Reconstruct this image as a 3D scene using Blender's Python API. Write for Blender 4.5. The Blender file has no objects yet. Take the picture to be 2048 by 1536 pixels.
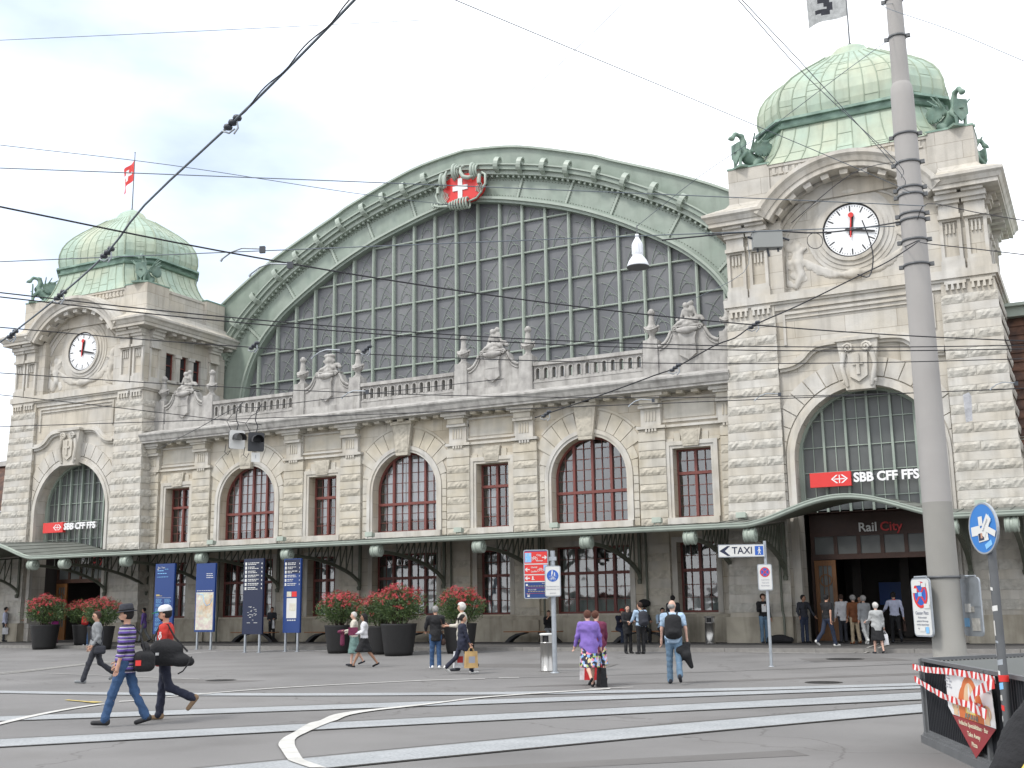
import bpy, math, random
import numpy as np
from mathutils import Vector, Matrix
R_ = math.radians
random.seed(7); np.random.seed(7)
scene = bpy.context.scene
COL = scene.collection

# ------------------------------------------------------------------ camera
yaw, pitch, roll = -0.47546, 0.194126, -0.013952
fv = Vector((math.sin(yaw)*math.cos(pitch), math.cos(yaw)*math.cos(pitch), math.sin(pitch)))
rv = Vector((math.cos(yaw), -math.sin(yaw), 0)); uv = rv.cross(fv)
r2 = rv*math.cos(roll)+uv*math.sin(roll); u2 = -rv*math.sin(roll)+uv*math.cos(roll)
cam_d = bpy.data.cameras.new('camera'); cam = bpy.data.objects.new('camera', cam_d); COL.objects.link(cam)
M = Matrix((r2, u2, -fv)).transposed().to_4x4(); M.translation = Vector((28.0202, -44.0982, 1.7))
cam.matrix_world = M
cam_d.sensor_width = 36; cam_d.lens = 39.909; cam_d.clip_start = .1; cam_d.clip_end = 3000
scene.camera = cam

# ------------------------------------------------------------------ world, sun, exposure
SUN_EL, SUN_AZ = R_(52), R_(205)       # azimuth from +y clockwise: behind the camera, a little left
w = bpy.data.worlds.new('World'); scene.world = w; w.use_nodes = True
nt = w.node_tree; N = nt.nodes; L = nt.links; N.clear()
def nn(t, **k):
    n = N.new(t)
    for a, b in k.items(): setattr(n, a, b)
    return n
out = nn('ShaderNodeOutputWorld'); bg = nn('ShaderNodeBackground'); bg.inputs[1].default_value = .1
sky = nn('ShaderNodeTexSky', sky_type='NISHITA', sun_disc=False, sun_elevation=SUN_EL, sun_rotation=SUN_AZ)
tc = nn('ShaderNodeTexCoord')
mp = nn('ShaderNodeMapping'); mp.inputs['Scale'].default_value = (1, 1, 2.2)
n1 = nn('ShaderNodeTexNoise'); n1.inputs['Scale'].default_value = 2.6; n1.inputs['Detail'].default_value = 6; n1.inputs['Roughness'].default_value = .5
L.new(tc.outputs['Generated'], mp.inputs[0]); L.new(mp.outputs[0], n1.inputs['Vector'])
dp = nn('ShaderNodeVectorMath', operation='DOT_PRODUCT'); dp.inputs[1].default_value = Vector((-.75, .598, .28)).normalized()
L.new(tc.outputs['Generated'], dp.inputs[0])
ad = nn('ShaderNodeMath', operation='MULTIPLY_ADD'); ad.inputs[1].default_value = 8; ad.inputs[2].default_value = -7.24
L.new(dp.outputs['Value'], ad.inputs[0])
ad2 = nn('ShaderNodeMath', operation='MULTIPLY_ADD'); ad2.inputs[1].default_value = 1.7
L.new(n1.outputs['Fac'], ad2.inputs[0]); L.new(ad.outputs[0], ad2.inputs[2])
cr = nn('ShaderNodeValToRGB')
el = cr.color_ramp.elements
el[0].position = .9; el[0].color = (1, 1, 1, 1); el[1].position = 1.75; el[1].color = (.30, .36, .47, 1)
mr = nn('ShaderNodeMapRange'); mr.inputs[1].default_value = .0; mr.inputs[2].default_value = 2.0
L.new(ad2.outputs[0], mr.inputs[0]); L.new(mr.outputs[0], cr.inputs[0])
el[0].position = .62; el[1].position = .96; e2 = el.new(.745); e2.color = (.68, .74, .83, 1)
sc = nn('ShaderNodeMix', data_type='RGBA', blend_type='MULTIPLY'); sc.inputs['Factor'].default_value = 1
sc.inputs[7].default_value = (10.2, 10.5, 11.0, 1)
L.new(cr.outputs[0], sc.inputs[6])
mx = nn('ShaderNodeMix', data_type='RGBA'); mx.inputs['Factor'].default_value = .93
L.new(sky.outputs[0], mx.inputs[6]); L.new(sc.outputs[2], mx.inputs[7])
L.new(mx.outputs[2], bg.inputs[0]); L.new(bg.outputs[0], out.inputs[0])
sd = bpy.data.lights.new('sun', 'SUN'); sd.energy = 1.25; sd.angle = R_(10); sd.color = (1, .96, .9)
so = bpy.data.objects.new('sun', sd); COL.objects.link(so)
sdir = Vector((math.sin(SUN_AZ)*math.cos(SUN_EL), math.cos(SUN_AZ)*math.cos(SUN_EL), math.sin(SUN_EL)))
so.rotation_euler = (-sdir).to_track_quat('-Z', 'Y').to_euler(); so.location = (0, -60, 60)
vs = scene.view_settings; vs.view_transform = 'Standard'; vs.look = 'None'; vs.exposure = .80; vs.gamma = 1
scene.render.engine = 'CYCLES'

# ------------------------------------------------------------------ materials
MATS = {}
def mat(name, col, rough=.7, var=.12, vscale=3., bump=0., bscale=30., metal=0., col2=None, f2=.5, s2=.6, streak=0., emit=0., spec=None, brick=None, stretch=(1, 1, 1), alpha_glass=0):
    if name in MATS: return MATS[name]
    m = bpy.data.materials.new(name); MATS[name] = m; m.use_nodes = True
    t = m.node_tree; nd = t.nodes; lk = t.links; b = nd['Principled BSDF']
    b.inputs['Roughness'].default_value = rough; b.inputs['Metallic'].default_value = metal
    if spec is not None: b.inputs['Specular IOR Level'].default_value = spec
    tc = nd.new('ShaderNodeTexCoord'); co = tc.outputs['Object']
    mpp = nd.new('ShaderNodeMapping'); mpp.inputs['Scale'].default_value = stretch; lk.new(co, mpp.inputs[0])
    def noise(s, det=4, src=None):
        n = nd.new('ShaderNodeTexNoise'); n.inputs['Scale'].default_value = s; n.inputs['Detail'].default_value = det
        lk.new(src or mpp.outputs[0], n.inputs['Vector']); return n.outputs['Fac']
    def ramp(f, a, c, lo=.3, hi=.7):
        r = nd.new('ShaderNodeMapRange'); r.inputs[1].default_value = lo; r.inputs[2].default_value = hi; r.inputs[3].default_value = a; r.inputs[4].default_value = c
        lk.new(f, r.inputs[0]); return r.outputs[0]
    def mix(f, A, B, mode='MIX'):
        x = nd.new('ShaderNodeMix'); x.data_type = 'RGBA'; x.blend_type = mode
        if isinstance(f, float): x.inputs[0].default_value = f
        else: lk.new(f, x.inputs[0])
        for i, v in ((6, A), (7, B)):
            if isinstance(v, tuple): x.inputs[i].default_value = v+(1,) if len(v) == 3 else v
            else: lk.new(v, x.inputs[i])
        return x.outputs[2]
    c = tuple(col)
    cur = c
    if col2 is not None: cur = mix(ramp(noise(s2, 5), 0, 1, f2-.12, f2+.12), c, tuple(col2))
    if brick:
        bt = nd.new('ShaderNodeTexBrick'); sx = nd.new('ShaderNodeSeparateXYZ'); cx = nd.new('ShaderNodeCombineXYZ')
        lk.new(co, sx.inputs[0])
        am = nd.new('ShaderNodeMath'); am.operation = 'ADD'; lk.new(sx.outputs[0], am.inputs[0]); lk.new(sx.outputs[1], am.inputs[1])
        lk.new(am.outputs[0], cx.inputs[0]); lk.new(sx.outputs[2], cx.inputs[1]); lk.new(cx.outputs[0], bt.inputs['Vector'])
        bt.inputs['Scale'].default_value = 1; bt.inputs['Brick Width'].default_value = brick[0]; bt.inputs['Row Height'].default_value = brick[1]
        bt.inputs['Mortar Size'].default_value = brick[2]; bt.inputs['Mortar Smooth'].default_value = .3; bt.inputs['Bias'].default_value = 0
        bt.inputs['Color1'].default_value = (1, 1, 1, 1); bt.inputs['Color2'].default_value = (.90, .875, .84, 1); bt.inputs['Mortar'].default_value = (.6, .57, .53, 1)
        if brick[2] == 0: bt.offset = 0; bt.inputs['Color2'].default_value = (.80, .81, .84, 1)
        cur = mix(1.0, cur, bt.outputs['Color'], 'MULTIPLY')
    if var: cur = mix(ramp(noise(vscale, 6), 0, 1), cur, tuple(max(0, v*(1-var)-.0) for v in (1, 1, 1)), 'MULTIPLY') if var else cur
    if streak:
        mp2 = nd.new('ShaderNodeMapping'); mp2.inputs['Scale'].default_value = (2.2, 2.2, .25); lk.new(co, mp2.inputs[0])
        cur = mix(ramp(noise(1.6, 7, mp2.outputs[0]), 0, streak, .48, .72), cur, (.42, .41, .39), 'MULTIPLY')
    if name in ('asphalt', 'asphalt_dark', 'asphalt_patch'):
        v_ = nd.new('ShaderNodeTexVoronoi'); v_.inputs['Scale'].default_value = 1.7; lk.new(co, v_.inputs['Vector'])
        cur = mix(ramp(v_.outputs['Distance'], 1, 0, .015, .035), cur, (.55, .55, .55), 'MULTIPLY')
        v2 = nd.new('ShaderNodeTexVoronoi'); v2.feature = 'DISTANCE_TO_EDGE'; v2.inputs['Scale'].default_value = .13
        wv = nd.new('ShaderNodeMix'); wv.data_type = 'VECTOR'; wv.inputs[0].default_value = .12; nz = nd.new('ShaderNodeTexNoise'); nz.inputs['Scale'].default_value = .9; nz.inputs['Detail'].default_value = 6
        lk.new(co, nz.inputs['Vector']); lk.new(co, wv.inputs[4]); sc2 = nd.new('ShaderNodeVectorMath'); sc2.operation = 'SCALE'; sc2.inputs['Scale'].default_value = 12; lk.new(nz.outputs['Color'], sc2.inputs[0]); lk.new(sc2.outputs[0], wv.inputs[5]); lk.new(wv.outputs[1], v2.inputs['Vector'])
        cur = mix(ramp(v2.outputs['Distance'], 1, 0, .0012, .0035), cur, (.72, .71, .70), 'MULTIPLY')
        cur = mix(ramp(noise(220, 2), 0, .55, .45, .75), cur, (.72, .72, .72), 'MULTIPLY')
        cur = mix(ramp(noise(.55, 8), 0, .7, .52, .70), cur, (.80, .79, .78), 'MULTIPLY')
    if isinstance(cur, tuple): b.inputs['Base Color'].default_value = cur+(1,)
    else: lk.new(cur, b.inputs['Base Color'])
    if bump:
        bp = nd.new('ShaderNodeBump'); bp.inputs['Strength'].default_value = min(1, bump); bp.inputs['Distance'].default_value = .03*max(1, bump)
        lk.new(noise(bscale, 6), bp.inputs['Height']); lk.new(bp.outputs[0], b.inputs['Normal'])
    if emit:
        b.inputs['Emission Color'].default_value = c+(1,); b.inputs['Emission Strength'].default_value = emit
    return m
# stone
mat('stone_tower', (.56, .52, .445), .85, .2, 1.3, .35, 18, col2=(.54, .52, .48), s2=.5, streak=.35, brick=(1.9, .675, .012))
mat('stone_plain', (.54, .50, .43), .85, .2, 1.6, .3, 22, col2=(.56, .54, .50), s2=.7, streak=.4)
mat('stone_rock', (.50, .47, .41), .95, .3, 5, .8, 14, col2=(.55, .53, .48), s2=1.2, streak=.2)
mat('stone_warm', (.52, .46, .36), .85, .16, 1.5, .3, 20, col2=(.55, .515, .45), s2=.8, streak=.35, brick=(1.5, .62, .012))
mat('stone_warm_plain', (.52, .47, .375), .85, .2, 2, .35, 30, col2=(.54, .51, .45), s2=.8, streak=.3)
mat('stone_rock_warm', (.50, .46, .385), .95, .3, 5, .8, 14, col2=(.54, .50, .42), s2=1.1, streak=.2)
mat('stone_grey', (.46, .445, .42), .9, .3, 3, .4, 25, col2=(.36, .345, .33), s2=1.8, f2=.6, streak=.6)
mat('stone_plinth', (.46, .42, .34), .9, .2, 2, .4, 40, col2=(.38, .34, .27), s2=.5, streak=.5)
mat('joint', (.10, .09, .08), .95, 0)
# metal / paint
mat('green_paint', (.27, .325, .275), .5, .18, 1.5, .08, 40, col2=(.31, .36, .31), s2=.8, streak=.2)
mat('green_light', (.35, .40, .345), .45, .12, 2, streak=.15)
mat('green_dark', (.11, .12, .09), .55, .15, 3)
mat('lead_roof', (.15, .16, .14), .6, .25, 2, .1, 20, col2=(.16, .17, .15), s2=.6)
mat('copper', (.34, .445, .36), .55, .14, 1.8, .15, 12, col2=(.42, .455, .335), s2=.4, f2=.55, streak=.3)
mat('copper_rim', (.25, .37, .30), .55, .3, 3, col2=(.15, .24, .19), s2=2)
mat('copper_seam', (.29, .35, .26), .6, .2, 3)
mat('bronze', (.14, .22, .18), .6, .4, 6, .3, 20, col2=(.24, .34, .27), s2=3)
mat('red_frame', (.17, .045, .035), .5, .15, 4)
mat('frame_thin', (.15, .055, .045), .6, 0)
mat('curtain', (.74, .75, .76), .9, .25, 8, stretch=(4, 1, .15))
mat('curtain_blue', (.34, .39, .39), .9, .4, 9, stretch=(5, 1, .1))
mat('frosted', (.36, .41, .38), .6, .2, 2)
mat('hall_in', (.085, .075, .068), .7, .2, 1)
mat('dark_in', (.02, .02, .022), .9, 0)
mat('wood_orange', (.20, .085, .025), .5, .3, 5, stretch=(6, 6, .6))
mat('wood_dark', (.05, .022, .014), .5, .3, 5)
mat('wood_seat', (.30, .13, .05), .5, .3, 6)
mat('asphalt', (.172, .167, .163), .92, .16, .35, .35, 90, col2=(.198, .192, .187), s2=.25, f2=.5)
mat('asphalt_dark', (.115, .11, .106), .9, .2, .6, .3, 90)
mat('band_concrete', (.33, .345, .355), .9, .35, 26, .3, 80, col2=(.38, .395, .405), s2=1.5)
mat('paint_white', (.56, .55, .52), .8, .22, 6, col2=(.50, .49, .46), s2=2)
mat('paint_worn', (.42, .41, .38), .85, .4, 9)
mat('paint_yellow', (.55, .42, .12), .8, .4, 8)
mat('rail_steel', (.05, .048, .046), .45, .2, 4, metal=.3)
mat('rail_head', (.30, .29, .28), .3, .2, 4, metal=.8)
mat('kerb_stone', (.23, .22, .205), .85, .25, 5)
mat('concrete_pole', (.345, .33, .315), .7, .1, 1.5, .1, 60, streak=.12)
mat('pole_low', (.27, .262, .24), .8, .1, 2, .15, 60)
mat('galv', (.38, .41, .44), .45, .2, 6, metal=.5)
mat('galv_dark', (.12, .125, .13), .5, .2, 6, metal=.3)
mat('steel', (.42, .41, .39), .28, .12, 3, metal=.9, stretch=(8, 8, .4))
mat('black_wire', (.018, .018, .022), .6, 0)
mat('wire_grey', (.10, .12, .14), .5, 0)
mat('insulator', (.04, .045, .055), .4, 0)
mat('white', (.74, .74, .74), .5, .04, 2)
mat('offwhite', (.62, .62, .60), .6, .08, 3)
mat('black', (.012, .012, .014), .6, 0)
mat('clock_white', (.78, .79, .80), .35, 0)
mat('red_sign', (.62, .03, .025), .4, .05, 2)
mat('red_dim', (.45, .03, .03), .5, 0)
mat('blue_sign', (.02, .10, .42), .4, .05, 2)
mat('blue_mid', (.02, .17, .50), .4, .05, 2)
mat('blue_board', (.010, .040, .17), .35, .08, 1)
mat('navy_board', (.008, .014, .045), .35, .1, 1)
mat('sky_blue', (.2, .45, .72), .5, 0)
mat('map_tan', (.60, .43, .28), .6, .35, 5, col2=(.62, .60, .50), s2=4)
mat('map_pale', (.62, .64, .52), .6, .2, 8, col2=(.55, .45, .42), s2=6)
mat('grey_text', (.25, .26, .30), .7, 0)
mat('orange', (.62, .16, .04), .6, .1, 4)
mat('orange_pale', (.72, .50, .30), .6, .2, 6)
mat('maroon', (.28, .03, .035), .6, .05, 3)
mat('cream', (.70, .62, .45), .7, .05, 3)
mat('yellow_sign', (.72, .55, .12), .6, .05, 3)
mat('pot', (.012, .0115, .012), .6, .2, 6)
mat('leaf', (.045, .085, .025), .55, .3, 9, col2=(.07, .12, .035), s2=7)
mat('leaf_light', (.12, .18, .05), .5, .2, 9)
mat('flower', (.40, .02, .03), .6, .25, 12, col2=(.52, .05, .07), s2=9)
mat('tile_roof', (.17, .085, .055), .9, .5, 3, .6, 14, col2=(.09, .055, .045), s2=2.2)
mat('box_grey', (.26, .27, .26), .5, .06, 2)
mat('fence_dark', (.025, .027, .032), .5, .1, 3)
mat('fence_grey', (.14, .145, .15), .6, .2, 5, metal=.2)
mat('lamp_white', (.70, .72, .76), .35, .03, 2)
mat('magenta', (.35, .03, .22), .5, .05)
mat('lamp_glass', (.50, .50, .46), .3, 0)
# skins and cloth
for n, cc in dict(skin=(.46, .26, .18), skin_tan=(.30, .16, .10), skin_pale=(.55, .34, .26)).items(): mat(n, cc, .6, .08, 10)
CL = dict(purple_stripe=(.13, .08, .30), cloth_red=(.55, .035, .025), cloth_navy=(.012, .015, .035), cloth_black=(.010, .010, .012), cloth_dark=(.028, .03, .04),
          jeans=(.035, .085, .19), jeans_light=(.12, .20, .29), jeans_dark=(.02, .03, .06), cloth_grey=(.26, .27, .28), cloth_grey_light=(.42, .43, .43), cloth_purple=(.22, .14, .47), cloth_maroon=(.15, .02, .06),
          cloth_white=(.66, .66, .68), cloth_cream=(.58, .54, .46), cloth_sky=(.40, .54, .70), cloth_brown=(.19, .065, .022), cloth_khaki=(.46, .37, .25), cloth_shirt=(.52, .55, .70), cloth_blue=(.02, .07, .30),
          hair_black=(.010, .008, .008), hair_brown=(.045, .022, .014), hair_grey=(.30, .29, .28), hair_white=(.62, .60, .57), hair_red=(.10, .035, .02), cloth_teal=(.16, .26, .24),
          leather=(.045, .022, .015), paper_tan=(.50, .33, .14), bag_red=(.50, .02, .025), shoe_tan=(.26, .17, .10), cap_green=(.02, .26, .14))
for n, cc in CL.items(): mat(n, cc, .85, .34, 5, .5 if n[0] in 'cj' else .5, 22 if n[0] in 'cj' else 60)
def stripe_mat(name, cols, period, zoff=0.):
    m = bpy.data.materials.new(name); MATS[name] = m; m.use_nodes = True
    nd = m.node_tree.nodes; lk = m.node_tree.links; b = nd['Principled BSDF']; b.inputs['Roughness'].default_value = .85
    tc = nd.new('ShaderNodeTexCoord'); sx = nd.new('ShaderNodeSeparateXYZ'); lk.new(tc.outputs['Object'], sx.inputs[0])
    md = nd.new('ShaderNodeMath'); md.operation = 'MULTIPLY_ADD'; md.inputs[1].default_value = 1/period; md.inputs[2].default_value = zoff; lk.new(sx.outputs[2], md.inputs[0])
    fr = nd.new('ShaderNodeMath'); fr.operation = 'FRACT'; lk.new(md.outputs[0], fr.inputs[0])
    r = nd.new('ShaderNodeValToRGB'); r.color_ramp.interpolation = 'CONSTANT'; lk.new(fr.outputs[0], r.inputs[0])
    e = r.color_ramp.elements
    e[0].position = 0; e[0].color = cols[0][1]+(1,); e[1].position = cols[1][0]; e[1].color = cols[1][1]+(1,)
    for p, c_ in cols[2:]: q = e.new(p); q.color = c_+(1,)
    lk.new(r.outputs[0], b.inputs['Base Color'])
stripe_mat('striped_wool', [(0, (.02, .018, .04)), (.28, (.12, .07, .30)), (.5, (.32, .32, .38)), (.62, (.02, .018, .04)), (.72, (.16, .10, .36)), (.9, (.40, .38, .40))], .135)
def floral(name):
    m = bpy.data.materials.new(name); MATS[name] = m; m.use_nodes = True
    nd = m.node_tree.nodes; lk = m.node_tree.links; b = nd['Principled BSDF']; b.inputs['Roughness'].default_value = .85
    tc = nd.new('ShaderNodeTexCoord'); v = nd.new('ShaderNodeTexVoronoi'); v.inputs['Scale'].default_value = 20; lk.new(tc.outputs['Object'], v.inputs['Vector'])
    sp = nd.new('ShaderNodeSeparateColor'); lk.new(v.outputs['Color'], sp.inputs[0])
    r = nd.new('ShaderNodeValToRGB'); r.color_ramp.interpolation = 'CONSTANT'; lk.new(sp.outputs[0], r.inputs[0])
    e = r.color_ramp.elements; e[0].color = (.02, .02, .04, 1); e[1].position = .3; e[1].color = (.6, .2, .3, 1)
    for p, c_ in ((.45, (.2, .35, .62)), (.58, (.62, .5, .3)), (.7, (.04, .04, .06)), (.82, (.5, .5, .6)), (.92, (.35, .45, .15))):
        q = e.new(p); q.color = c_+(1,)
    lk.new(r.outputs[0], b.inputs['Base Color'])
floral('floral_cloth')
def glass(name, tint, trans, rough=.05, refl=.8):
    m = bpy.data.materials.new(name); MATS[name] = m; m.use_nodes = True
    nd = m.node_tree.nodes; lk = m.node_tree.links; nd.clear()
    o = nd.new('ShaderNodeOutputMaterial'); t = nd.new('ShaderNodeBsdfTransparent'); g = nd.new('ShaderNodeBsdfGlossy'); mx_ = nd.new('ShaderNodeMixShader')
    t.inputs[0].default_value = tint+(1,); g.inputs['Roughness'].default_value = rough; g.inputs[0].default_value = (refl, refl, refl, 1)
    fr = nd.new('ShaderNodeFresnel'); fr.inputs[0].default_value = 1.5
    ma = nd.new('ShaderNodeMath'); ma.operation = 'MULTIPLY_ADD'; ma.inputs[1].default_value = 1.3; ma.inputs[2].default_value = trans
    lk.new(fr.outputs[0], ma.inputs[0]); lk.new(ma.outputs[0], mx_.inputs[0]); lk.new(t.outputs[0], mx_.inputs[1]); lk.new(g.outputs[0], mx_.inputs[2]); lk.new(mx_.outputs[0], o.inputs[0])
    tcn = nd.new('ShaderNodeTexCoord'); no = nd.new('ShaderNodeTexNoise'); no.inputs['Scale'].default_value = .9; bp = nd.new('ShaderNodeBump'); bp.inputs['Strength'].default_value = .12
    bp.inputs['Distance'].default_value = .3
    lk.new(tcn.outputs['Object'], no.inputs['Vector']); lk.new(no.outputs['Fac'], bp.inputs['Height']); lk.new(bp.outputs[0], g.inputs['Normal'])
glass('window_glass', (.90, .92, .93), .15)
mat('hall_glass', (.165, .168, .178), .4, .22, 1.2, .06, 3, col2=(.20, .203, .21), s2=.5, stretch=(1, 1, .25), spec=.35, brick=(1.2996, 1.69, 0))
mat('tower_glass', (.11, .118, .115), .3, .2, 1.5, .06, 3, spec=.4)

# ------------------------------------------------------------------ mesh helpers
K, Z0 = 1.2, -.34
def bt(p): return (p[0]*K, p[1]*K, p[2]*K+Z0)
class MB:
    def __init__(s, scale=False): s.v = []; s.f = []; s.m = []; s.sm = []; s.scale = scale
    def add(s, v, f, m=0, sm=False):
        o = len(s.v); s.v += [tuple(map(float, p)) for p in v]
        for q in f: s.f.append([i+o for i in q]); s.m.append(m); s.sm.append(sm)
    def box(s, x0, x1, y0, y1, z0, z1, m=0):
        s.add([(x0, y0, z0), (x1, y0, z0), (x1, y1, z0), (x0, y1, z0), (x0, y0, z1), (x1, y0, z1), (x1, y1, z1), (x0, y1, z1)],
              [(0, 3, 2, 1), (4, 5, 6, 7), (0, 1, 5, 4), (1, 2, 6, 5), (2, 3, 7, 6), (3, 0, 4, 7)], m)
    def hexa(s, P, m=0): s.add(P, [(0, 3, 2, 1), (4, 5, 6, 7), (0, 1, 5, 4), (1, 2, 6, 5), (2, 3, 7, 6), (3, 0, 4, 7)], m)
    def quad(s, a, b, c, d, m=0): s.add([a, b, c, d], [(0, 1, 2, 3)], m)
    def prism(s, P, y0, y1, m=0, ax=1):
        # polygon P of (a,b) in the plane across axis ax, extruded y0..y1
        n = len(P)
        def q(a, b, y): return (a, y, b) if ax == 1 else ((y, a, b) if ax == 0 else (a, b, y))
        v = [q(a, b, y0) for a, b in P]+[q(a, b, y1) for a, b in P]
        s.add(v, [list(range(n)), list(range(2*n-1, n-1, -1))]+[(i, (i+1) % n, n+(i+1) % n, n+i) for i in range(n)], m)
    def tube(s, pts, r, n=6, m=0, cap=True, sm=True):
        P = [Vector(p) for p in pts]; rr = r if hasattr(r, '__len__') else [r]*len(P)
        prev = None; V = []; F = []
        for i, p in enumerate(P):
            d = (P[min(i+1, len(P)-1)]-P[max(i-1, 0)])
            if d.length < 1e-9: d = Vector((0, 0, 1))
            d.normalize()
            if prev is None: a = d.orthogonal().normalized()
            else:
                a = prev-d*prev.dot(d)
                a = a.normalized() if a.length > 1e-6 else d.orthogonal().normalized()
            prev = a; b = d.cross(a)
            for k in range(n):
                t = 2*math.pi*k/n; V.append(p+(a*math.cos(t)+b*math.sin(t))*rr[i])
        for i in range(len(P)-1):
            for k in range(n): F.append((i*n+k, i*n+(k+1) % n, (i+1)*n+(k+1) % n, (i+1)*n+k))
        s.add(V, F, m, sm)
        if cap:
            s.add(V[:n], [list(range(n-1, -1, -1))], m); s.add(V[-n:], [list(range(n))], m)
    def lathe(s, prof, c=(0, 0, 0), n=20, m=0, sm=True, sx=1, sy=1, rot=0):
        V = []; F = []
        for r, z in prof:
            for k in range(n):
                t = 2*math.pi*k/n+rot; V.append((c[0]+r*math.cos(t)*sx, c[1]+r*math.sin(t)*sy, c[2]+z))
        for i in range(len(prof)-1):
            for k in range(n): F.append((i*n+k, i*n+(k+1) % n, (i+1)*n+(k+1) % n, (i+1)*n+k))
        s.add(V, F, m, sm)
        if prof[0][0] > 1e-4: s.add(V[:n], [list(range(n-1, -1, -1))], m)
        if prof[-1][0] > 1e-4: s.add(V[-n:], [list(range(n))], m)
    def disc(s, c, r, y, n=32, m=0, r0=0, a0=0, a1=2*math.pi, th=0):
        # disc or ring in the xz plane facing -y
        full = abs(a1-a0-2*math.pi) < 1e-6
        A = [a0+(a1-a0)*i/n for i in range(n+1)]
        for i in range(n):
            p = [(c[0]+q*math.cos(t), y, c[1]+q*math.sin(t)) for q, t in ((r0, A[i]), (r, A[i]), (r, A[i+1]), (r0, A[i+1]))]
            if r0 < 1e-6: s.add(p[:3], [(0, 1, 2)], m)
            else: s.add(p, [(0, 1, 2, 3)], m)
            if th: s.add([p[1], p[2], (p[2][0], y+th, p[2][2]), (p[1][0], y+th, p[1][2])], [(0, 1, 2, 3)], m)
            if th and r0 > 1e-6: s.add([p[0], p[3], (p[3][0], y+th, p[3][2]), (p[0][0], y+th, p[0][2])], [(3, 2, 1, 0)], m)
    def build(s, name, mats, parent=None, loc=None, kind=None):
        me = bpy.data.meshes.new(name)
        V = np.array(s.v, dtype=float).reshape(-1, 3)
        if s.scale: V = V*K; V[:, 2] += Z0
        off = WL.get(parent.name, (0, 0, 0)) if (parent is not None and s.absolute) else (0, 0, 0)
        V = V-np.array(off)
        me.from_pydata(V.tolist(), [], s.f)
        for q in (mats if isinstance(mats, (list, tuple)) else [mats]): me.materials.append(MATS[q] if isinstance(q, str) else q)
        me.polygons.foreach_set('material_index', s.m); me.polygons.foreach_set('use_smooth', s.sm)
        me.update()
        o = bpy.data.objects.new(name, me); COL.objects.link(o)
        if parent is not None: o.parent = parent; WL[o.name] = off
        if loc is not None: o.location = loc
        if kind: o['kind'] = kind
        return o
    absolute = False
WL = {}
class BB(MB):           # building metres (plan units) baked to world metres
    absolute = True
    def __init__(s): MB.__init__(s, True)
class AB(MB):           # world coordinates, root location subtracted
    absolute = True
    def __init__(s): MB.__init__(s, False)
def thing(name, label, cat, loc=(0, 0, 0), rz=0, group=None):
    o = bpy.data.objects.new(name, None); COL.objects.link(o); o.location = loc; o.rotation_euler = (0, 0, rz); o.empty_display_size = .2
    o['label'] = label; o['category'] = cat
    if group: o['group'] = group
    WL[o.name] = tuple(loc); return o
def tag(o, label, cat, group=None):
    o['label'] = label; o['category'] = cat
    if group: o['group'] = group
    return o
def copy_tree(o, parent=None):
    c_ = o.copy(); COL.objects.link(c_)
    if parent is not None: c_.parent = parent
    for ch in list(o.children): copy_tree(ch, c_)
    return c_
def relabel(o, label, group=None):
    o['label'] = label
    if group: o['group'] = group
def text_mesh(s, size, m, align='CENTER', extrude=.004, bold=.0, sx=1., spacing=1.):
    cu = bpy.data.curves.new('lettering', 'FONT'); cu.body = s; cu.size = size; cu.align_x = align; cu.align_y = 'CENTER'
    cu.extrude = extrude; cu.offset = bold; cu.resolution_u = 3; cu.space_character = spacing
    o = bpy.data.objects.new('tmp', cu); COL.objects.link(o); bpy.context.view_layer.update()
    dg = bpy.context.evaluated_depsgraph_get(); me = bpy.data.meshes.new_from_object(o.evaluated_get(dg))
    bpy.data.objects.remove(o)
    # stand it up: x right, z up, facing -y
    me.transform(Matrix(((sx, 0, 0, 0), (0, 0, -1, 0), (0, 1, 0, 0), (0, 0, 0, 1))))
    me.materials.clear(); me.materials.append(MATS[m]); return me
def text(s, size, m, parent, loc, name='lettering', rot=(0, 0, 0), **k):
    me = text_mesh(s, size, m, **k); o = bpy.data.objects.new(name, me); COL.objects.link(o)
    o.parent = parent; o.location = loc; o.rotation_euler = rot; return o

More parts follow.
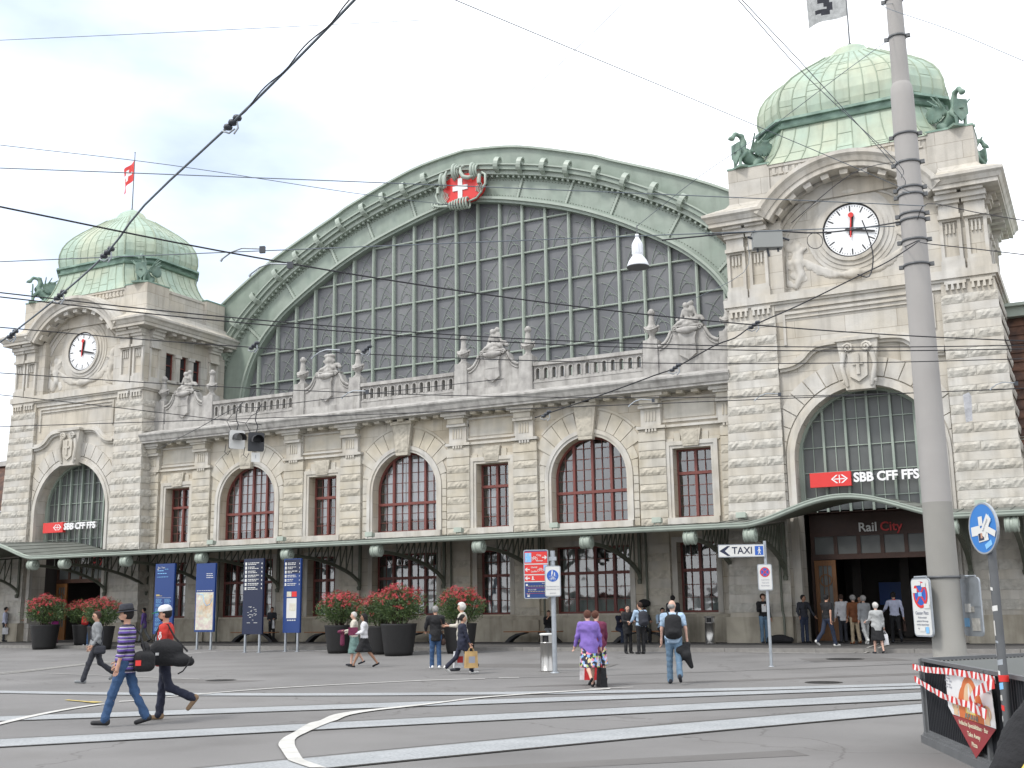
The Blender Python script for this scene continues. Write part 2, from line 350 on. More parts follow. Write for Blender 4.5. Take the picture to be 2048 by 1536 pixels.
# implicit surfaces ------------------------------------------------
def cap(a, b, ra, rb=None): return ('c', a, b, ra, ra if rb is None else rb)
def ell(c, r, rot=None): return ('e', c, r, rot)
def nets(F, org, h):
    S = F < 0; a = S[:-1, :-1, :-1]; n = a.shape
    acc = np.zeros(n+(3,)); cnt = np.zeros(n)
    C = [(i, j, k) for i in (0, 1) for j in (0, 1) for k in (0, 1)]
    def g(c): return F[c[0]:n[0]+c[0], c[1]:n[1]+c[1], c[2]:n[2]+c[2]]
    for c0 in C:
        for ax in range(3):
            if c0[ax] == 0:
                c1 = list(c0); c1[ax] = 1
                f0, f1 = g(c0), g(tuple(c1)); msk = (f0 < 0) != (f1 < 0)
                t = np.where(msk, f0/np.where(f0 == f1, 1, f0-f1), 0)
                for q in range(3): acc[..., q] += np.where(msk, c0[q]+(t if q == ax else 0), 0)
                cnt += msk
    act = cnt > 0; idx = -np.ones(n, int); idx[act] = np.arange(act.sum())
    cells = np.argwhere(act); V = org+h*(cells+acc[act]/cnt[act][:, None])
    faces = []
    for ax in range(3):
        u_, v_ = (ax+1) % 3, (ax+2) % 3
        sl0 = [slice(None)]*3; sl1 = [slice(None)]*3; sl0[ax] = slice(0, -1); sl1[ax] = slice(1, None)
        A, B = S[tuple(sl0)], S[tuple(sl1)]
        P = np.argwhere(A != B)
        P = P[(P[:, u_] > 0) & (P[:, v_] > 0) & (P[:, u_] < F.shape[u_]-1) & (P[:, v_] < F.shape[v_]-1)]
        if len(P) == 0: continue
        fl = A[tuple(P.T)]
        e_u = np.zeros(3, int); e_u[u_] = 1; e_v = np.zeros(3, int); e_v[v_] = 1
        q = [idx[tuple((P-e_u-e_v).T)], idx[tuple((P-e_v).T)], idx[tuple(P.T)], idx[tuple((P-e_u).T)]]
        Q = np.stack(q, 1); Q[~fl] = Q[~fl][:, ::-1]; faces.append(Q)
    return V, np.concatenate(faces)
def sdf_mesh(prims, h=.025, k=.03, cut=None, mb=None, m=0, fold=0):
    lo = np.array([1e9]*3); hi = -lo
    for p in prims:
        if p[0] == 'c': pts = [np.array(p[1]), np.array(p[2])]; r = max(p[3], p[4])
        else: pts = [np.array(p[1])]; r = max(p[2])
        for q in pts: lo = np.minimum(lo, q-r); hi = np.maximum(hi, q+r)
    lo -= 2.5*h; hi += 2.5*h
    G = [np.arange(lo[i], hi[i]+h, h) for i in range(3)]
    X, Y, Z = np.meshgrid(*G, indexing='ij'); D = None
    for p in prims:
        if p[0] == 'c':
            a, b = np.array(p[1], float), np.array(p[2], float); ab = b-a; L2 = max(ab@ab, 1e-9)
            t = np.clip(((X-a[0])*ab[0]+(Y-a[1])*ab[1]+(Z-a[2])*ab[2])/L2, 0, 1)
            d = np.sqrt((X-a[0]-t*ab[0])**2+(Y-a[1]-t*ab[1])**2+(Z-a[2]-t*ab[2])**2)-(p[3]+(p[4]-p[3])*t)
        else:
            c_, r = p[1], p[2]; x, y, z = X-c_[0], Y-c_[1], Z-c_[2]
            if p[3] is not None:
                Mi = np.array(Matrix(p[3]).to_3x3().transposed()) if not isinstance(p[3], np.ndarray) else p[3]
                x, y, z = (Mi[i][0]*x+Mi[i][1]*y+Mi[i][2]*z for i in range(3))
            q = np.sqrt((x/r[0])**2+(y/r[1])**2+(z/r[2])**2)+1e-9
            q2 = np.sqrt((x/r[0]**2)**2+(y/r[1]**2)**2+(z/r[2]**2)**2)+1e-9
            d = q*(q-1)/q2
        if D is None: D = d
        else:
            hh = np.clip(.5+.5*(D-d)/k, 0, 1); D = D*(1-hh)+d*hh-k*hh*(1-hh)
    if fold: D = D+fold*(np.sin(34*Z+16*X+9*np.sin(11*Y+7*X))*.6+np.sin(52*Z-21*Y+4*np.sin(13*X))*.5+np.sin(27*X+19*Y+8*Z)*.4)
    if cut is not None: D = np.maximum(D, cut(X, Y, Z))
    V, Fc = nets(D, lo, h)
    mb = mb or MB(); mb.add(V.tolist(), Fc.tolist(), m, True); return mb
def rotm(ax, deg): return Matrix.Rotation(R_(deg), 3, ax)

# ------------------------------------------------------------------ ground
def gz(y): return 0 if y < -13 else (.15*(y+13)/6.5 if y < -6.5 else .15)
g = MB(); ys = [-400, -60, -45, -30, -20, -13, -6.52, 60, 900]; xs = [-500, -120, -60, -20, 0, 20, 60, 120, 500]
for i in range(len(ys)-1):
    for j in range(len(xs)-1):
        g.quad((xs[j], ys[i], gz(ys[i])), (xs[j+1], ys[i], gz(ys[i])), (xs[j+1], ys[i+1], gz(ys[i+1])), (xs[j], ys[i+1], gz(ys[i+1])))
g.build('ground', 'asphalt', kind='structure')
g = MB(); g.box(-60, 60, -6.4, 14, .0, .27); g.build('pavement', 'asphalt_dark', kind='structure')
g = MB()
for i in range(80): g.box(-60+i*1.5+.006, -60+(i+1)*1.5-.006, -6.62, -6.4, .0, .272)
g.build('kerb', 'kerb_stone', kind='structure')
def ribbon(mb, A, B, dz=.006, m=0, sub=2.):
    V = []
    for i in range(len(A)-1):
        n = max(1, int(max(math.dist(A[i], A[i+1]), math.dist(B[i], B[i+1]))/sub))
        for k in range(n+(i == len(A)-2)):
            t = k/n; V.append([tuple(A[i][q]*(1-t)+A[i+1][q]*t for q in (0, 1)), tuple(B[i][q]*(1-t)+B[i+1][q]*t for q in (0, 1))])
    def z(p): return (.272 if p[1] > -6.4 else gz(p[1]))+dz
    for a, b in zip(V, V[1:]):
        q = [a[0]+(z(a[0]),), a[1]+(z(a[1]),), b[1]+(z(b[1]),), b[0]+(z(b[0]),)]
        nrm = (Vector(q[1])-Vector(q[0])).cross(Vector(q[2])-Vector(q[0]))
        mb.quad(*(q if nrm.z > 0 else q[::-1]), m)
def smooth2(P, n=4):
    P = [Vector((p[0], p[1])) for p in P]; out_ = []
    for i in range(len(P)-1):
        a, b, c_, d_ = P[max(i-1, 0)], P[i], P[i+1], P[min(i+2, len(P)-1)]
        for k in range(n):
            t = k/n; out_.append(tuple(.5*((2*b)+(c_-a)*t+(2*a-5*b+4*c_-d_)*t*t+(3*b-a-3*c_+d_)*t**3)))
    out_.append(tuple(P[-1])); return out_
def fitpoly(P, deg=3, n=26, e0=.0, e1=.0):
    P = np.array(P); s_ = np.r_[0, np.cumsum(np.hypot(*np.diff(P, axis=0).T))]; s_ /= s_[-1]
    cx, cy = np.polyfit(s_, P[:, 0], deg), np.polyfit(s_, P[:, 1], deg); t = np.linspace(0, 1, n)
    Q = np.stack([np.polyval(cx, t), np.polyval(cy, t)], 1)
    a = Q[0]-(Q[1]-Q[0])/np.linalg.norm(Q[1]-Q[0])*e0; b = Q[-1]+(Q[-1]-Q[-2])/np.linalg.norm(Q[-1]-Q[-2])*e1
    return [tuple(a)]+[tuple(q) for q in Q]+[tuple(b)]
STR = [
 ([(5.52, -25.89), (8.3, -25.39), (10.89, -24.99), (15.01, -23.62), (16.79, -23.02), (18.76, -21.94), (20.65, -20.58), (24.27, -17.99)], [(6.36, -26.57), (9.01, -26.06), (11.34, -25.49), (15.53, -24.42), (17.21, -23.8), (19.1, -22.74), (20.9, -21.38), (24.4, -18.91)]),
 ([(11.09, -30.37), (13.73, -28.15), (16.25, -25.57), (17.75, -24.5), (19.19, -23.1), (21.02, -21.76), (24.41, -18.98)], [(11.85, -30.97), (14.48, -28.97), (16.93, -26.63), (18.16, -25.59), (19.64, -24.04), (21.28, -22.6), (24.6, -19.8)]),
 ([(14.12, -32.79), (16.14, -30.82), (18.11, -28.49), (18.98, -27.2), (20.33, -25.72), (21.72, -24.01), (24.66, -20.81)], [(14.95, -33.46), (16.82, -31.57), (18.76, -29.52), (19.49, -28.09), (20.81, -26.87), (22.1, -25.24), (24.92, -22.66)]),
 ([(19.0, -33.86), (19.35, -33.21), (20.15, -31.7), (20.8, -30.56), (21.68, -28.97), (22.62, -26.93), (25.02, -23.38)], [(19.6, -34.8), (20.0, -34.03), (20.82, -32.76), (21.43, -31.74), (22.18, -30.17), (23.05, -28.31), (25.42, -24.85)])]
g = MB(); r_ = MB()
for i, (A, B) in enumerate(STR):
    A = fitpoly(A, 2, 26, 14 if i < 3 else 5, 16); B = fitpoly(B, 2, 26, 14 if i < 3 else 5, 16); ribbon(g, A, B, .005+.0005*i)
    def offs(P, Q, t0, t1):
        return [tuple(p[k]+(q[k]-p[k])*t0 for k in (0, 1)) for p, q in zip(P, Q)], [tuple(p[k]+(q[k]-p[k])*t1 for k in (0, 1)) for p, q in zip(P, Q)]
    ribbon(r_, *offs(A, B, .93, 1.02), .010+.0005*i)
    if i > 0: ribbon(r_, *offs(A, B, -.05, .0), .0125+.0005*i)
steel_ = MB()
for i, (A, B) in enumerate(STR):
    A = fitpoly(A, 2, 26, 14 if i < 3 else 5, 16); B = fitpoly(B, 2, 26, 14 if i < 3 else 5, 16)
    ribbon(steel_, *offs(A, B, .955, .985), .014+.0005*i)
steel_.build('tram_rail_heads', 'rail_head', kind='structure')
g.build('tram_track_bands', 'band_concrete', kind='structure'); r_.build('tram_rails', 'rail_steel', kind='structure')
g = MB()
bl = [(20.09, -33.63), (19.53, -33.26), (19.32, -33.06), (18.78, -32.48), (18.33, -31.98), (17.94, -31.39), (17.6, -30.72), (17.04, -29.66), (16.92, -29.21), (16.54, -28.34), (16.5, -27.56), (16.75, -26.5), (16.88, -25.77), (17.02, -24.55), (17.34, -23.71), (17.88, -22.64), (18.57, -21.47)]
br = [(20.26, -33.56), (19.71, -33.19), (19.49, -32.99), (18.97, -32.41), (18.53, -31.9), (18.11, -31.33), (17.78, -30.65), (17.31, -29.56), (17.14, -29.07), (16.83, -28.3), (16.77, -27.5), (16.94, -26.6), (17.03, -25.95), (17.15, -24.77), (17.44, -23.89), (17.98, -22.84), (18.65, -21.66)]
ribbon(g, smooth2(bl), smooth2(br), .018)
def line(P, wd, dz=.016, m=0):
    P = smooth2(P, 3) if len(P) > 2 else P; A = []; B = []
    for i, p in enumerate(P):
        d = Vector(P[min(i+1, len(P)-1)])-Vector(P[max(i-1, 0)]); n_ = Vector((-d.y, d.x)).normalized()*wd/2
        A.append((p[0]+n_.x, p[1]+n_.y)); B.append((p[0]-n_.x, p[1]-n_.y))
    ribbon(g, A, B, dz, m)
line([(10.94, -25.35), (11.05, -24.73), (11.17, -24.18), (11.39, -23.42), (11.73, -22.7), (12.1, -22.0), (13.0, -20.6), (13.56, -19.95), (14.38, -19.25)], .12)
line([(14.6, -18.95), (15.0, -18.65)], .14); line([(12.5, -31.7), (12.05, -30.9), (11.5, -29.8), (11.12, -28.8), (10.9, -27.94)], .16)
line([(10.77, -27.4), (11.03, -27.07)], .16); line([(10.82, -26.19), (10.98, -25.55), (11.07, -25.17)], .14)
line([(-1.1, -21.4), (-1.33, -19.75), (-3.1, -15.6), (-3.6, -14.1), (-3.85, -12.67)], .13, .016, 1); line([(-.6, -21.6), (-.8, -20.25), (-2.49, -16.4), (-2.9, -14.83), (-3.2, -13.4)], .13, .016, 1)
line([(-4.26, -9.54), (-4.0, -8.1), (-2.8, -7.5), (-1.24, -7.35), (.62, -7.35), (5, -7.3)], .12)
line([(.32, -20.31), (3.47, -20.71), (7.25, -21.34)], .07, .016, 1); line([(18.2, -21.7), (18.9, -21.0)], .1)
line([(17.33, -6.72), (20.7, -6.72), (20.7, -2.28)], .08, .017, 1); line([(17.33, -6.95), (21.05, -6.95), (21.05, -2.26)], .08, .017, 1)
g.build('road_markings', ['paint_white', 'paint_worn'], kind='structure')
g = MB(); line([(9.37, -27.44), (10.2, -27.65)], .1); line([(10.2, -27.65), (10.6, -27.75)], .2, .02); g.build('yellow_road_mark', 'paint_yellow', kind='structure')
g = MB(); line([(14.0, -19.4), (15.35, -18.3), (16.45, -17.45), (17.56, -16.35), (18.95, -15.0), (20.6, -13.2), (23.3, -10.96), (27, -8)], .06, .008)
g.build('drain_slot', 'rail_steel', kind='structure')
g = MB()
for A, B, z_ in (([(16.2, -21.7), (18.23, -20.3), (20.3, -18.6), (25, -14)], [(16.9, -20.6), (18.5, -19.6), (20.1, -18.1), (24, -14)], .003), ([(6, -22.6), (8.8, -22.4)], [(6.4, -21.3), (9.3, -21.2)], .003),
                 ([(19.6, -9.4), (21.9, -8.6)], [(20.4, -10.8), (22.9, -9.7)], .004), ([(21.3, -33.2), (24.5, -30.2)], [(21.6, -33.5), (24.8, -30.6)], .0035), ([(10, -12.8), (15, -12.2)], [(10.2, -14.6), (15.3, -13.9)], .0032)): ribbon(g, A, B, z_)
g.build('asphalt_patch', 'asphalt', kind='structure')
bpy.data.objects['asphalt_patch'].data.materials[0] = mat('asphalt_patch', (.145, .138, .132), .92, .2, .6, .35, 90)
for i, (x, y, rr, lb) in enumerate(((20.97, -9.39, .55, 'round iron manhole cover in front of the right entrance'), (8.04, -21.44, .38, 'round iron manhole cover in the open asphalt behind the walking men'), (22.3, -18.4, .4, 'round iron manhole cover at the edge of the tram tracks'))):
    g = MB(); z_ = gz(y)
    g.lathe([(rr, .0), (rr, .009), (rr*.93, .009), (rr*.93, .007), (rr*.88, .007), (rr*.88, .010), (.0001, .010)], n=28, sm=False)
    for k in range(-4, 5):
        hw = math.sqrt(max(0, (rr*.84)**2-(k*rr*.18)**2)); g.box(-hw, hw, k*rr*.18-.012, k*rr*.18+.012, .010, .014)
    o = g.build('manhole_cover', 'rail_steel', loc=(x, y, z_)); tag(o, lb, 'manhole cover', 'manhole covers')

# ------------------------------------------------------------------ station building
ST = thing('station_building', 'pale stone railway station with great arched hall window and two green domed towers', 'building', (0, 0, .27))
D = 17.15
def rock_block(mb, x0, x1, z0, z1, y, d=.05, ax=1, m=0, sgn=-1, dx0=0., dx1=0.):
    # rough faced block: dx0/dx1 shift of the bottom ends (batter)
    nx = max(3, int((x1-x0)/.085)); nz = max(2, int((z1-z0)/.085))
    V = []
    for j in range(nz+1):
        for i in range(nx+1):
            t = i/nx; s_ = j/nz
            xa = x0+dx0*(1-s_); xb = x1+dx1*(1-s_)
            ed = (i in (0, nx)) or (j in (0, nz))
            off = .012 if ed else d*(.45+.75*random.random())
            a = xa+(xb-xa)*t; b = z0+(z1-z0)*s_
            V.append((a, y+sgn*off, b) if ax == 1 else (y+sgn*off, a, b))
    F = [(j*(nx+1)+i, j*(nx+1)+i+1, (j+1)*(nx+1)+i+1, (j+1)*(nx+1)+i) for j in range(nz) for i in range(nx)]
    if (sgn > 0) == (ax == 1): F = [f[::-1] for f in F]
    mb.add(V, F, m)
    # rim down to the wall
    per = [i for i in range(nx+1)]+[j*(nx+1)+nx for j in range(1, nz+1)]+[nz*(nx+1)+i for i in range(nx-1, -1, -1)]+[j*(nx+1) for j in range(nz-1, 0, -1)]
    P = [V[i] for i in per]; Q = [(p[0], y, p[2]) if ax == 1 else (y, p[1], p[2]) for p in P]; n = len(P)
    mb.add(P+Q, [(i, (i+1) % n, n+(i+1) % n, n+i)[::-1] for i in range(n)], m)
def top(op, x):
    if 'r' in op:
        q = op['r']**2-(x-op['c'])**2; return op['sp']+math.sqrt(max(q, 0))*op.get('k', 1)
    return op['zt']
def wall_open(mb, x0, x1, z0, z1, y, ops, m=0):
    bk = {x0, x1}
    for o in ops:
        bk |= {o['x0'], o['x1']}
        if 'r' in o: bk |= {o['c']+o['r']*math.cos(math.pi*i/24) for i in range(25)}
    bk = sorted(b for b in bk if x0-1e-6 <= b <= x1+1e-6)
    for a, b in zip(bk, bk[1:]):
        if b-a < 1e-5: continue
        mid = (a+b)/2; cur = [(z0, z0)]; segs = []
        for o in sorted([o for o in ops if o['x0'] < mid < o['x1']], key=lambda o: o['zb']):
            segs.append((cur[0], (o['zb'], o['zb']))); cur = [(top(o, a), top(o, b))]
        segs.append((cur[0], (z1, z1)))
        for lo_, hi_ in segs: mb.quad((a, y, lo_[0]), (b, y, lo_[1]), (b, y, hi_[1]), (a, y, hi_[0]), m)
def outline(o, grow=0., n=24):
    if 'r' in o:
        r = o['r']+grow; P = [(o['c']-r, o['zb']-0)]+[(o['c']-r*math.cos(math.pi*i/n), o['sp']+r*math.sin(math.pi*i/n)*o.get('k', 1)) for i in range(n+1)]+[(o['c']+r, o['zb'])]
    else: P = [(o['x0']-grow, o['zb']), (o['x0']-grow, o['zt']+grow), (o['x1']+grow, o['zt']+grow), (o['x1']+grow, o['zb'])]
    return P
def jamb(mb, o, y0, y1, m=0, sill=True):
    P = outline(o)
    for a, b in zip(P, P[1:]): mb.quad((a[0], y0, a[1]), (a[0], y1, a[1]), (b[0], y1, b[1]), (b[0], y0, b[1]), m)
    if sill: mb.quad((P[0][0], y0, P[0][1]), (P[-1][0], y0, P[-1][1]), (P[-1][0], y1, P[-1][1]), (P[0][0], y1, P[0][1]), m)
def moulding(mb, o, g0, g1, y0, y1, m=0):
    A, B = outline(o, g0), outline(o, g1)
    for i in range(len(A)-1):
        a, b, c_, d_ = A[i], A[i+1], B[i+1], B[i]
        mb.quad((a[0], y0, a[1]), (b[0], y0, b[1]), (c_[0], y0, c_[1]), (d_[0], y0, d_[1]), m)
        mb.quad((d_[0], y0, d_[1]), (c_[0], y0, c_[1]), (c_[0], y1, c_[1]), (d_[0], y1, d_[1]), m)
        mb.quad((b[0], y0, b[1]), (a[0], y0, a[1]), (a[0], y1, a[1]), (b[0], y1, b[1]), m)
BAYS = [-7.605, 0, 7.605]; SM = [-11.39, -3.8, 3.8, 11.39]
YW = -.42
OPS = []
for cx in BAYS:
    OPS.append(dict(kind='arch', c=cx, x0=cx-1.43, x1=cx+1.43, zb=4.55, r=1.43, sp=6.13)); OPS.append(dict(kind='gfa', c=cx, x0=cx-1.43, x1=cx+1.43, zb=1.45, zt=3.74))
for cx in SM:
    OPS.append(dict(kind='small', c=cx, x0=cx-.67, x1=cx+.67, zb=4.55, zt=6.88)); OPS.append(dict(kind='gfs', c=cx, x0=cx-.67, x1=cx+.67, zb=1.45, zt=3.74))
wb = BB(); wall_open(wb, -13.4, 13.4, .2, 8.85, YW, OPS)
for o in OPS: jamb(wb, o, YW, .03)
wb.build('facade_wall', 'stone_warm', ST)
TRM = ['stone_plain', 'stone_warm_plain', 'stone_rock_warm']
for o in OPS:
    tr = BB()
    if o['kind'] in ('arch', 'small'):
        moulding(tr, o, 0, .10, YW-.05, YW); moulding(tr, o, .10, .24, YW-.09, YW)
        tr.box(o['x0']-.22, o['x1']+.22, YW-.16, YW+.02, o['zb']-.22, o['zb']-.003)
    else: moulding(tr, o, 0, .18, YW-.035, YW)
    tr.build('window_surround', TRM, ST)
# voussoirs and keystones
def wedge(mb, c, sp, r0, r1, a0, a1, y0, y1, m=0, n=3, k=1):
    P = [(c+r0*math.cos(a0+(a1-a0)*i/n), sp+r0*math.sin(a0+(a1-a0)*i/n)*k) for i in range(n+1)]+[(c+r1*math.cos(a1-(a1-a0)*i/n), sp+r1*math.sin(a1-(a1-a0)*i/n)*k) for i in range(n+1)]
    mb.prism(P[::-1], y0, y1, m)
for cx in BAYS:
    tr = BB()
    for sd_ in (0, 1):
        ed = [R_(2), R_(16), R_(30), R_(42), R_(54), R_(66), R_(77.5)]
        for i in range(6):
            A0, A1 = ed[i]+.006, ed[i+1]-.006
            if sd_: A0, A1 = math.pi-A1, math.pi-A0
            rr1 = 2.33 if i >= 2 else (1.96 if i == 1 else 1.86)
            wedge(tr, cx, 6.13, 1.68, rr1, A0, A1, YW-.05-.004*(i % 2), YW+.01, 1)
    tr.prism([(cx-.26, 7.42), (cx-.42, 8.62), (cx+.42, 8.62), (cx+.26, 7.42)][::-1], YW-.22, YW, 2)
    rock_block(tr, cx-.27, cx+.27, 7.55, 8.5, YW-.22, .04, m=2)
    tr.box(cx-.47, cx+.47, YW-.3, YW, 8.6, 8.72, 1)
    for sd_ in (-1, 1):     # horizontal blocks beside the arch
        for j in range(8):
            z_ = 4.35+j*.285
            if z_ < 6.35: tr.box(*sorted((cx+sd_*1.69, cx+sd_*1.87)), YW-.055, YW, z_+.01, z_+.27, 1)
    tr.disc((cx, 6.13), 2.44, YW-.035, 24, 1, 2.36, R_(42), R_(138), th=.035)
    tr.build('arch_stones', TRM, ST)
for cx in SM:
    tr = BB()
    zt = 7.12
    for a, b, dz in ((-1.0, -.62, .1), (-.6, -.38, .28)):
        for sd_ in (-1, 1): tr.prism([(cx+sd_*a, zt), (cx+sd_*b, zt-.22), (cx+sd_*(b+.05*0), zt+dz), (cx+sd_*a, zt+dz)][::(-1 if sd_ < 0 else 1)], YW-.04, YW, 1)
    tr.prism([(cx-.27, 6.93), (cx-.37, 7.5), (cx+.37, 7.5), (cx+.27, 6.93)][::-1], YW-.12, YW, 2); rock_block(tr, cx-.25, cx+.25, 7.0, 7.45, YW-.12, .03, m=2)
    for a, b in ((-.92, .98),):       # sunk panel above
        x0, x1, z0, z1 = cx-.98, cx+.92, 7.86, 8.55
        for X0, X1, Zb, Zt in ((x0, x1, z1, z1+.07), (x0, x1, z0-.07, z0), (x0-.07, x0, z0-.07, z1+.07), (x1, x1+.07, z0-.07, z1+.07)): tr.box(X0, X1, YW-.06, YW, Zb, Zt)
        tr.box(x0+.06, x1-.06, YW-.025, YW, z0+.06, z1-.06, 1)
    tr.build('lintel_stones', TRM, ST)
# pilasters
PIL = [b+s_*2.42 for b in BAYS for s_ in (-1, 1)]+[-12.75, 12.75]
PIL = sorted(PIL)
for px in PIL:
    tr = BB(); hw = .46
    if abs(px) > 12: hw = .3
    tr.box(px-hw, px+hw, YW-.10, YW, .2, 7.58, 1)
    zz = .0
    for j in range(12):     # rusticated bands, rough and smooth by turns
        z_ = 1.42+j*.575
        if 3.7 < z_+.05 < 4.2: continue
        if z_ > 7.1: break
        rock_block(tr, px-hw-.02, px+hw+.02, z_, z_+.26, YW-.11, .05 if z_ > 4 else .022, m=2)
        tr.box(px-hw-.02, px+hw+.02, YW-.135, YW, z_+.275, z_+.555, 1)
    tr.box(px-hw-.02, px+hw+.02, YW-.14, YW, 7.18, 7.5, 1)
    tr.box(px-hw-.06, px+hw+.06, YW-.2, YW, 7.60, 7.70)
    for q in range(4): tr.box(px-.2+q*.11, px-.13+q*.11, YW-.19, YW, 7.50, 7.598)
    tr.box(px-.36, px+.36, YW-.16, YW, 7.70, 8.30)
    for q in range(4): tr.box(px-.2+q*.11, px-.15+q*.11, YW-.185, YW, 7.86, 8.22, 1)
    tr.box(px-.40, px+.40, YW-.3, YW, 8.30, 8.40); tr.box(px-.34, px+.34, YW-.34, YW, 8.40, 8.60, 1); tr.box(px-.42, px+.42, YW-.42, YW, 8.60, 8.68); tr.box(px-.55, px+.55, YW-.50, YW, 8.68, 8.79)
    tr.build('pilaster', TRM, ST)
for a, b in [(-13.1, -10.5), (-5.1+.6-.3, -2.9), (2.9, 4.8), (10.5, 13.1)]: tr = BB(); tr.box(a, b, YW-.10, YW, 7.61, 7.69); tr.build('string_course', 'stone_plain', ST)
pl = BB(); pl.box(-13.2, 13.2, YW-.17, YW, .0, 1.30); pl.prism([(YW-.17, 1.30), (YW-.10, 1.40), (YW, 1.40), (YW, 1.30)], -13.2, 13.2, 0, 0)
for px in PIL: pl.box(px-.5, px+.5, YW-.26, YW-.17, .0, 1.25)
pl.build('plinth', 'stone_plinth', ST)
# main cornice
co = BB()
def cprof(mb, x0, x1, prof, m=0): mb.prism(prof, x0, x1, m, 0)
cprof(co, -13.0, 13.0, [(YW, 8.79), (-.85, 8.79), (-1.1, 8.82), (-1.1, 8.90), (-1.14, 8.91), (-1.2, 9.06), (-1.26, 9.14), (-1.26, 9.2), (-1.2, 9.22), (-.5, 9.44), (-.3, 9.44), (-.3, 9.0), (YW, 9.0)][::-1])
x_ = -12.8
while x_ < 12.8:
    if not any(abs(x_+.12-p) < .6 for p in PIL): co.box(x_, x_+.24, -.84, YW, 8.69, 8.788, 1)
    x_ += .53
co.build('cornice', ['stone_grey', 'stone_warm_plain'], ST)

# windows
def window(o, cols, transom, rows_lo, rows_up, thin, rm, curtain=None):
    f = BB(); x0, x1, zb = o['x0'], o['x1'], o['zb']; fw = .055
    arch = 'r' in o; y0, y1 = -.05, .03
    ins = dict(o)
    if arch:
        moulding(f, dict(o, r=o['r']-.07), 0, .07, y0, y1); f.box(x0, x1, y0, y1, zb, zb+.07)
    else:
        zt = o['zt']; f.box(x0, x0+.06, y0, y1, zb, zt); f.box(x1-.06, x1, y0, y1, zb, zt); f.box(x0+.06, x1-.06, y0, y1, zt-.06, zt); f.box(x0+.06, x1-.06, y0, y1, zb, zb+.07)
    tz = lambda x: top(o, x)-.05 if arch else o['zt']-.06
    xi = [x0+.03]+cols+[x1-.03]
    for c_ in cols: f.box(c_-.045, c_+.045, y0-.035, y1, zb+.07, tz(c_))
    f.box(x0+.06, x1-.06, y0-.055, y1+.001, transom-.05, transom+.05)
    fr = f.build('window', 'red_frame', ST)
    t = BB()
    for a, b in zip(xi, xi[1:]):
        w_ = b-a
        for q in range(1, thin):
            x = a+w_*q/thin; t.box(x-.012, x+.012, -.03, .0, zb+.07, tz(x))
    def hb(z):
        xa, xb = x0+.06, x1-.06
        if arch and z > o['sp']:
            h_ = math.sqrt(max(0, o['r']**2-(z-o['sp'])**2))-.05; xa, xb = o['c']-h_, o['c']+h_
        if xb > xa: t.box(xa, xb, -.028, .002, z-.012, z+.012)
    for q in range(1, rows_lo): hb(zb+.07+(transom-.05-zb-.07)*q/rows_lo)
    zt_ = (o['sp']+o['r']) if arch else o['zt']
    for q in range(1, rows_up): hb(transom+.05+(zt_-transom-.05)*q/rows_up)
    t.build('glazing_bar', 'frame_thin', fr)
    p = BB(); wall_pane(p, o, .012); p.build('pane', 'window_glass', fr)
    if curtain:
        c_ = BB()
        for xa, xb, za, zb_ in curtain['rects']:
            n = max(4, int((xb-xa)/.05)); V = []
            for i in range(n+1):
                x = xa+(xb-xa)*i/n; y = .22+.035*math.sin(i*1.9)+.01*random.random()
                tt = zb_ if zb_ is not None else tz(x)
                V += [(x, y, za), (x, y, min(tt, tz(x)))]
            c_.add(V, [(2*i, 2*i+2, 2*i+3, 2*i+1) for i in range(n)], 0, True)
        c_.build('curtain', curtain['m'], fr)
    return fr
def wall_pane(mb, o, y):
    P = outline(o); mb.add([(a, y, b) for a, b in P], [list(range(len(P)))[::-1]])
for o in OPS:
    c_ = o['c']
    if o['kind'] == 'arch':
        cu = None
        x0, x1 = o['x0'], o['x1']
        if c_ == 0: cu = dict(m='curtain', rects=[(x0+.1, c_-.35, 5.67, None), (c_-.3, c_+.55, 5.67, None), (c_+.6, x1-.1, 5.67, None), (x0+.1, x1-.1, 5.05, 5.55)])
        elif c_ < 0: cu = dict(m='curtain', rects=[(x0+.1, x1-.1, 5.67, None), (x0+.1, c_-.15, 4.9, 5.55), (c_-.05, c_+.9, 5.0, 5.55)])
        else: cu = dict(m='curtain_blue', rects=[(c_+.75, x1-.08, 5.0, 5.55)])
        window(o, [c_-.71, c_, c_+.71], 5.63, 3, 5, 2, None, cu)
    elif o['kind'] == 'gfa':
        cu = dict(m='frosted', rects=[(o['x0']+.06, o['x1']-.06, 1.5, 1.97)])
        if c_ > 0: cu = dict(m='frosted', rects=[(o['x0']+.06, o['x1']-.06, 1.5, 1.97), (o['x0']+.08, c_-.05, 2.0, 3.7), (c_+.78, o['x1']-.08, 2, 3.7)])
        else: cu['rects'] += [(o['x0']+.08, o['x1']-.08, 2.0, 3.3)]; cu['m'] = 'curtain_blue'
        window(o, [c_-.71, c_, c_+.71], 2.83, 3, 2, 2, None, cu)
    elif o['kind'] == 'small':
        cu = dict(m='curtain', rects=[(o['x0']+.08, c_-.08, 5.1, 5.95), (c_+.1, o['x1']-.08, 5.1, 5.95)]) if c_ < 5 else None
        if c_ == 3.8: cu = dict(m='curtain', rects=[(o['x0']+.08, c_-.08, 5.1, 5.95)])
        window(o, [c_], 6.06, 4, 2, 2, None, cu)
    else:
        cu = dict(m='curtain_blue' if c_ < 5 else 'frosted', rects=[(o['x0']+.08, o['x1']-.08, 1.5, 3.6 if c_ < 5 else 1.97)])
        window(o, [c_], 2.83, 3, 2, 2, None, cu)
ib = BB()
for z0, z1 in ((1.3, 4.0), (4.4, 7.8)): ib.box(-13.0, 13.0, 1.9, 1.95, z0, z1)
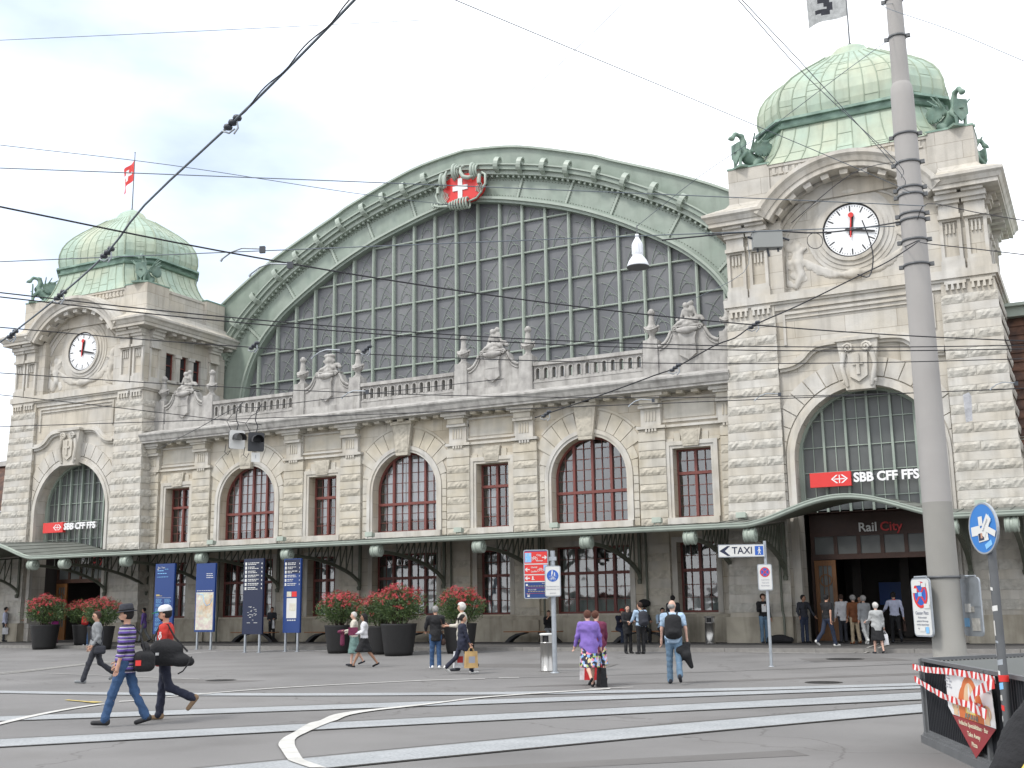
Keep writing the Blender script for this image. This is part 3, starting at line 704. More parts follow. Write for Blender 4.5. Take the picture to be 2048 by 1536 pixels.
ib.box(-13, 13, .05, 1.9, 1.2, 1.25); ib.box(-13, 13, .05, 1.9, 4.1, 4.3); ib.box(-13, 13, .05, 1.9, 7.9, 7.95)
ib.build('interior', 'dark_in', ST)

# attic: balustrades, crest panels
at = BB(); YB = -.30
def balu(x0, x1, nm='balustrade'):
    mb = BB(); mb.box(x0, x1, YB, YB+.34, 9.44, 9.70); mb.box(x0-.0, x1+.0, YB-.05, YB+.38, 10.33, 10.46); mb.box(x0, x1, YB-.02, YB+.36, 9.70, 9.75)
    n = max(2, round((x1-x0)/.335)); st = (x1-x0)/n; ops = [dict(x0=x0+(i+.5)*st-.075, x1=x0+(i+.5)*st+.075, c=x0+(i+.5)*st, r=.075, sp=10.16, zb=9.87) for i in range(n)]
    bk = []
    for o in ops:
        o['zb'] = 9.84
    for y, fl in ((YB+.04, 0), (YB+.26, 1)): wall_open(mb, x0, x1, 9.75, 10.33, y, ops)
    for o in ops:
        jamb(mb, o, YB+.04, YB+.26); moulding(mb, o, .0, .045, YB+.015, YB+.04)
    mb.build(nm, 'stone_grey', ST)
def pedestal(mb, x, h=10.50):
    mb.box(x-.29, x+.29, YB-.09, YB+.5, 9.43, 9.72); mb.box(x-.27, x+.27, YB-.06, YB+.47, 9.72, h-.0); mb.box(x-.26, x+.26, YB-.04, YB+.44, h, h+.26)
def crest_panel(cx):
    mb = BB()
    for s_ in (-1, 1): pedestal(mb, cx+s_*1.37)
    P = [(-1.1, 9.72), (-1.1, 10.5), (-.98, 10.52), (-.82, 10.62), (-.7, 10.78), (-.6, 11.0), (-.42, 11.08), (0, 11.12), (.42, 11.08), (.6, 11.0), (.7, 10.78), (.82, 10.62), (.98, 10.52), (1.1, 10.5), (1.1, 9.72)]
    mb.prism([(cx+a, b) for a, b in P][::-1], YB+.02, YB+.42)
    mb.box(cx-1.1, cx+1.1, YB-.04, YB+.44, 9.43, 9.72)
    for s_ in (-1, 1):
        Q = [(1.08, 10.5), (.98, 10.52), (.82, 10.62), (.7, 10.78), (.6, 11.0)]
        mb.tube([(cx+s_*a, YB+.0, b+.0) for a, b in Q], .055, 6); mb.tube([(cx+s_*(a-.03), YB+.0, b-.13) for a, b in Q], .03, 5)
        mb.tube([(cx+s_*(.45+.1*(1-i/14)*math.cos(i*.8)), YB-.05, 11.02+.1*(1-i/14)*math.sin(i*.8)) for i in range(14)], .03, 5)
    sh = [(-.33, 10.85), (.33, 10.85), (.27, 10.65), (.3, 10.1), (.02, 9.9), (-.3, 10.1), (-.27, 10.65)]
    mb.prism([(cx+a, b) for a, b in sh], YB-.10, YB+.03)
    mb.box(cx-.3, cx+.3, YB-.115, YB-.09, 10.42, 10.45)
    mb.tube([(cx-.36, YB-.05, 10.98), (cx-.1, YB-.13, 10.93), (cx+.1, YB-.13, 10.93), (cx+.36, YB-.05, 10.98)], [.07, .13, .13, .07], 8)
    mb.box(cx-.52, cx+.52, YB-.06, YB+.4, 11.08, 11.14)
    return mb
for cx in SM: crest_panel(cx).build('crest_panel', 'stone_grey', ST)
for a, b in ((-9.73, -5.47), (-2.13, 2.13), (5.47, 9.73)): balu(a, b)
rb = BB(); rb.box(-13, 13, .1, 4.3, 9.38, 9.42); rb.build('terrace_roof', 'lead_roof', ST)
# urns
um = MB(True); um.scale = False
prof = [(.24, 0), (.24, .05), (.13, .16), (.12, .26), (.17, .33), (.24, .40), (.27, .52), (.25, .60), (.17, .66), (.16, .70), (.13, .80), (.115, 1.02), (.10, 1.12), (.15, 1.16), (.16, 1.24), (.12, 1.30), (.07, 1.38), (.0001, 1.40)]
um.lathe(prof, n=18)
for s_ in (-1, 1):
    um.lathe([(.001, -.07), (.06, -.04), (.075, .0), (.06, .05), (.001, .08)], (s_*.29, 0, .60), 8); um.tube([(s_*.29, 0, .62), (s_*.33, 0, .5), (s_*.29, 0, .4)], .03, 5)
um.tube([(-.28, -.05, .58), (-.15, -.23, .47), (0, -.29, .42), (.15, -.23, .47), (.28, -.05, .58)], .035, 6)
for k in range(8): a = k*math.pi/4; um.lathe([(.001, -.03), (.035, 0), (.001, .04)], (.13*math.cos(a), .13*math.sin(a), 1.27), 6)
URN = None; order = ['first', 'second', 'third', 'fourth', 'fifth', 'sixth', 'seventh', 'eighth']
k = 0
for cx in SM:
    for s_ in (-1, 1):
        p = bt((cx+s_*1.37, YB+.2, 10.76))
        o = um.build('stone_urn', 'stone_grey', loc=p) if URN is None else URN.copy()
        if URN is None: URN = o
        else: COL.objects.link(o); o.location = p
        tag(o, 'grey carved stone urn on the attic pedestals, %s from the left' % order[k], 'urn', 'urns along the attic'); k += 1
# cherub groups
def cherub(seed):
    rd = random.Random(seed); P = []
    if seed % 2 == 0:     # one figure under a block of foliage
        P += [ell((0, 0, .62), (.27, .2, .2)), ell((0, -.02, .40), (.15, .13, .2)), cap((-.12, -.05, .45), (-.3, -.05, .62), .06, .05), cap((.12, -.05, .45), (.3, -.05, .60), .06, .05), ell((-.17, 0, .85), (.14, .15, .1)), ell((.14, 0, .84), (.16, .15, .1)), ell((0, 0, .86), (.16, .16, .09))]
    else:
        P += [ell((-.1, -.05, .92), (.115, .12, .13)), ell((.1, .02, 1.0), (.115, .12, .13)), ell((-.08, 0, .62), (.14, .13, .22)), ell((.12, .03, .68), (.14, .13, .24)), cap((-.2, -.05, .72), (-.3, -.1, .35), .06, .05), cap((.2, 0, .8), (.32, -.05, .5), .06, .05), cap((-.1, -.1, .75), (.15, -.1, .66), .05, .045)]
    P += [cap((-.08, -.05, .35), (-.35, -.18, .2), .1, .075), cap((-.35, -.18, .2), (-.58, -.1, .12), .075, .05), cap((.1, -.05, .35), (.38, -.18, .22), .1, .075), cap((.38, -.18, .22), (.5, -.12, .0), .07, .05), ell((.4, 0, .38), (.2, .15, .12)), ell((-.36, .02, .2), (.22, .14, .12)), ell((0, 0, .12), (.42, .2, .16)), ell((.56, 0, .28), (.1, .1, .08))]
    for i in range(10): P.append(ell((rd.uniform(-.5, .5), rd.uniform(-.12, .05), rd.uniform(.05, .4)), (.07, .07, .07)))
    return sdf_mesh(P, .035, .05)
for i, (cx, lb) in enumerate(zip(SM, ('stone cherub group on the crest panel beside the left clock tower', 'stone cherub group carrying a block of foliage, on the crest panel left of the middle', 'stone pair of cherubs on the crest panel right of the middle', 'stone pair of cherubs on the crest panel beside the right clock tower'))):
    o = cherub((1, 0, 3, 5)[i]).build('cherub_statue', 'stone_grey', loc=bt((cx, YB+.18, 11.06))); o.scale = (1.05, 1.05, 1.05); tag(o, lb, 'statue', 'cherub statues on the attic')

# great arched hall front
def crom(P, n=6):
    o = []; P = [Vector((p[0], 0, p[1])) for p in P]
    for i in range(len(P)-1):
        a, b, c_, d_ = P[max(i-1, 0)], P[i], P[i+1], P[min(i+2, len(P)-1)]
        for k_ in range(n):
            t = k_/n; q = .5*((2*b)+(c_-a)*t+(2*a-5*b+4*c_-d_)*t*t+(3*b-a-3*c_+d_)*t**3); o.append((q.x, q.z))
    o.append((P[-1].x, P[-1].z)); return o
def resamp(P, n):
    P = np.array(P); s_ = np.r_[0, np.cumsum(np.hypot(*np.diff(P, axis=0).T))]; t = np.linspace(0, s_[-1], n)
    return np.stack([np.interp(t, s_, P[:, 0]), np.interp(t, s_, P[:, 1])], 1)
IN = crom([(0, 19.12), (1.35, 18.86), (2.7, 18.53), (4.85, 17.87), (7.0, 16.93), (9.1, 15.72), (10.2, 14.9), (11.15, 13.85), (11.8, 12.5), (12.05, 11.0), (12.05, 9.3)])
RL = crom([(0, 20.32), (1.5, 20.08), (4.06, 19.5), (6.26, 18.75), (8.46, 17.68), (9.73, 16.95), (10.82, 16.15), (12.3, 14.8), (13.4, 13.3), (14.2, 11.4), (14.5, 9.3)])
RF = crom([(0, 21.46), (2.64, 21.1), (5.85, 20.08), (6.97, 19.6), (9, 18.75), (10.54, 18.05), (11.75, 17.4), (13.5, 16.3), (15.5, 14.8), (17, 13)])
NA = 90
def both(P, n=NA):
    Q = resamp(P, n); return [(-a, b) for a, b in Q[::-1]]+[(a, b) for a, b in Q[1:]]
IN2, RL2, RF2 = both(IN), both(RL), both(RF)
def offc(P, d):
    P = np.array(P); T = np.gradient(P, axis=0); T /= np.linalg.norm(T, axis=1)[:, None]; Nn = np.stack([-T[:, 1], T[:, 0]], 1); return [tuple(q) for q in P+Nn*d]
def strip(mb, A, B, ya, yb, m=0):
    for i in range(len(A)-1): mb.quad((A[i][0], ya, A[i][1]), (B[i][0], yb, B[i][1]), (B[i+1][0], yb, B[i+1][1]), (A[i+1][0], ya, A[i+1][1]), m)
ga = BB()
def band(A, B, y0, y1, m=0):        # closed box section between two curves (A inner, B outer)
    strip(ga, B, A, y0, y0, m); strip(ga, A, A, y0, y1, m); strip(ga, B, B, y1, y0, m)
band(IN2, offc(IN2, .12), 4.25, 4.75, 0); band(offc(IN2, .12), offc(IN2, .22), 4.15, 4.75, 1); band(offc(IN2, .22), offc(IN2, .30), 4.32, 4.75, 0)
strip(ga, RL2, offc(IN2, .30), 4.42, 4.42, 0)
band(offc(RL2, -.02), offc(RL2, .16), 4.12, 4.5, 1); band(offc(RL2, .16), offc(RL2, .34), 3.98, 4.5, 0); band(offc(RL2, .34), offc(RL2, .40), 3.90, 4.5, 1)
R34 = offc(RL2, .40)
strip(ga, RF2, R34, 4.35, 4.45, 0)
band(RF2, offc(RF2, .09), 4.22, 4.9, 1)
# roof shell going back
strip(ga, offc(RF2, .09), offc(RF2, .09), 30, 4.9, 2)
# dentils, riveted ribs
Q = resamp(RL2, 150)
for i in range(1, 149):
    a, b = Q[i-1], Q[i+1]; d = (b-a)/np.linalg.norm(b-a); n_ = np.array([-d[1], d[0]]); c_ = Q[i]
    P = [c_+d*.045-n_*.0, c_+d*.045-n_*.12, c_-d*.045-n_*.12, c_-d*.045]
    ga.prism([tuple(p) for p in P][::-1], 4.2, 4.42, 1)
I3 = np.array(offc(IN2, .30)); Rr = np.array(RL2)
Nc = len(I3)
for s_ in (-1, 1):
    for xx in (2.9, 5.1, 7.35, 9.7, 12.1):
        c1 = Rr[np.argmin(abs(Rr[:, 0]-s_*xx)+(0 if True else 0))]; c0 = I3[np.argmin(np.hypot(*(I3-c1).T))]
        dd = (c1-c0)/np.linalg.norm(c1-c0); nn_ = np.array([-dd[1], dd[0]])*.05
        ga.prism([tuple(c0-nn_), tuple(c1-nn_), tuple(c1+nn_), tuple(c0+nn_)][::-1], 4.36, 4.42, 1)
        for t in np.linspace(.06, .94, 9):
            for sg in (-1, 1):
                q = c0+(c1-c0)*t+nn_*sg*1.8; ga.box(q[0]-.014, q[0]+.014, 4.40, 4.42, q[1]-.014, q[1]+.014, 2)
for P, st in ((offc(IN2, .36), 1), (offc(RL2, -.19), 1)):
    for q in resamp(P, 260): ga.box(q[0]-.014, q[0]+.014, 4.395, 4.42, q[1]-.014, q[1]+.014, 2)
ga.build('hall_arch', ['green_paint', 'green_light', 'green_dark'], ST)
# scroll brackets on the arch
SX = [1.804, 2.933, 4.068, 5.189, 6.354, 7.469, 8.675, 9.95, 11.1, 12.25, 13.3]
Rc = np.array(RL2)
for s_ in (-1, 1):
    for xx in SX:
        i = int(np.argmin(abs(Rc[:, 0]-s_*(xx-.1)))); c_ = Rc[i]; d = Rc[min(i+1, len(Rc)-1)]-Rc[max(i-1, 0)]; d /= np.linalg.norm(d); n_ = np.array([-d[1], d[0]])
        mb = BB(); path = []
        for k_ in range(15):      # C shaped curl, in the plane of (normal, y)
            a = -100+k_*24; rr = .24*(1-.03*max(0, k_-5)); path.append((c_+n_*(.42+rr*math.sin(R_(a+90-10))*1.0+.02), 4.12-.02-rr*1.2*math.cos(R_(a-10))*1))
        path = [(c_+n_*(-.05), 4.3), (c_+n_*.06, 4.02)]
        for k_ in range(16):
            t = R_(-60+k_*22); rr = .35-.011*k_; path.append((c_+n_*(.42+rr*math.sin(t)), 3.98-rr*.75*math.cos(t)))
        V = []; hw = .105
        for p, y in path:
            V += [(p[0]-d[0]*hw, y, p[1]-d[1]*hw), (p[0]+d[0]*hw, y, p[1]+d[1]*hw)]
        cpt = (c_+n_*.42, 3.98); V2 = []
        for p, y in path:
            p2 = p+(cpt[0]-p)*.22; y2 = y+(cpt[1]-y)*.22
            V2 += [(p2[0]-d[0]*hw, y2, p2[1]-d[1]*hw), (p2[0]+d[0]*hw, y2, p2[1]+d[1]*hw)]
        n = len(path); A = V+V2; o2 = 2*n; F = []
        for q in range(n-1):
            F += [(2*q, 2*q+2, 2*q+3, 2*q+1), (o2+2*q, o2+2*q+1, o2+2*q+3, o2+2*q+2), (2*q, o2+2*q, o2+2*q+2, 2*q+2), (2*q+1, 2*q+3, o2+2*q+3, o2+2*q+1)]
        mb.add(A, F, 0)
        mb.tube([tuple((cpt[0]-d*.1)[[0]])+(3.98,)+tuple((cpt[0]-d*.1)[[1]]), tuple((cpt[0]+d*.1)[[0]])+(3.98,)+tuple((cpt[0]+d*.1)[[1]])], .05, 8)
        mb.build('scroll_bracket', 'green_light', ST)
# glazing
gl = BB(); YG = 4.62
P = [(a, YG, b) for a, b in IN2]; zb = 9.3
for i in range(len(IN2)-1): gl.quad((IN2[i][0], YG, zb), (IN2[i+1][0], YG, zb), (IN2[i+1][0], YG, IN2[i+1][1]), (IN2[i][0], YG, IN2[i][1]))
GW = gl.build('hall_window', 'hall_glass', ST)
xin = np.array(IN2)
def ztop(x): return float(np.interp(abs(x), [p[0] for p in IN], [p[1] for p in IN])) if abs(x) < 12.04 else 9.3
def xhalf(z):
    zz_ = np.array([p[1] for p in IN])[::-1]; xx_ = np.array([p[0] for p in IN])[::-1]; return float(np.interp(z, zz_, xx_))
mu = BB(); tb = BB(); curl = BB(); SP = 1.083
xs_ = [(.5+k_)*SP for k_ in range(11)]
for s_ in (-1, 1):
    for x in xs_:
        mu.box(s_*x-.055, s_*x+.055, YG-.16, YG-.003, zb, ztop(x)+.05)
        mu.box(s_*x-.02, s_*x+.02, YG-.19, YG-.16, zb, ztop(x)+.05)
ZL = [9.4, 10.8, 12.2, 13.62, 15.0, 16.42, 17.82]
for z in ZL[1:]:
    h_ = xhalf(z); tb.box(-h_, h_, YG-.10, YG-.004, z-.035, z+.035); tb.box(-h_, h_, YG-.12, YG-.10, z-.012, z+.012, 0)
# art nouveau curls inside each light
def arcc(x0, z0, r, a0, a1, rad=.012, n=9):
    rad *= .85
    pts = []
    for i in range(n):
        a = R_(a0+(a1-a0)*i/(n-1)); x, z = x0+r*math.cos(a), z0+r*math.sin(a)
        if z < ztop(x)-.03 and z > zb and abs(x) < 12: pts.append((x, YG-.03, z))
    if len(pts) > 1: curl.tube(pts, rad, 4, cap=False)
edges = [-x for x in xs_[::-1]]+xs_
edges = [edges[0]-SP]+edges+[edges[-1]+SP]
for i in range(len(edges)-1):
    a, b = edges[i], edges[i+1]; mid = (a+b)/2
    for z in ZL:
        if z > ztop(mid): continue
        s_ = 1
        arcc(a+.03, z+.0, 1.0*SP-.06, 0, 78); arcc(b+.95, z-.1, 1.75, 132, 176, .012); arcc(a+.2, z+.1, .62, 2, 62, .012); arcc(b-.45, z+.05, .42, 20, 100, .012); arcc(mid+.5, z-.1, .75, 120, 170, .01)
mu.build('mullion', 'green_light', GW); tb.build('transom', 'green_light', GW); curl.build('ornament', 'green_paint', GW)
# crest with red shield at the crown
CR = thing('crest', 'red shield with white cross and coiled green serpents crowning the great arch', 'emblem', bt((0.05, 4.0, 19.2)))
KR = 1.2
mb = MB(); mb.scale = False
pts = [(-1.05, .25), (-.9, .95), (-.2, 1.22), (.6, 1.2), (1.2, .95), (1.3, .35), (.95, -.1), (.4, -.28), (-.2, -.3), (-.8, -.15)]
pp = crom(pts+[pts[0]], 5)[:-1]
mb.prism([(a, b) for a, b in pp][::-1], -.16, .2); mb.build('shield', 'red_sign', CR)
mb = MB(); mb.box(-.13, .13, -.21, -.155, -.12, 1.02); mb.box(-.44, -.131, -.21, -.155, .36, .62); mb.box(.131, .44, -.21, -.155, .36, .62); mb.build('cross', 'white', CR)
mb = MB()
def coil(c_, r, turns, pitch, th, ax='x', ph=0, n=22):
    P = []
    for i in range(int(n*turns)+1):
        a = ph+2*math.pi*i/n; q = pitch*i/n
        P.append((c_[0]+q, c_[1]+r*math.cos(a)*.8, c_[2]+r*math.sin(a)) if ax == 'x' else (c_[0]+r*math.cos(a), c_[1]+q, c_[2]+r*math.sin(a)))
    mb.tube(P, th, 7)
for xx, zz_, rr in ((-1.1, 1.05, .40), (-.35, 1.42, .42), (.75, 1.28, .42)):
    for q in range(3): coil((xx+q*.11, -.1+.02*q, zz_), rr-.06*q, .8, .02, .085-.012*q, 'x', 1.0)
for q in range(7): coil((-.55+q*.17, -.25, -.42), .18+.035*min(q, 3), 1, .03, .055, 'x')
mb.tube([(-.75, -.3, 1.5), (-.8, -.4, 1.2), (-.85, -.4, .9), (-.8, -.38, .65), (-.95, -.3, .6)], [.06, .1, .12, .11, .05], 8)
mb.tube([(.1, -.3, 1.55), (.15, -.42, 1.25), (.3, -.42, .98), (.6, -.4, .86), (.85, -.3, .95)], [.07, .1, .12, .12, .06], 8)
mb.tube([(1.25, -.1, 1.15), (1.5, -.2, .95), (1.5, -.2, .45), (1.35, -.25, .2)], [.05, .07, .07, .05], 7)
mb.tube([(1.15, -.2, 1.0), (1.17, -.28, .7), (1.17, -.28, .5)], [.1, .12, .11], 8)
mb.tube([(-1.25, -.15, .8), (-1.45, -.2, .3), (-1.3, -.25, -.1), (-1.1, -.2, -.25)], .07, 7); mb.tube([(-1.3, -.25, .7), (-1.28, -.3, .35)], .1, 8)
mb.tube([(.55, -.25, -.35), (1.0, -.25, -.25), (1.3, -.25, .05)], .05, 7); mb.tube([(-1.6, -.15, -.2), (-1.3, -.2, -.32), (-.7, -.25, -.42)], .07, 7)
for q in range(5): coil((.75+.0*q, -.2, .25), .22+.09*q, .22, 0, .025, 'y', -.5)
for q in range(5): coil((-.55, -.2, .2), .2+.09*q, .25, 0, .022, 'y', 2.6)
for q in range(3): mb.tube([(-1.75+q*.17, -.1, -.05-.02*q), (-1.72+q*.17, -.16, -.2), (-1.62+q*.17, -.12, -.32)], .06, 6)
for q in (-.05, .25): mb.lathe([(.001, -.1), (.09, -.03), (.1, .03), (.04, .1), (.001, .11)], (q, -.35, 1.55), 9)
mb.build('serpent_coils', 'green_light', CR)
for s_ in (-1,): pass

# ------------------------------------------------------------------ clock towers
YF = -1.0; YBK = 4.25
def hwz(z): return 4.09+(10.9-z)*.0425           # half width of the battered base at height z
def tower(sx):
    X = sx*D; rnd = random.Random(3+sx)
    w_ = BB(); op = dict(c=X, x0=X-2.22, x1=X+2.22, zb=.2, r=2.22, sp=6.12)
    wall_open(w_, X-2.62, X+2.62, .2, 11.5, YF+.06, [op]); jamb(w_, op, YF+.06, -.2, 0, False)
    for s_ in (-1, 1):        # corner piers, battered
        xi = X+s_*2.56; b0, b1 = X+s_*hwz(.2), X+s_*hwz(11.3); yf0 = YF-.05-.10; yf1 = YF-.05
        P = [(xi, yf0, .2), (b0, yf0, .2), (b0, YBK+.3, .2), (xi, YBK+.3, .2), (xi, yf1, 11.3), (b1, yf1, 11.3), (b1, YBK, 11.3), (xi, YBK, 11.3)]
        if s_ < 0: P = [P[1], P[0], P[3], P[2], P[5], P[4], P[7], P[6]]
        w_.hexa(P)
    # upper storey
    opn = dict(c=X, x0=X-2.45, x1=X+2.45, zb=11.62, r=2.95, sp=12.41)
    P_ = [(X-2.28, 11.62)]+[(X+2.78*math.cos(a), 12.41+2.78*math.sin(a)) for a in np.linspace(math.pi-math.asin(.30)-.3, math.asin(.30)+.3, 26)]+[(X+2.28, 11.62)]
    w_.add([(a, -.72, b) for a, b in P_], [list(range(len(P_)))[::-1]])
    for a, b in zip(P_, P_[1:]): w_.quad((a[0], YF-.0, a[1]), (a[0], -.72, a[1]), (b[0], -.72, b[1]), (b[0], YF, b[1]))
    for i in range(len(P_)-1):      # wall around the tympanum up to the hood
        a, b = P_[i], P_[i+1]
        if b[0] <= a[0]+1e-6: continue
        w_.quad((a[0], YF, a[1]), (b[0], YF, b[1]), (b[0], YF, 12.41+math.sqrt(max(.01, 3.3**2-(b[0]-X)**2))), (a[0], YF, 12.41+math.sqrt(max(.01, 3.3**2-(a[0]-X)**2))))
    for s_ in (-1, 1):
        xa, xb = sorted((X+s_*2.2, X+s_*3.95)); w_.box(xa, xb, YF-.02, 0.3, 11.5, 14.05)
    w_.box(X-3.9, X-3.6, .3, YBK-.2, 11.5, 14.05); 
    # inner side wall with three small windows (faces the hall on the left tower)
    w_.box(X+3.6, X+3.9, .3, YBK-.2, 11.5, 11.9); w_.box(X+3.6, X+3.9, .3, YBK-.2, 13.15, 14.05)
    wy = [(.42, .95), (1.27, 1.80), (2.12, 2.66)]; prev = .3
    for a, b in wy: w_.box(X+3.6, X+3.9, prev, a, 11.9, 13.15); prev = b
    w_.box(X+3.6, X+3.9, prev, YBK-.2, 11.9, 13.15)
    w_.box(X-3.9, X+3.9, YBK-.2, YBK, 8, 14.05); w_.box(X-2.3, X+2.3, .1, YBK-.3, 11.3, 11.5)
    T = w_.build('clock_tower', 'stone_tower', ST)
    # rustication
    piers = {-1: BB(), 1: BB()}
    bands = [4.32+.563*i for i in range(12)]
    allb = [1.44+.563*i for i in range(5)]+bands
    for z in allb:
        z1 = z+.29
        if z1 > 11.0: continue
        gf_ = z < 4
        for s_ in (-1, 1):
            rk = jt = piers[s_]; xi = 2.53; yf = YF-.05-.10*(11.3-z)/11.1-.02
            xo = hwz(z)+.03; dx = (hwz(z)-hwz(z1))
            cutx = [xi, xi+rnd.uniform(.5, .95), xo]
            for a, b in zip(cutx, cutx[1:]):
                A, B = (X+a+.004, X+b-.004) if s_ > 0 else (X-b+.004, X-a-.004)
                rock_block(rk, A, B, z, z1, yf, .055 if not gf_ else .025, dx1=(dx if (s_ > 0 and b == xo) else 0), dx0=(-dx if (s_ < 0 and b == xo) else 0))
            # smooth course leaning out to the rough one
            A, B = (X+xi, X+hwz(z1)+.02) if s_ > 0 else (X-hwz(z1)-.02, X-xi)
            if z1+.27 < 11.05: jt.box(A, B, yf-.018, yf+.1, z1+.004, z1+.262, 1)
            # side faces
            for side in (s_,):
                xs = X+side*(hwz(z)+.02); ya = YF-.1; ylen = YBK+.2
                cy = [ya, ya+rnd.uniform(.8, 1.4), ya+rnd.uniform(2.2, 3.0), ylen]
                if gf_ or abs(xs) < 13.2 and z < 9.2: cy = [ya, YW-.02]
                for a, b in zip(cy, cy[1:]): rock_block(rk, a, b-.008, z, z1, xs, .045, ax=0, sgn=side)
    [piers[s_].build('corner_pier', ['stone_rock', 'stone_plain'], T) for s_ in (-1, 1)]
    t = BB()
    for s_ in (-1, 1): 
        a, b = sorted((X+s_*2.5, X+s_*(hwz(.8)+.08))); t.box(a, b, YF-.30, .0, .0, 1.3, 1)
    # arch surround
    moulding(t, dict(op, zb=1.3), -.02, .13, YF-.06, YF+.1); moulding(t, dict(op, zb=1.3), .13, .24, YF+.0, YF+.08)
    n = 13; eds = np.linspace(R_(4), R_(84), 9)
    for s_ in (0, 1):
        for i in range(8):
            A0, A1 = eds[i]+.006, eds[i+1]-.006
            mid = (A0+A1)/2; r1 = min(3.08, 2.5/max(.05, math.cos(min(A0, A1))))
            r1a = min(3.1, 2.5/math.cos(A0)); r1b = min(3.1, 2.5/max(.05, math.cos(A1)))
            P = [(2.50*math.cos(A0), 2.50*math.sin(A0)), (2.50*math.cos(mid), 2.50*math.sin(mid)), (2.50*math.cos(A1), 2.50*math.sin(A1)), (r1b*math.cos(A1), r1b*math.sin(A1)), (r1a*math.cos(A0), r1a*math.sin(A0))]
            if r1b < 2.52: continue
            P = [((X+(a if not s_ else -a)), 6.12+b) for a, b in P]
            t.prism(P[::(1 if s_ else -1)], YF+.0-.004*(i % 2), YF+.07)
    for j in range(8):
        z_ = 4.3+j*.285
        if z_ > 6.2: break
        for s_ in (-1, 1): t.box(*sorted((X+s_*2.49, X+s_*2.58)), YF+.0, YF+.07, z_+.01, z_+.27)
    # ogee hood over the voussoirs
    H = [(-2.5, 9.08), (-2.1, 9.12), (-1.75, 9.28), (-1.5, 9.52), (-1.2, 9.66), (-.5, 9.70), (.5, 9.70), (1.2, 9.66), (1.5, 9.52), (1.75, 9.28), (2.1, 9.12), (2.5, 9.08)]
    H = [(X+a, b) for a, b in crom(H, 4)]
    for o0, o1, yy in ((0, .09, -.14), (.09, .2, -.08), (-.1, 0, -.04)):
        A, B = offc(H, o0), offc(H, o1)
        A = [(max(X-2.53, min(X+2.53, a)), b) for a, b in A]; B = [(max(X-2.53, min(X+2.53, a)), b) for a, b in B]
        for i in range(len(A)-1):
            t.quad((A[i][0], YF+yy, A[i][1]), (A[i+1][0], YF+yy, A[i+1][1]), (B[i+1][0], YF+yy, B[i+1][1]), (B[i][0], YF+yy, B[i][1]))
            t.quad((A[i+1][0], YF+yy, A[i+1][1]), (A[i][0], YF+yy, A[i][1]), (A[i][0], YF+.07, A[i][1]), (A[i+1][0], YF+.07, A[i+1][1])); t.quad((B[i][0], YF+yy, B[i][1]), (B[i+1][0], YF+yy, B[i+1][1]), (B[i+1][0], YF+.07, B[i+1][1]), (B[i][0], YF+.07, B[i][1]))
    # keystone with crest
    t.prism([(X-.42, 8.15), (X-.62, 9.72), (X+.62, 9.72), (X+.42, 8.15)][::-1], YF-.28, YF+.07)
    t.box(X-.68, X+.68, YF-.36, YF+.07, 9.70, 9.80); t.prism([(X-.26, 8.55), (X-.30, 9.3), (X+.30, 9.3), (X+.26, 8.55), (X, 8.38)][::-1], YF-.36, YF-.27)
    t.box(X-.05, X+.05, YF-.42, YF-.35, 8.6, 9.25); t.box(X-.16, X+.16, YF-.41, YF-.35, 8.9, 8.98)
    for s_ in (-1, 1):
        t.tube([(X+s_*(.27+.16*(1-i/16)*math.cos(i*.75)), YF-.38, 9.45+.16*(1-i/16)*math.sin(i*.75)) for i in range(15)], .045, 6)
        t.tube([(X+s_*.42, YF-.3, 9.3), (X+s_*.5, YF-.34, 8.9), (X+s_*.42, YF-.33, 8.5), (X+s_*.36, YF-.3, 8.25)], [.1, .07, .08, .05], 7)
        for zz_ in (8.4, 8.7, 9.0): t.lathe([(.001, -.09), (.08, 0), (.001, .09)], (X+s_*.47, YF-.3, zz_), 7)
    # sunk panel and string course
    for X0, X1, Zb, Zt in ((X-2.32, X+2.32, 10.86, 10.94), (X-2.32, X-2.24, 9.86, 10.86), (X+2.24, X+2.32, 9.86, 10.86), (X-2.22, X+2.22, 10.72, 10.76)): t.box(X0, X1, YF+.0, YF+.07, Zb, Zt)
    t.box(X-2.6, X+2.6, YF-.02, .2, 11.02, 11.22)
    S1 = 4.12
    def belt(z0, z1, hx, y0, m=0):
        t.box(X-hx, X+hx, y0, YBK+(y0-YF)*-1, z0, z1, m)
    belt(11.30, 11.56, 4.2, YF-.16); belt(11.22, 11.30, 4.13, YF-.09)
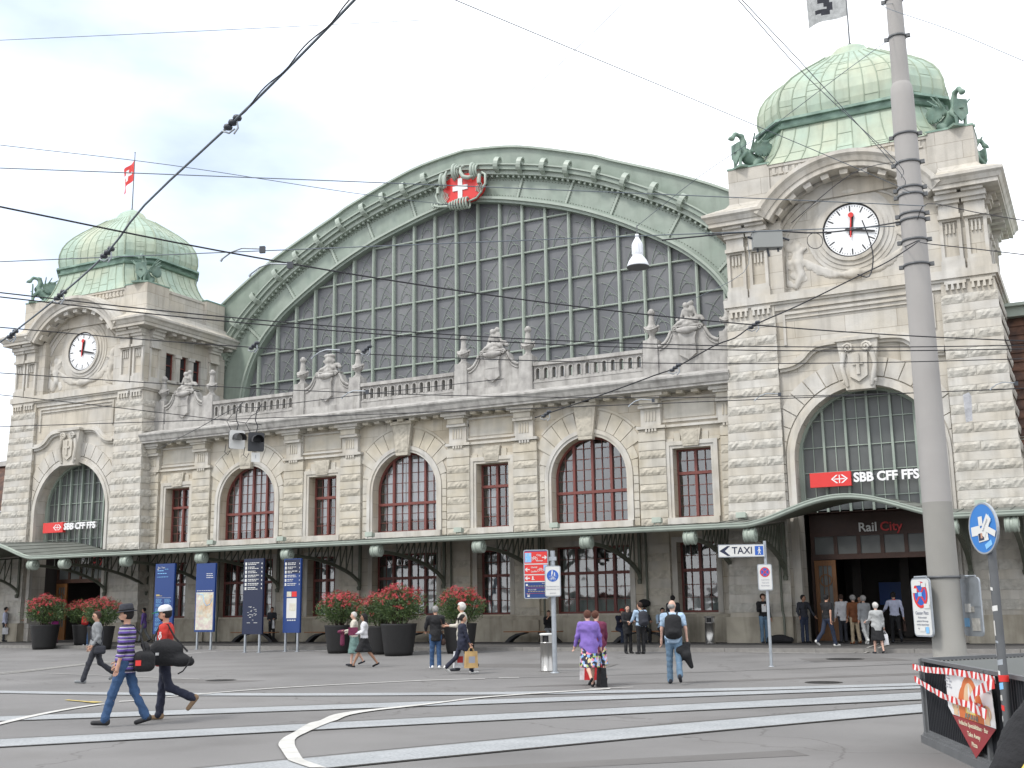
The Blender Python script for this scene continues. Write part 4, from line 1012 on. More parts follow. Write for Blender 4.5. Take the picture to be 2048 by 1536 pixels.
    for s_ in (-1, 1):
        for c_ in (2.98, 3.72):
            t.box(X+s_*c_-.31, X+s_*c_+.31, YF-.14, YF, 11.12, 11.215)
            for q in range(4):
                xx = X+s_*c_-.24+q*.16; t.prism([(xx-.045, 10.94), (xx-.03, 11.12), (xx+.03, 11.12), (xx+.045, 10.94)][::-1], YF-.15, YF-.03)
            # upper pilasters with recessed panels and stepped caps
            a, b = X+s_*c_-.31, X+s_*c_+.31
            t.box(a-.03, b+.03, YF-.14, YF-.02, 11.56, 11.86)
            for X0, X1, Zb, Zt in ((a, a+.1, 11.86, 13.2), (b-.1, b, 11.86, 13.2), (a+.1, b-.1, 11.86, 11.98), (a+.1, b-.1, 13.1, 13.2)): t.box(X0, X1, YF-.11, YF-.02, Zb, Zt)
            for q in range(3): t.box(a+.17+q*.11, a+.22+q*.11, YF-.09, YF-.02, 12.72, 13.05)
            t.box(a-.02, b+.02, YF-.22, YF-.02, 13.16, 13.28); t.box(a+.02, b-.02, YF-.17, YF-.02, 13.28, 13.62); t.box(a-.03, b+.03, YF-.26, YF-.02, 13.62, 13.74); t.box(a-.06, b+.06, YF-.34, YF-.02, 13.74, 13.90); t.box(a+.0, b-.0, YF-.45, YF-.02, 13.90, 13.985)
    # side pilasters
    for s_ in (-1, 1):
        for c_ in (-.35, 3.4):
            a, b = c_-.3, c_+.3; xs = X+s_*3.9
            for (y0, y1, z0, z1, d) in ((a, b, 11.56, 11.86, .12), (a, a+.1, 11.86, 13.2, .1), (b-.1, b, 11.86, 13.2, .1), (a, b, 13.16, 13.28, .2), (a, b, 13.28, 13.62, .15), (a-.03, b+.03, 13.62, 13.74, .24), (a-.05, b+.05, 13.74, 13.90, .3), (a, b, 13.9, 13.985, .42)): t.box(*sorted((xs-.02*s_, xs+s_*d)), y0, y1, z0, z1)
    if True:
        for a, b in wy: t.box(X+3.88, X+4.0, a-.08, b+.08, 11.8, 11.9); 
        for a, b in ((.95, 1.27), (1.8, 2.12)): t.box(X+3.9, X+3.97, a+.03, b-.03, 11.9, 13.0); t.box(X+3.9, X+4.02, a-.02, b+.02, 13.0, 13.15)
    # main cornice with the segmental hood
    zc = 12.41
    def cp(lo):   # (overhang, z) profile
        return [(0.0, 13.98), (.30, 13.99), (.52, 14.0), (.52, 14.12), (.56, 14.14), (.62, 14.26), (.70, 14.33), (.70, 14.42), (.0, 14.56)]
    prof = cp(0)
    hx0, yf, yb = 3.95, YF-.04, YBK
    for s_ in (-1, 1):
        for (o0, z0), (o1, z1) in zip(prof, prof[1:]):
            xin_ = X+s_*2.62
            A = (xin_, yf-o0, z0); B = (X+s_*(hx0+o0), yf-o0, z0); C = (X+s_*(hx0+o1), yf-o1, z1); E_ = (xin_, yf-o1, z1)
            t.quad(*((A, B, C, E_) if s_ > 0 else (B, A, E_, C)))
            A = (X+s_*(hx0+o0), yf-o0, z0); B = (X+s_*(hx0+o0), yb+o0, z0); C = (X+s_*(hx0+o1), yb+o1, z1); E_ = (X+s_*(hx0+o1), yf-o1, z1)
            t.quad(*((A, B, C, E_) if s_ > 0 else (B, A, E_, C)))
            # modillions
        Pp = [(yf-o, z) for o, z in prof]
        t.add([(X+s_*2.62, a, b) for a, b in Pp], [list(range(len(Pp)))[::(1 if s_ > 0 else -1)]])
        y_ = .3
        while y_ < YBK-.2: t.box(*sorted((X+s_*3.9, X+s_*4.35)), y_, y_+.25, 13.86, 13.985); y_ += .62
    # hood
    hood = [(0.0, 2.86), (.30, 2.88), (.48, 2.90), (.48, 3.05), (.52, 3.07), (.58, 3.22), (.66, 3.30), (.66, 3.42), (.1, 3.52), (-1.2, 3.52)]
    a0, a1 = math.asin((14.05-zc)/2.88)-.04, math.pi-math.asin((14.05-zc)/2.88)+.04
    AN = np.linspace(a0, a1, 29)
    for i in range(28):
        for (o0, r0), (o1, r1) in zip(hood, hood[1:]):
            q = [(X+r*math.cos(a), yf-o, zc+r*math.sin(a)) for o, r, a in ((o0, r0, AN[i]), (o1, r1, AN[i]), (o1, r1, AN[i+1]), (o0, r0, AN[i+1]))]; t.quad(*q[::-1])
    for a in (a0, a1):
        for (o0, q0), (o1, q1) in zip(hood, hood[1:]):
            t.quad((X+q0*math.cos(a), yf-o0, zc+q0*math.sin(a)), (X+q1*math.cos(a), yf-o1, zc+q1*math.sin(a)), (X+q1*math.cos(a), YF+.3, zc+q1*math.sin(a)), (X+q0*math.cos(a), YF+.3, zc+q0*math.sin(a)))
    for i in range(9):
        a = a0+.14+(a1-a0-.28)*i/8
        wedge(t, X, zc, 2.72, 2.875, a-.045, a+.045, yf-.36, YF, 0, 1)
    for r_a, r_b, yy in ((2.62, 2.72, -.80), (2.35, 2.42, -.76)): t.disc((X, zc), r_b, yy, 36, 0, r_a, a0-.12, a1+.12, th=.12)
    for i in range(16):
        a = a0-.05+(a1-a0+.1)*i/15; wedge(t, X, zc, 2.44, 2.6, a+.004, a+(a1-a0+.1)/15-.008, -.735, -.72, 0, 1)
    # clock surround rings
    for ra, rb_, yy in ((.90, 1.02, -.86), (1.02, 1.16, -.80), (1.16, 1.30, -.765), (1.30, 1.42, -.745)): t.disc((X, 13.42), rb_, yy, 44, 0, ra, th=.16)
    t.build('carved_trim', ['stone_plain', 'stone_plinth'], T)
    # relief figures beside the clock, wings below
    P = []
    for s_ in (-1, 1):
        bx = X+s_*1.78
        P += [ell((bx, -.7, 13.15), (.17, .1, .2)), ell((bx, -.7, 12.75), (.2, .11, .3)), cap((bx, -.7, 12.6), (bx-s_*.1, -.72, 12.15), .16, .12), cap((bx, -.72, 12.9), (bx-s_*.3, -.76, 13.05), .07, .05), cap((bx, -.7, 12.8), (bx+s_*.25, -.74, 12.6), .07, .05), cap((bx-s_*.1, -.72, 12.2), (bx+s_*.1, -.72, 11.8), .14, .09),
              cap((bx+s_*.32, -.74, 13.2), (bx+s_*.38, -.74, 11.9), .035, .035)]
        for q in range(14): P.append(ell((bx+rnd.uniform(-.35, .4)*1, -.70, rnd.uniform(11.85, 13.3)), (.13, .06, .16), rotm('Y', rnd.uniform(-60, 60))))
        for q in range(7):
            a = R_(-112+q*10) if s_ > 0 else R_(-68-q*10)
            P.append(cap((X+s_*.25, -.74, 12.05-.02*q), (X+s_*(.6+.17*q), -.70, 11.95+.02*q*q), .06, .045))
        for q in range(5): P.append(cap((X+s_*(.3+.12*q), -.72, 12.0), (X+s_*(1.2+.06*q), -.70, 12.15+.1*q), .05, .04))
    P += [ell((X, -.78, 11.98), (.3, .13, .17)), ell((X, -.76, 14.72), (.35, .1, .12)), ell((X-.4, -.74, 14.68), (.25, .07, .08)), ell((X+.4, -.74, 14.68), (.25, .07, .08))]
    # build near the origin of the relief
    rb_ = sdf_mesh(P, .045, .04); q = BB(); q.v, q.f, q.m, q.sm = rb_.v, rb_.f, rb_.m, rb_.sm; q.build('relief', 'stone_plain', T)
    # block above the cornice
    u_ = BB()
    def ring(z0, h0, f0, b0, z1, h1, f1, b1, m=0):
        A = [(X-h0, f0, z0), (X+h0, f0, z0), (X+h0, b0, z0), (X-h0, b0, z0)]; B = [(X-h1, f1, z1), (X+h1, f1, z1), (X+h1, b1, z1), (X-h1, b1, z1)]
        for i in range(4):
            if i == 0 and z0 < 14.9:      # the front slope stops either side of the hood
                for s2_ in (-1, 1):
                    e0, e1 = (X+s2_*2.75, f0, z0), (X+s2_*2.75, f1, z1); c0_, c1_ = (X+s2_*h0, f0, z0), (X+s2_*h1, f1, z1)
                    u_.quad(*((e0, c0_, c1_, e1) if s2_ > 0 else (c0_, e0, e1, c1_)), m)
            else: u_.quad(A[i], A[(i+1) % 4], B[(i+1) % 4], B[i], m)
    ring(14.43, 4.62, YF-.68, YBK+.68, 14.56, 4.42, YF-.45, YBK+.45); ring(14.56, 4.42, YF-.45, YBK+.45, 14.78, 4.02, YF-.02, YBK+.05); ring(14.78, 4.02, YF-.02, YBK+.05, 14.95, 3.9, YF+.12, YBK-.06)
    for (px0, px1) in ((-3.9, -2.5), (2.5, 3.88)):
        for (y0, y1) in ((YF+.1, .45), (YBK-1.35, YBK-.1)):
            u_.box(X+px0, X+px1, y0, y1, 14.7, 16.14); u_.box(X+px0-.02, X+px1+.02, y0-.02, y1+.02, 16.14, 16.2, 1)
    u_.box(X-3.7, X+3.7, YF+.16, YBK-.3, 14.6, 15.98); u_.box(X-3.74, X+3.74, YF+.11, YBK-.25, 15.98, 16.1)
    q_ = -2.4
    while q_ < 2.4: u_.box(X+q_, X+q_+.1, YF+.12, YF+.16, 15.72, 15.95); u_.box(X+q_+.1, X+q_+.16, YF+.12, YF+.16, 15.72, 15.78); q_ += .22
    u_.build('attic_block', ['stone_tower', 'copper_rim'], T)
    # dome
    d = BB(); yc = 1.66; HX, HY = 3.06, 2.32
    prof = [(16.08, 1.20), (16.16, 1.175), (16.4, 1.10), (16.75, 1.03), (17.1, .985), (17.36, .965), (17.37, 1.0), (17.44, 1.02), (17.46, .975), (17.62, .975), (17.63, 1.045), (17.72, 1.04), (17.73, .985), (18.0, 1.005), (18.35, 1.0), (18.7, .965), (19.0, .905), (19.3, .81), (19.6, .685), (19.85, .565), (20.1, .44), (20.3, .345), (20.36, .325), (20.361, .30), (20.42, .285), (20.5, .22), (20.6, .2), (20.75, .165), (20.9, .09), (20.98, .02)]
    def oc(s_):
        hx, hy = HX*s_, HY*(s_ if s_ < 1 else 1+(s_-1)*.55)
        if s_ < .45: hy = HY*s_*(1+.15*(.45-s_)); 
        c_ = .95*s_
        return [(-hx+c_, -hy), (hx-c_, -hy), (hx, -hy+c_), (hx, hy-c_), (hx-c_, hy), (-hx+c_, hy), (-hx, hy-c_), (-hx, -hy+c_)]
    for (z0, s0), (z1, s1) in zip(prof, prof[1:]):
        A, B = oc(s0), oc(s1); rim = 17.36 <= z0 < 17.73
        for i in range(8):
            j = (i+1) % 8; d.quad((X+A[i][0], yc+A[i][1], z0), (X+A[j][0], yc+A[j][1], z0), (X+B[j][0], yc+B[j][1], z1), (X+B[i][0], yc+B[i][1], z1), 1 if rim else 0)
    DM = d.build('dome', ['copper', 'copper_rim'], T)
    sm = BB()
    for seg in ([p for p in prof if p[0] <= 17.36], [p for p in prof if 17.73 <= p[0] <= 20.35]):
        for i in range(8):
            j = (i+1) % 8; n = 9 if i in (0, 4) else (7 if i in (2, 6) else 3)
            for q in range(n):
                t_ = q/n
                pts_ = [(X+oc(s_)[i][0]*(1-t_)+oc(s_)[j][0]*t_, yc+oc(s_)[i][1]*(1-t_)+oc(s_)[j][1]*t_, z) for z, s_ in seg]
                sm.tube(pts_, .045 if q == 0 else .022, 4, cap=False)
                # staggered cross joints
                t2 = (q+1)/n
                for (z, s_), (zn, sn) in zip(seg, seg[1:]):
                    if rnd.random() < .30:
                        fz = rnd.random(); s2_ = s_+(sn-s_)*fz; zz_ = z+(zn-z)*fz; o_ = oc(s2_)
                        sm.tube([(X+o_[i][0]*(1-w2)+o_[j][0]*w2, yc+o_[i][1]*(1-w2)+o_[j][1]*w2, zz_) for w2 in (t_, t2)], .013, 4, cap=False)
    sm.build('dome_seams', 'copper_seam', DM)
    # big arched window
    o_ = dict(c=X, x0=X-2.2, x1=X+2.2, zb=4.5, r=2.2, sp=6.12)
    gp = BB(); wall_pane(gp, o_, -.30); PN = gp.build('arch_window', 'tower_glass', T)
    fr = BB(); moulding(fr, dict(o_, r=2.13), 0, .09, -.44, -.28)
    for q in range(-3, 4):
        x = X+q*.70; fr.box(x-.036, x+.036, -.42, -.305, 4.5, top(o_, x)-.03)
    for q in range(-3, 3):
        x = X+(q+.5)*.70; fr.box(x-.013, x+.013, -.34, -.305, 4.5, top(o_, x)-.03)
    for z in (4.95, 5.75, 6.55, 7.4, 8.05):
        h_ = math.sqrt(2.15**2-max(0, z-6.12)**2); fr.box(X-h_, X+h_, -.35, -.302, z-.014, z+.014)
    fr.build('window_bars', 'green_paint', PN)
    # side windows
    sw = BB()
    for a, b in wy: sw.box(X+3.68, X+3.70, a, b, 11.9, 13.15)
    SW = sw.build('side_window', 'dark_in', T); sf = BB()
    for a, b in wy:
        for y0, y1, z0, z1 in ((a, a+.05, 11.9, 13.15), (b-.05, b, 11.9, 13.15), (a+.05, b-.05, 11.9, 11.95), (a+.05, b-.05, 13.1, 13.15), (a+.05, b-.05, 12.6, 12.64)): sf.box(X+3.70, X+3.76, y0, y1, z0, z1)
    sf.build('frame', 'red_frame', SW)
    # entrance: wooden screen, open door leaf, dark hall behind
    e = BB()
    yS = .50
    e.box(X-2.22, X+2.22, yS, yS+.1, 3.12, 4.49, 1); e.box(X-2.22, X+2.22, -.3, yS+.1, 4.49, 4.55, 1)
    for x0, x1 in ((-2.1, -1.6), (-1.35, -.82), (-.48, .05), (.3, .8), (1.05, 1.6), (1.75, 2.15)):
        pass
    for z0, z1 in ((3.05, 3.22), (3.78, 3.9)): e.box(X-2.22, X+2.22, yS-.06, yS, z0, z1, 1)
    for q in range(7): e.box(X-2.2+q*.72, X-2.08+q*.72, yS-.07, yS, 3.22, 3.78, 1)
    e.box(X-2.22, X-2.14, yS-.08, yS+.15, .27, 3.05, 1)
    ES = e.build('entrance_screen', ['wood_dark', 'wood_dark'], T)
    dl = BB(); dx0, dx1 = X-2.12, X-1.45
    for a, b, c2, d2 in ((dx0, dx0+.13, .5, 3.03), (dx1-.13, dx1, .5, 3.03), (dx0+.13, dx1-.13, .5, 1.1), (dx0+.13, dx1-.13, 2.86, 3.03)): dl.box(a, b, yS-.12, yS-.04, c2, d2)
    dl.disc(((dx0+dx1)/2, 2.4), .2, yS-.125, 20, 0, .16, th=.03)
    for q in (-.07, .07): dl.box((dx0+dx1)/2+q-.012, (dx0+dx1)/2+q+.012, yS-.115, yS-.09, 1.1, 2.86)
    dl.build('door_leaf', 'wood_orange', ES)
    gq = BB(); gq.box(dx0+.13, dx1-.13, yS-.085, yS-.07, 1.1, 2.86)
    for q in range(6): gq.box(X-2.08+q*.72, X-1.48+q*.72, yS-.02, yS-.004, 3.22, 3.78)
    gq.build('pane', 'tower_glass', ES)
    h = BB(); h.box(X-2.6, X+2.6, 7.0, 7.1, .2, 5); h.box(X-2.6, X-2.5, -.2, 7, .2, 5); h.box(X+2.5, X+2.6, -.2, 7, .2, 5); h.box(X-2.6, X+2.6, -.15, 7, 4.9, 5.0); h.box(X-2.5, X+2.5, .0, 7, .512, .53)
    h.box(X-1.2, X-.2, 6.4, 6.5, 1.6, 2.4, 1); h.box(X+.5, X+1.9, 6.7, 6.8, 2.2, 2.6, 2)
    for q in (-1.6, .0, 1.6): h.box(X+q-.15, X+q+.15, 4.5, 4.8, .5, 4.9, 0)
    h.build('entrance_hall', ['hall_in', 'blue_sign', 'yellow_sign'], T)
    for s_ in (-1, 1):
        pass
    return T
TW = {sx: tower(sx) for sx in (-1, 1)}
# lettering above the entrances
for sx, lb in ((-1, 'white and red shop lettering in the shadow above the left entrance doors'), (1, 'white and red shop lettering in the shadow above the right entrance doors')):
    p = bt((sx*D-.68, .42, 4.02)); S_ = thing('entrance_lettering', lb, 'sign', p)
    a = text('Rail', .48, 'offwhite', S_, (0, 0, 0), align='LEFT', bold=.008, name='white_lettering'); text('City', .48, 'red_dim', S_, (.80, 0, 0), align='LEFT', bold=.008, name='red_lettering')
# clocks
def clock(sx, lb):
    c_ = thing('station_clock', lb, 'clock', bt((sx*D, -.80, 13.42))); r = .86*K
    b = MB(); b.disc((0, 0), r, 0, 48, 0, th=.1); b.disc((0, 0), r+.035, -.012, 48, 1, r-.012, th=.1)
    for k_ in range(60):
        a = math.pi/2-2*math.pi*k_/60; lg, wd = (.24, .05) if k_ % 5 == 0 else (.07, .018)
        u_ = Vector((math.cos(a), math.sin(a))); v_ = Vector((-u_.y, u_.x))*wd/2; r1 = r*.955; r0 = r1-lg*r/1.03
        P = [u_*r0-v_, u_*r1-v_, u_*r1+v_, u_*r0+v_]; b.add([(p.x, -.006, p.y) for p in P], [(0, 1, 2, 3)], 1)
    b.build('clock_face', ['clock_white', 'black'], c_)
    def hand(nm, ang, l0, l1, w0, w1, y, m, disc=None):
        a = R_(90-ang); u_ = Vector((math.cos(a), math.sin(a))); v_ = Vector((-u_.y, u_.x)); q = MB()
        P = [u_*-l0*r-v_*w0*r, u_*l1*r-v_*w1*r, u_*l1*r+v_*w1*r, u_*-l0*r+v_*w0*r]
        q.prism([(p.x, p.y) for p in P][::-1], y, y+.02)
        if disc: q.disc(tuple(u_*l1*r), disc*r, y-.002, 20, 0, th=.02)
        q.build(nm, m, c_)
    hand('hour_hand', 8.5, .2, .6, .062, .05, -.05, 'black'); hand('minute_hand', 103, .2, .88, .05, .035, -.075, 'black'); hand('second_hand', 4, .3, .56, .025, .022, -.10, 'red_sign', .1)
clock(-1, 'round white station clock with black marks and red second hand on the left tower'); clock(1, 'round white station clock with black marks and red second hand on the right tower')
# railway signs
def rail_sign(sx, lb):
    S_ = thing('station_sign', lb, 'sign', bt((sx*D, -.78, 5.47)))
    b = MB(); b.box(-2.17, -.66, -.08, .12, -.27, .27, 0)
    cx, z = -1.08, 0
    y = -.084; t_ = .034; hh = .155
    def q4(P): b.add([(cx+a, y, z+c_) for a, c_ in P], [tuple(range(len(P)))], 1)
    q4([(-.20, -.018), (.20, -.018), (.20, .018), (-.20, .018)]); q4([(-.018, -hh), (.018, -hh), (.018, -.02), (-.018, -.02)]); q4([(-.018, .02), (.018, .02), (.018, hh), (-.018, hh)])
    for s_ in (-1, 1):
        def P(L_): return [(s_*a, c_) for a, c_ in (L_ if s_ > 0 else L_[::-1])]
        q4(P([(.05, -.155), (.12, -.155), (.31, 0), (.24, 0)])); q4(P([(.24, 0.001), (.31, 0.001), (.12, .155), (.05, .155)]))
    b.build('sign_box', ['red_sign', 'white'], S_)
    text('SBB CFF FFS', .47, 'white', S_, (-.56, -.06, .0), align='LEFT', extrude=.05, bold=.017, sx=.95)
    f = MB(); f.box(-.6, 2.05, .05, .08, -.12, -.09); f.box(-.6, 2.05, .05, .08, .09, .12); f.build('rail', 'galv_dark', S_)
rail_sign(-1, 'red box with white double arrow and white letters across the left tower window'); rail_sign(1, 'red box with white double arrow and white letters across the right tower window')

# canopy
def bump(x):
    for s_ in (-1, 1):
        u = abs(x-s_*(D-.02))/2.75
        if u < 1: return (math.cos(u*math.pi)+1)/2
    return 0
def zf(x): return 3.80+.66*bump(x)**.8
def zbk(x): return 4.33+.45*bump(x)**.8
cn = BB(); XS = list(np.arange(-24, 24.01, .2))
for a, b in zip(XS, XS[1:]):
    yb0 = -.38
    yfa = -5.1
    if abs((a+b)/2) > 12.9: yb0 = YF-.1
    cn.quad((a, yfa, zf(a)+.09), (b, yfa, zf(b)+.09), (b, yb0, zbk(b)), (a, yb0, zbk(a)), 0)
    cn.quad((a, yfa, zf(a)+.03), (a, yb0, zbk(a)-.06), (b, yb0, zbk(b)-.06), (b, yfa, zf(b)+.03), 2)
    # gutter
    for (y0, z0), (y1, z1) in zip([(yfa+.02, 0), (yfa-.10, .01), (yfa-.14, .05), (yfa-.14, .11), (yfa-.16, .12), (yfa-.16, .15), (yfa, .15)], [(yfa-.10, .01), (yfa-.14, .05), (yfa-.14, .11), (yfa-.16, .12), (yfa-.16, .15), (yfa, .15), (yfa, .09)]):
        cn.quad((a, y0, zf(a)+z0), (a, y1, zf(a)+z1), (b, y1, zf(b)+z1), (b, y0, zf(b)+z0), 1)
i = 0
for x in np.arange(-23.9, 24, .46):
    yb0 = YF-.1 if abs(x) > 12.9 else -.38
    cn.tube([(x, -5.08, zf(x)+.10), (x, yb0, zbk(x)+.015)], .018, 4, 0)
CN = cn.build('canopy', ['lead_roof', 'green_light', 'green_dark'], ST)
def bracket(x):
    mb = BB(); yw = -.60 if abs(x) < 13 else -1.2
    P = []
    for k_ in range(13):
        t_ = k_/12; y = yw-.06-(4.2)*t_; z = 2.72+.80*(1-(1-t_)**2.3); P.append((x, y, z))
    P = [(x, yw-.03, 2.60)]+[(x, yw-.06-(4.25+(-.6-yw)*-1)*t_, 2.66+.92*(math.sin(t_*math.pi/2)**.62)) for t_ in np.linspace(.02, 1, 12)]
    for a, b in zip(P, P[1:]):
        mb.hexa([(x-.06, a[1], a[2]-.05), (x+.06, a[1], a[2]-.05), (x+.06, b[1], b[2]-.05), (x-.06, b[1], b[2]-.05), (x-.06, a[1], a[2]+.05), (x+.06, a[1], a[2]+.05), (x+.06, b[1], b[2]+.05), (x-.06, b[1], b[2]+.05)])
    zt = lambda y: zf(x)-.02+(zbk(x)-zf(x)-.08)*(y+5.1)/4.6
    tp = [(x, -4.9, zt(-4.9)), (x, yw, zt(yw))]
    for a, b in zip(tp, tp[1:]): mb.tube([a, b], .04, 4, sm=False)
    mb.box(x-.05, x+.05, yw-.06, yw+.02, 2.5, 4.2)
    for k_ in range(2, 10):
        p = P[k_]; mb.tube([p, (x, p[1], zt(p[1]))], .028, 4, sm=False)
        if k_ < 9: mb.tube([P[k_+1], (x, p[1], zt(p[1]))], .022, 4, sm=False)
    mb.lathe([(.07, -.12), (.09, 0), (.03, .06)], (x, yw-.08, 2.52), 8)
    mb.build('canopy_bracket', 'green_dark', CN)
    q = BB(); V = []; n = 20
    for xx in (-.17, -.15, -.13, -.05, -.03, .03, .05, .13, .15, .17):
        r = .185 if abs(xx) in (.17, .13, .03) else (.21 if abs(xx) in (.15, .05) else .19)
        V.append([(x+xx, -5.0+r*math.cos(2*math.pi*i/n), 3.60+r*math.sin(2*math.pi*i/n)) for i in range(n)])
    for a, b in zip(V, V[1:]):
        q.add(a+b, [(i, (i+1) % n, n+(i+1) % n, n+i)[::-1] for i in range(n)], 0, True)
    q.add(V[-1], [list(range(n))]); q.add(V[0], [list(range(n))[::-1]])
    q.tube([(x+.17, -5.0+.12*math.cos(i*.7)*(1-i/14), 3.6+.12*math.sin(i*.7)*(1-i/14)) for i in range(12)], .022, 5)
    q.build('scroll_end', 'green_light', CN)
for x in sorted([b+s_*1.86 for b in BAYS for s_ in (-1, 1)]+[-12.73, 12.73, -14.5, 14.5, -19.85, 19.85, -21.3, 21.3]): bracket(x)
# floodlights on the canopy, drain pipes
FL = None
for i, x in enumerate((-17.1, -8.9, -5.33, -1.15, 2.71, 6.54, 10.29, 13.24, 20.3)):
    p = bt((x, -1.35 if abs(x) > 13.1 else -1.0, 4.27+.0))
    if FL is None:
        FL = MB(); FL.box(-.17, .17, -.14, .12, .13, .30); FL.box(-.19, .19, -.17, -.14, .11, .32); FL.tube([(-.14, 0, 0), (-.14, 0, .16)], .018, 5); FL.tube([(.14, 0, 0), (.14, 0, .16)], .018, 5); FL.box(-.16, .16, -.05, .05, -.02, .01)
        FL = FL.build('floodlight', 'green_light', loc=p); o = FL
    else: o = FL.copy(); COL.objects.link(o); o.location = p
    o.rotation_euler = (R_(-6), 0, 0)
    tag(o, 'small pale floodlight box on the canopy roof, ' + ('first', 'second', 'third', 'fourth', 'fifth', 'sixth', 'seventh', 'eighth', 'ninth')[i]+' from the left', 'floodlight', 'floodlights on the canopy')
for x in (-9.0+.2, -5.0+.2, 2.15, 5.9, 9.7, 14.35):
    yy = YW-.2 if abs(x) < 13 else YF-.3; dp_ = BB()
    dp_.tube([(x, yy, 4.1), (x, yy, 1.5), (x+.06, yy-.1, 1.3), (x+.06, yy-.1, .45)], .04, 7)
    dp_.build('downpipe', 'green_dark', ST)
# wings either side
for sx in (-1, 1):
    wg = BB(); xa, xb = (-60, -21.2) if sx < 0 else (21.2, 60)
    wg.box(xa, xb, .3, 9, .0, 6.3, 0); wg.box(xa, xb, .15, .3, 6.3, 6.5, 1)
    if sx < 0:
        wg.quad((xa, .0, 6.5), (xb, .0, 6.5), (xb, 2.6, 9.1), (xa, 2.6, 9.1), 2)
        wg.box(xa, xb, 2.4, 9, 9.1, 9.35, 1); wg.box(-26, -22, 4, 6, 9.3, 10.1, 1); wg.box(-26.2, -21.8, 3.8, 6.2, 10.1, 10.25, 1)
        for x in (-23.6, -27, -30.5): wg.box(x-.7, x+.7, .25, .298, 4.5, 5.9, 3)
    else:
        wg.quad((xa, .0, 6.1), (xb, .0, 6.1), (xb, 2.2, 10.6), (xa, 2.2, 10.6), 2); wg.box(xa, xb, 1.9, 9, 10.6, 10.9, 1); wg.box(xa, xb, 1.7, 9, 10.9, 11.0, 1)
        for i in range(14): wg.box(xa, xb, -.04+i*.157, .0+i*.157, 6.12+i*.321, 6.16+i*.321, 2)
    W_ = wg.build('wing_wall', ['stone_tower', 'green_light' if sx > 0 else 'stone_grey', 'tile_roof', 'tower_glass'], ST)
# griffins on the tower pedestals
def griffin():
    P = [ell((0, .05, .42), (.24, .42, .26)), cap((0, -.2, .5), (0, -.42, .72), .22, .17), cap((0, -.42, .72), (0, -.32, 1.05), .16, .11), cap((0, -.32, 1.05), (0, -.42, 1.28), .11, .085), cap((0, -.42, 1.28), (0, -.66, 1.33), .085, .07),
         cap((0, -.66, 1.33), (0, -.80, 1.16), .07, .075), ell((0, -.84, 1.12), (.09, .13, .09)), cap((0, -.92, 1.1), (0, -1.02, 1.04), .05, .02), cap((0, -.80, 1.2), (0, -.74, 1.36), .04, .015),
         cap((.14, -.36, .6), (.16, -.62, .35), .1, .06), cap((.16, -.62, .35), (.15, -.62, .03), .06, .06), cap((-.14, -.36, .6), (-.16, -.62, .35), .1, .06), cap((-.16, -.62, .35), (-.15, -.62, .03), .06, .06),
         cap((.2, .2, .35), (.22, -.05, .12), .17, .08), cap((-.2, .2, .35), (-.22, -.05, .12), .17, .08), cap((.22, -.1, .05), (.22, -.28, .05), .06, .05), cap((-.22, -.1, .05), (-.22, -.28, .05), .06, .05),
         cap((0, .4, .3), (.1, .62, .12), .12, .07), cap((.1, .62, .12), (.28, .6, .1), .07, .04), cap((.28, .6, .1), (.38, .45, .22), .04, .02)]
    for k_ in range(9): P.append(cap((0, -.3+.0*k_, 1.0+.04*k_), (0, -.2-.03*k_, 1.06+.045*k_), .03, .01))
    for s_ in (-1, 1):
        for k_ in range(6):
            a = R_(8+k_*19); L_ = .95-.06*abs(k_-2)
            P.append(cap((s_*.2, -.12, .68), (s_*(.3+.35*math.sin(a)*1.0), -.12+L_*math.cos(a)*.95, .55+L_*math.sin(a)*.85), .055, .03))
        P.append(ell((s_*.42, .2, .75), (.035, .42, .34), rotm('Z', -s_*22)))
    mb = sdf_mesh(P, .038, .045)
    return mb
def griffin_thing(lb, loc, rz, mb, tilt=0):
    t_ = thing('griffin_statue', lb, 'statue', loc, rz, 'griffins on the tower pedestals'); mb.build('body', 'bronze', t_)
    s_ = MB(); s_.prism([(-.24, .95), (.24, .95), (.26, .45), (0, .15), (-.26, .45)], -.70, -.64); s_.lathe([(.001, -.02), (.08, 0), (.001, .02)], (0, -.71, .6), 8); s_.build('shield', 'bronze', t_)
    b = MB(); b.box(-.4, .4, -.8, .7, -.06, .02); b.build('base', 'bronze', t_)
    return t_
GM = griffin(); G0 = None
for sx, px, py, deg, lb in ((1, -3.2, -.35, -38, 'green bronze griffin on the left pedestal of the right clock tower'), (1, 3.2, -.35, 38, 'green bronze griffin on the front right pedestal of the right clock tower, beside the mast'),
                            (1, 3.3, 3.5, 130, 'green bronze griffin at the back right corner of the right clock tower'),
                            (-1, -3.2, -.35, -42, 'green bronze griffin on the left pedestal of the left clock tower'), (-1, 3.2, -.35, 25, 'green bronze griffin facing front on the right pedestal of the left clock tower')):
    loc = bt((sx*D+px, py, 16.2)); 
    if G0 is None: G0 = griffin_thing(lb, loc, R_(deg), GM); o = G0
    else: o = copy_tree(G0); o.location = loc; o.rotation_euler = (0, 0, R_(deg)); relabel(o, lb)
    o.scale = (1.12, 1.12, 1.12)
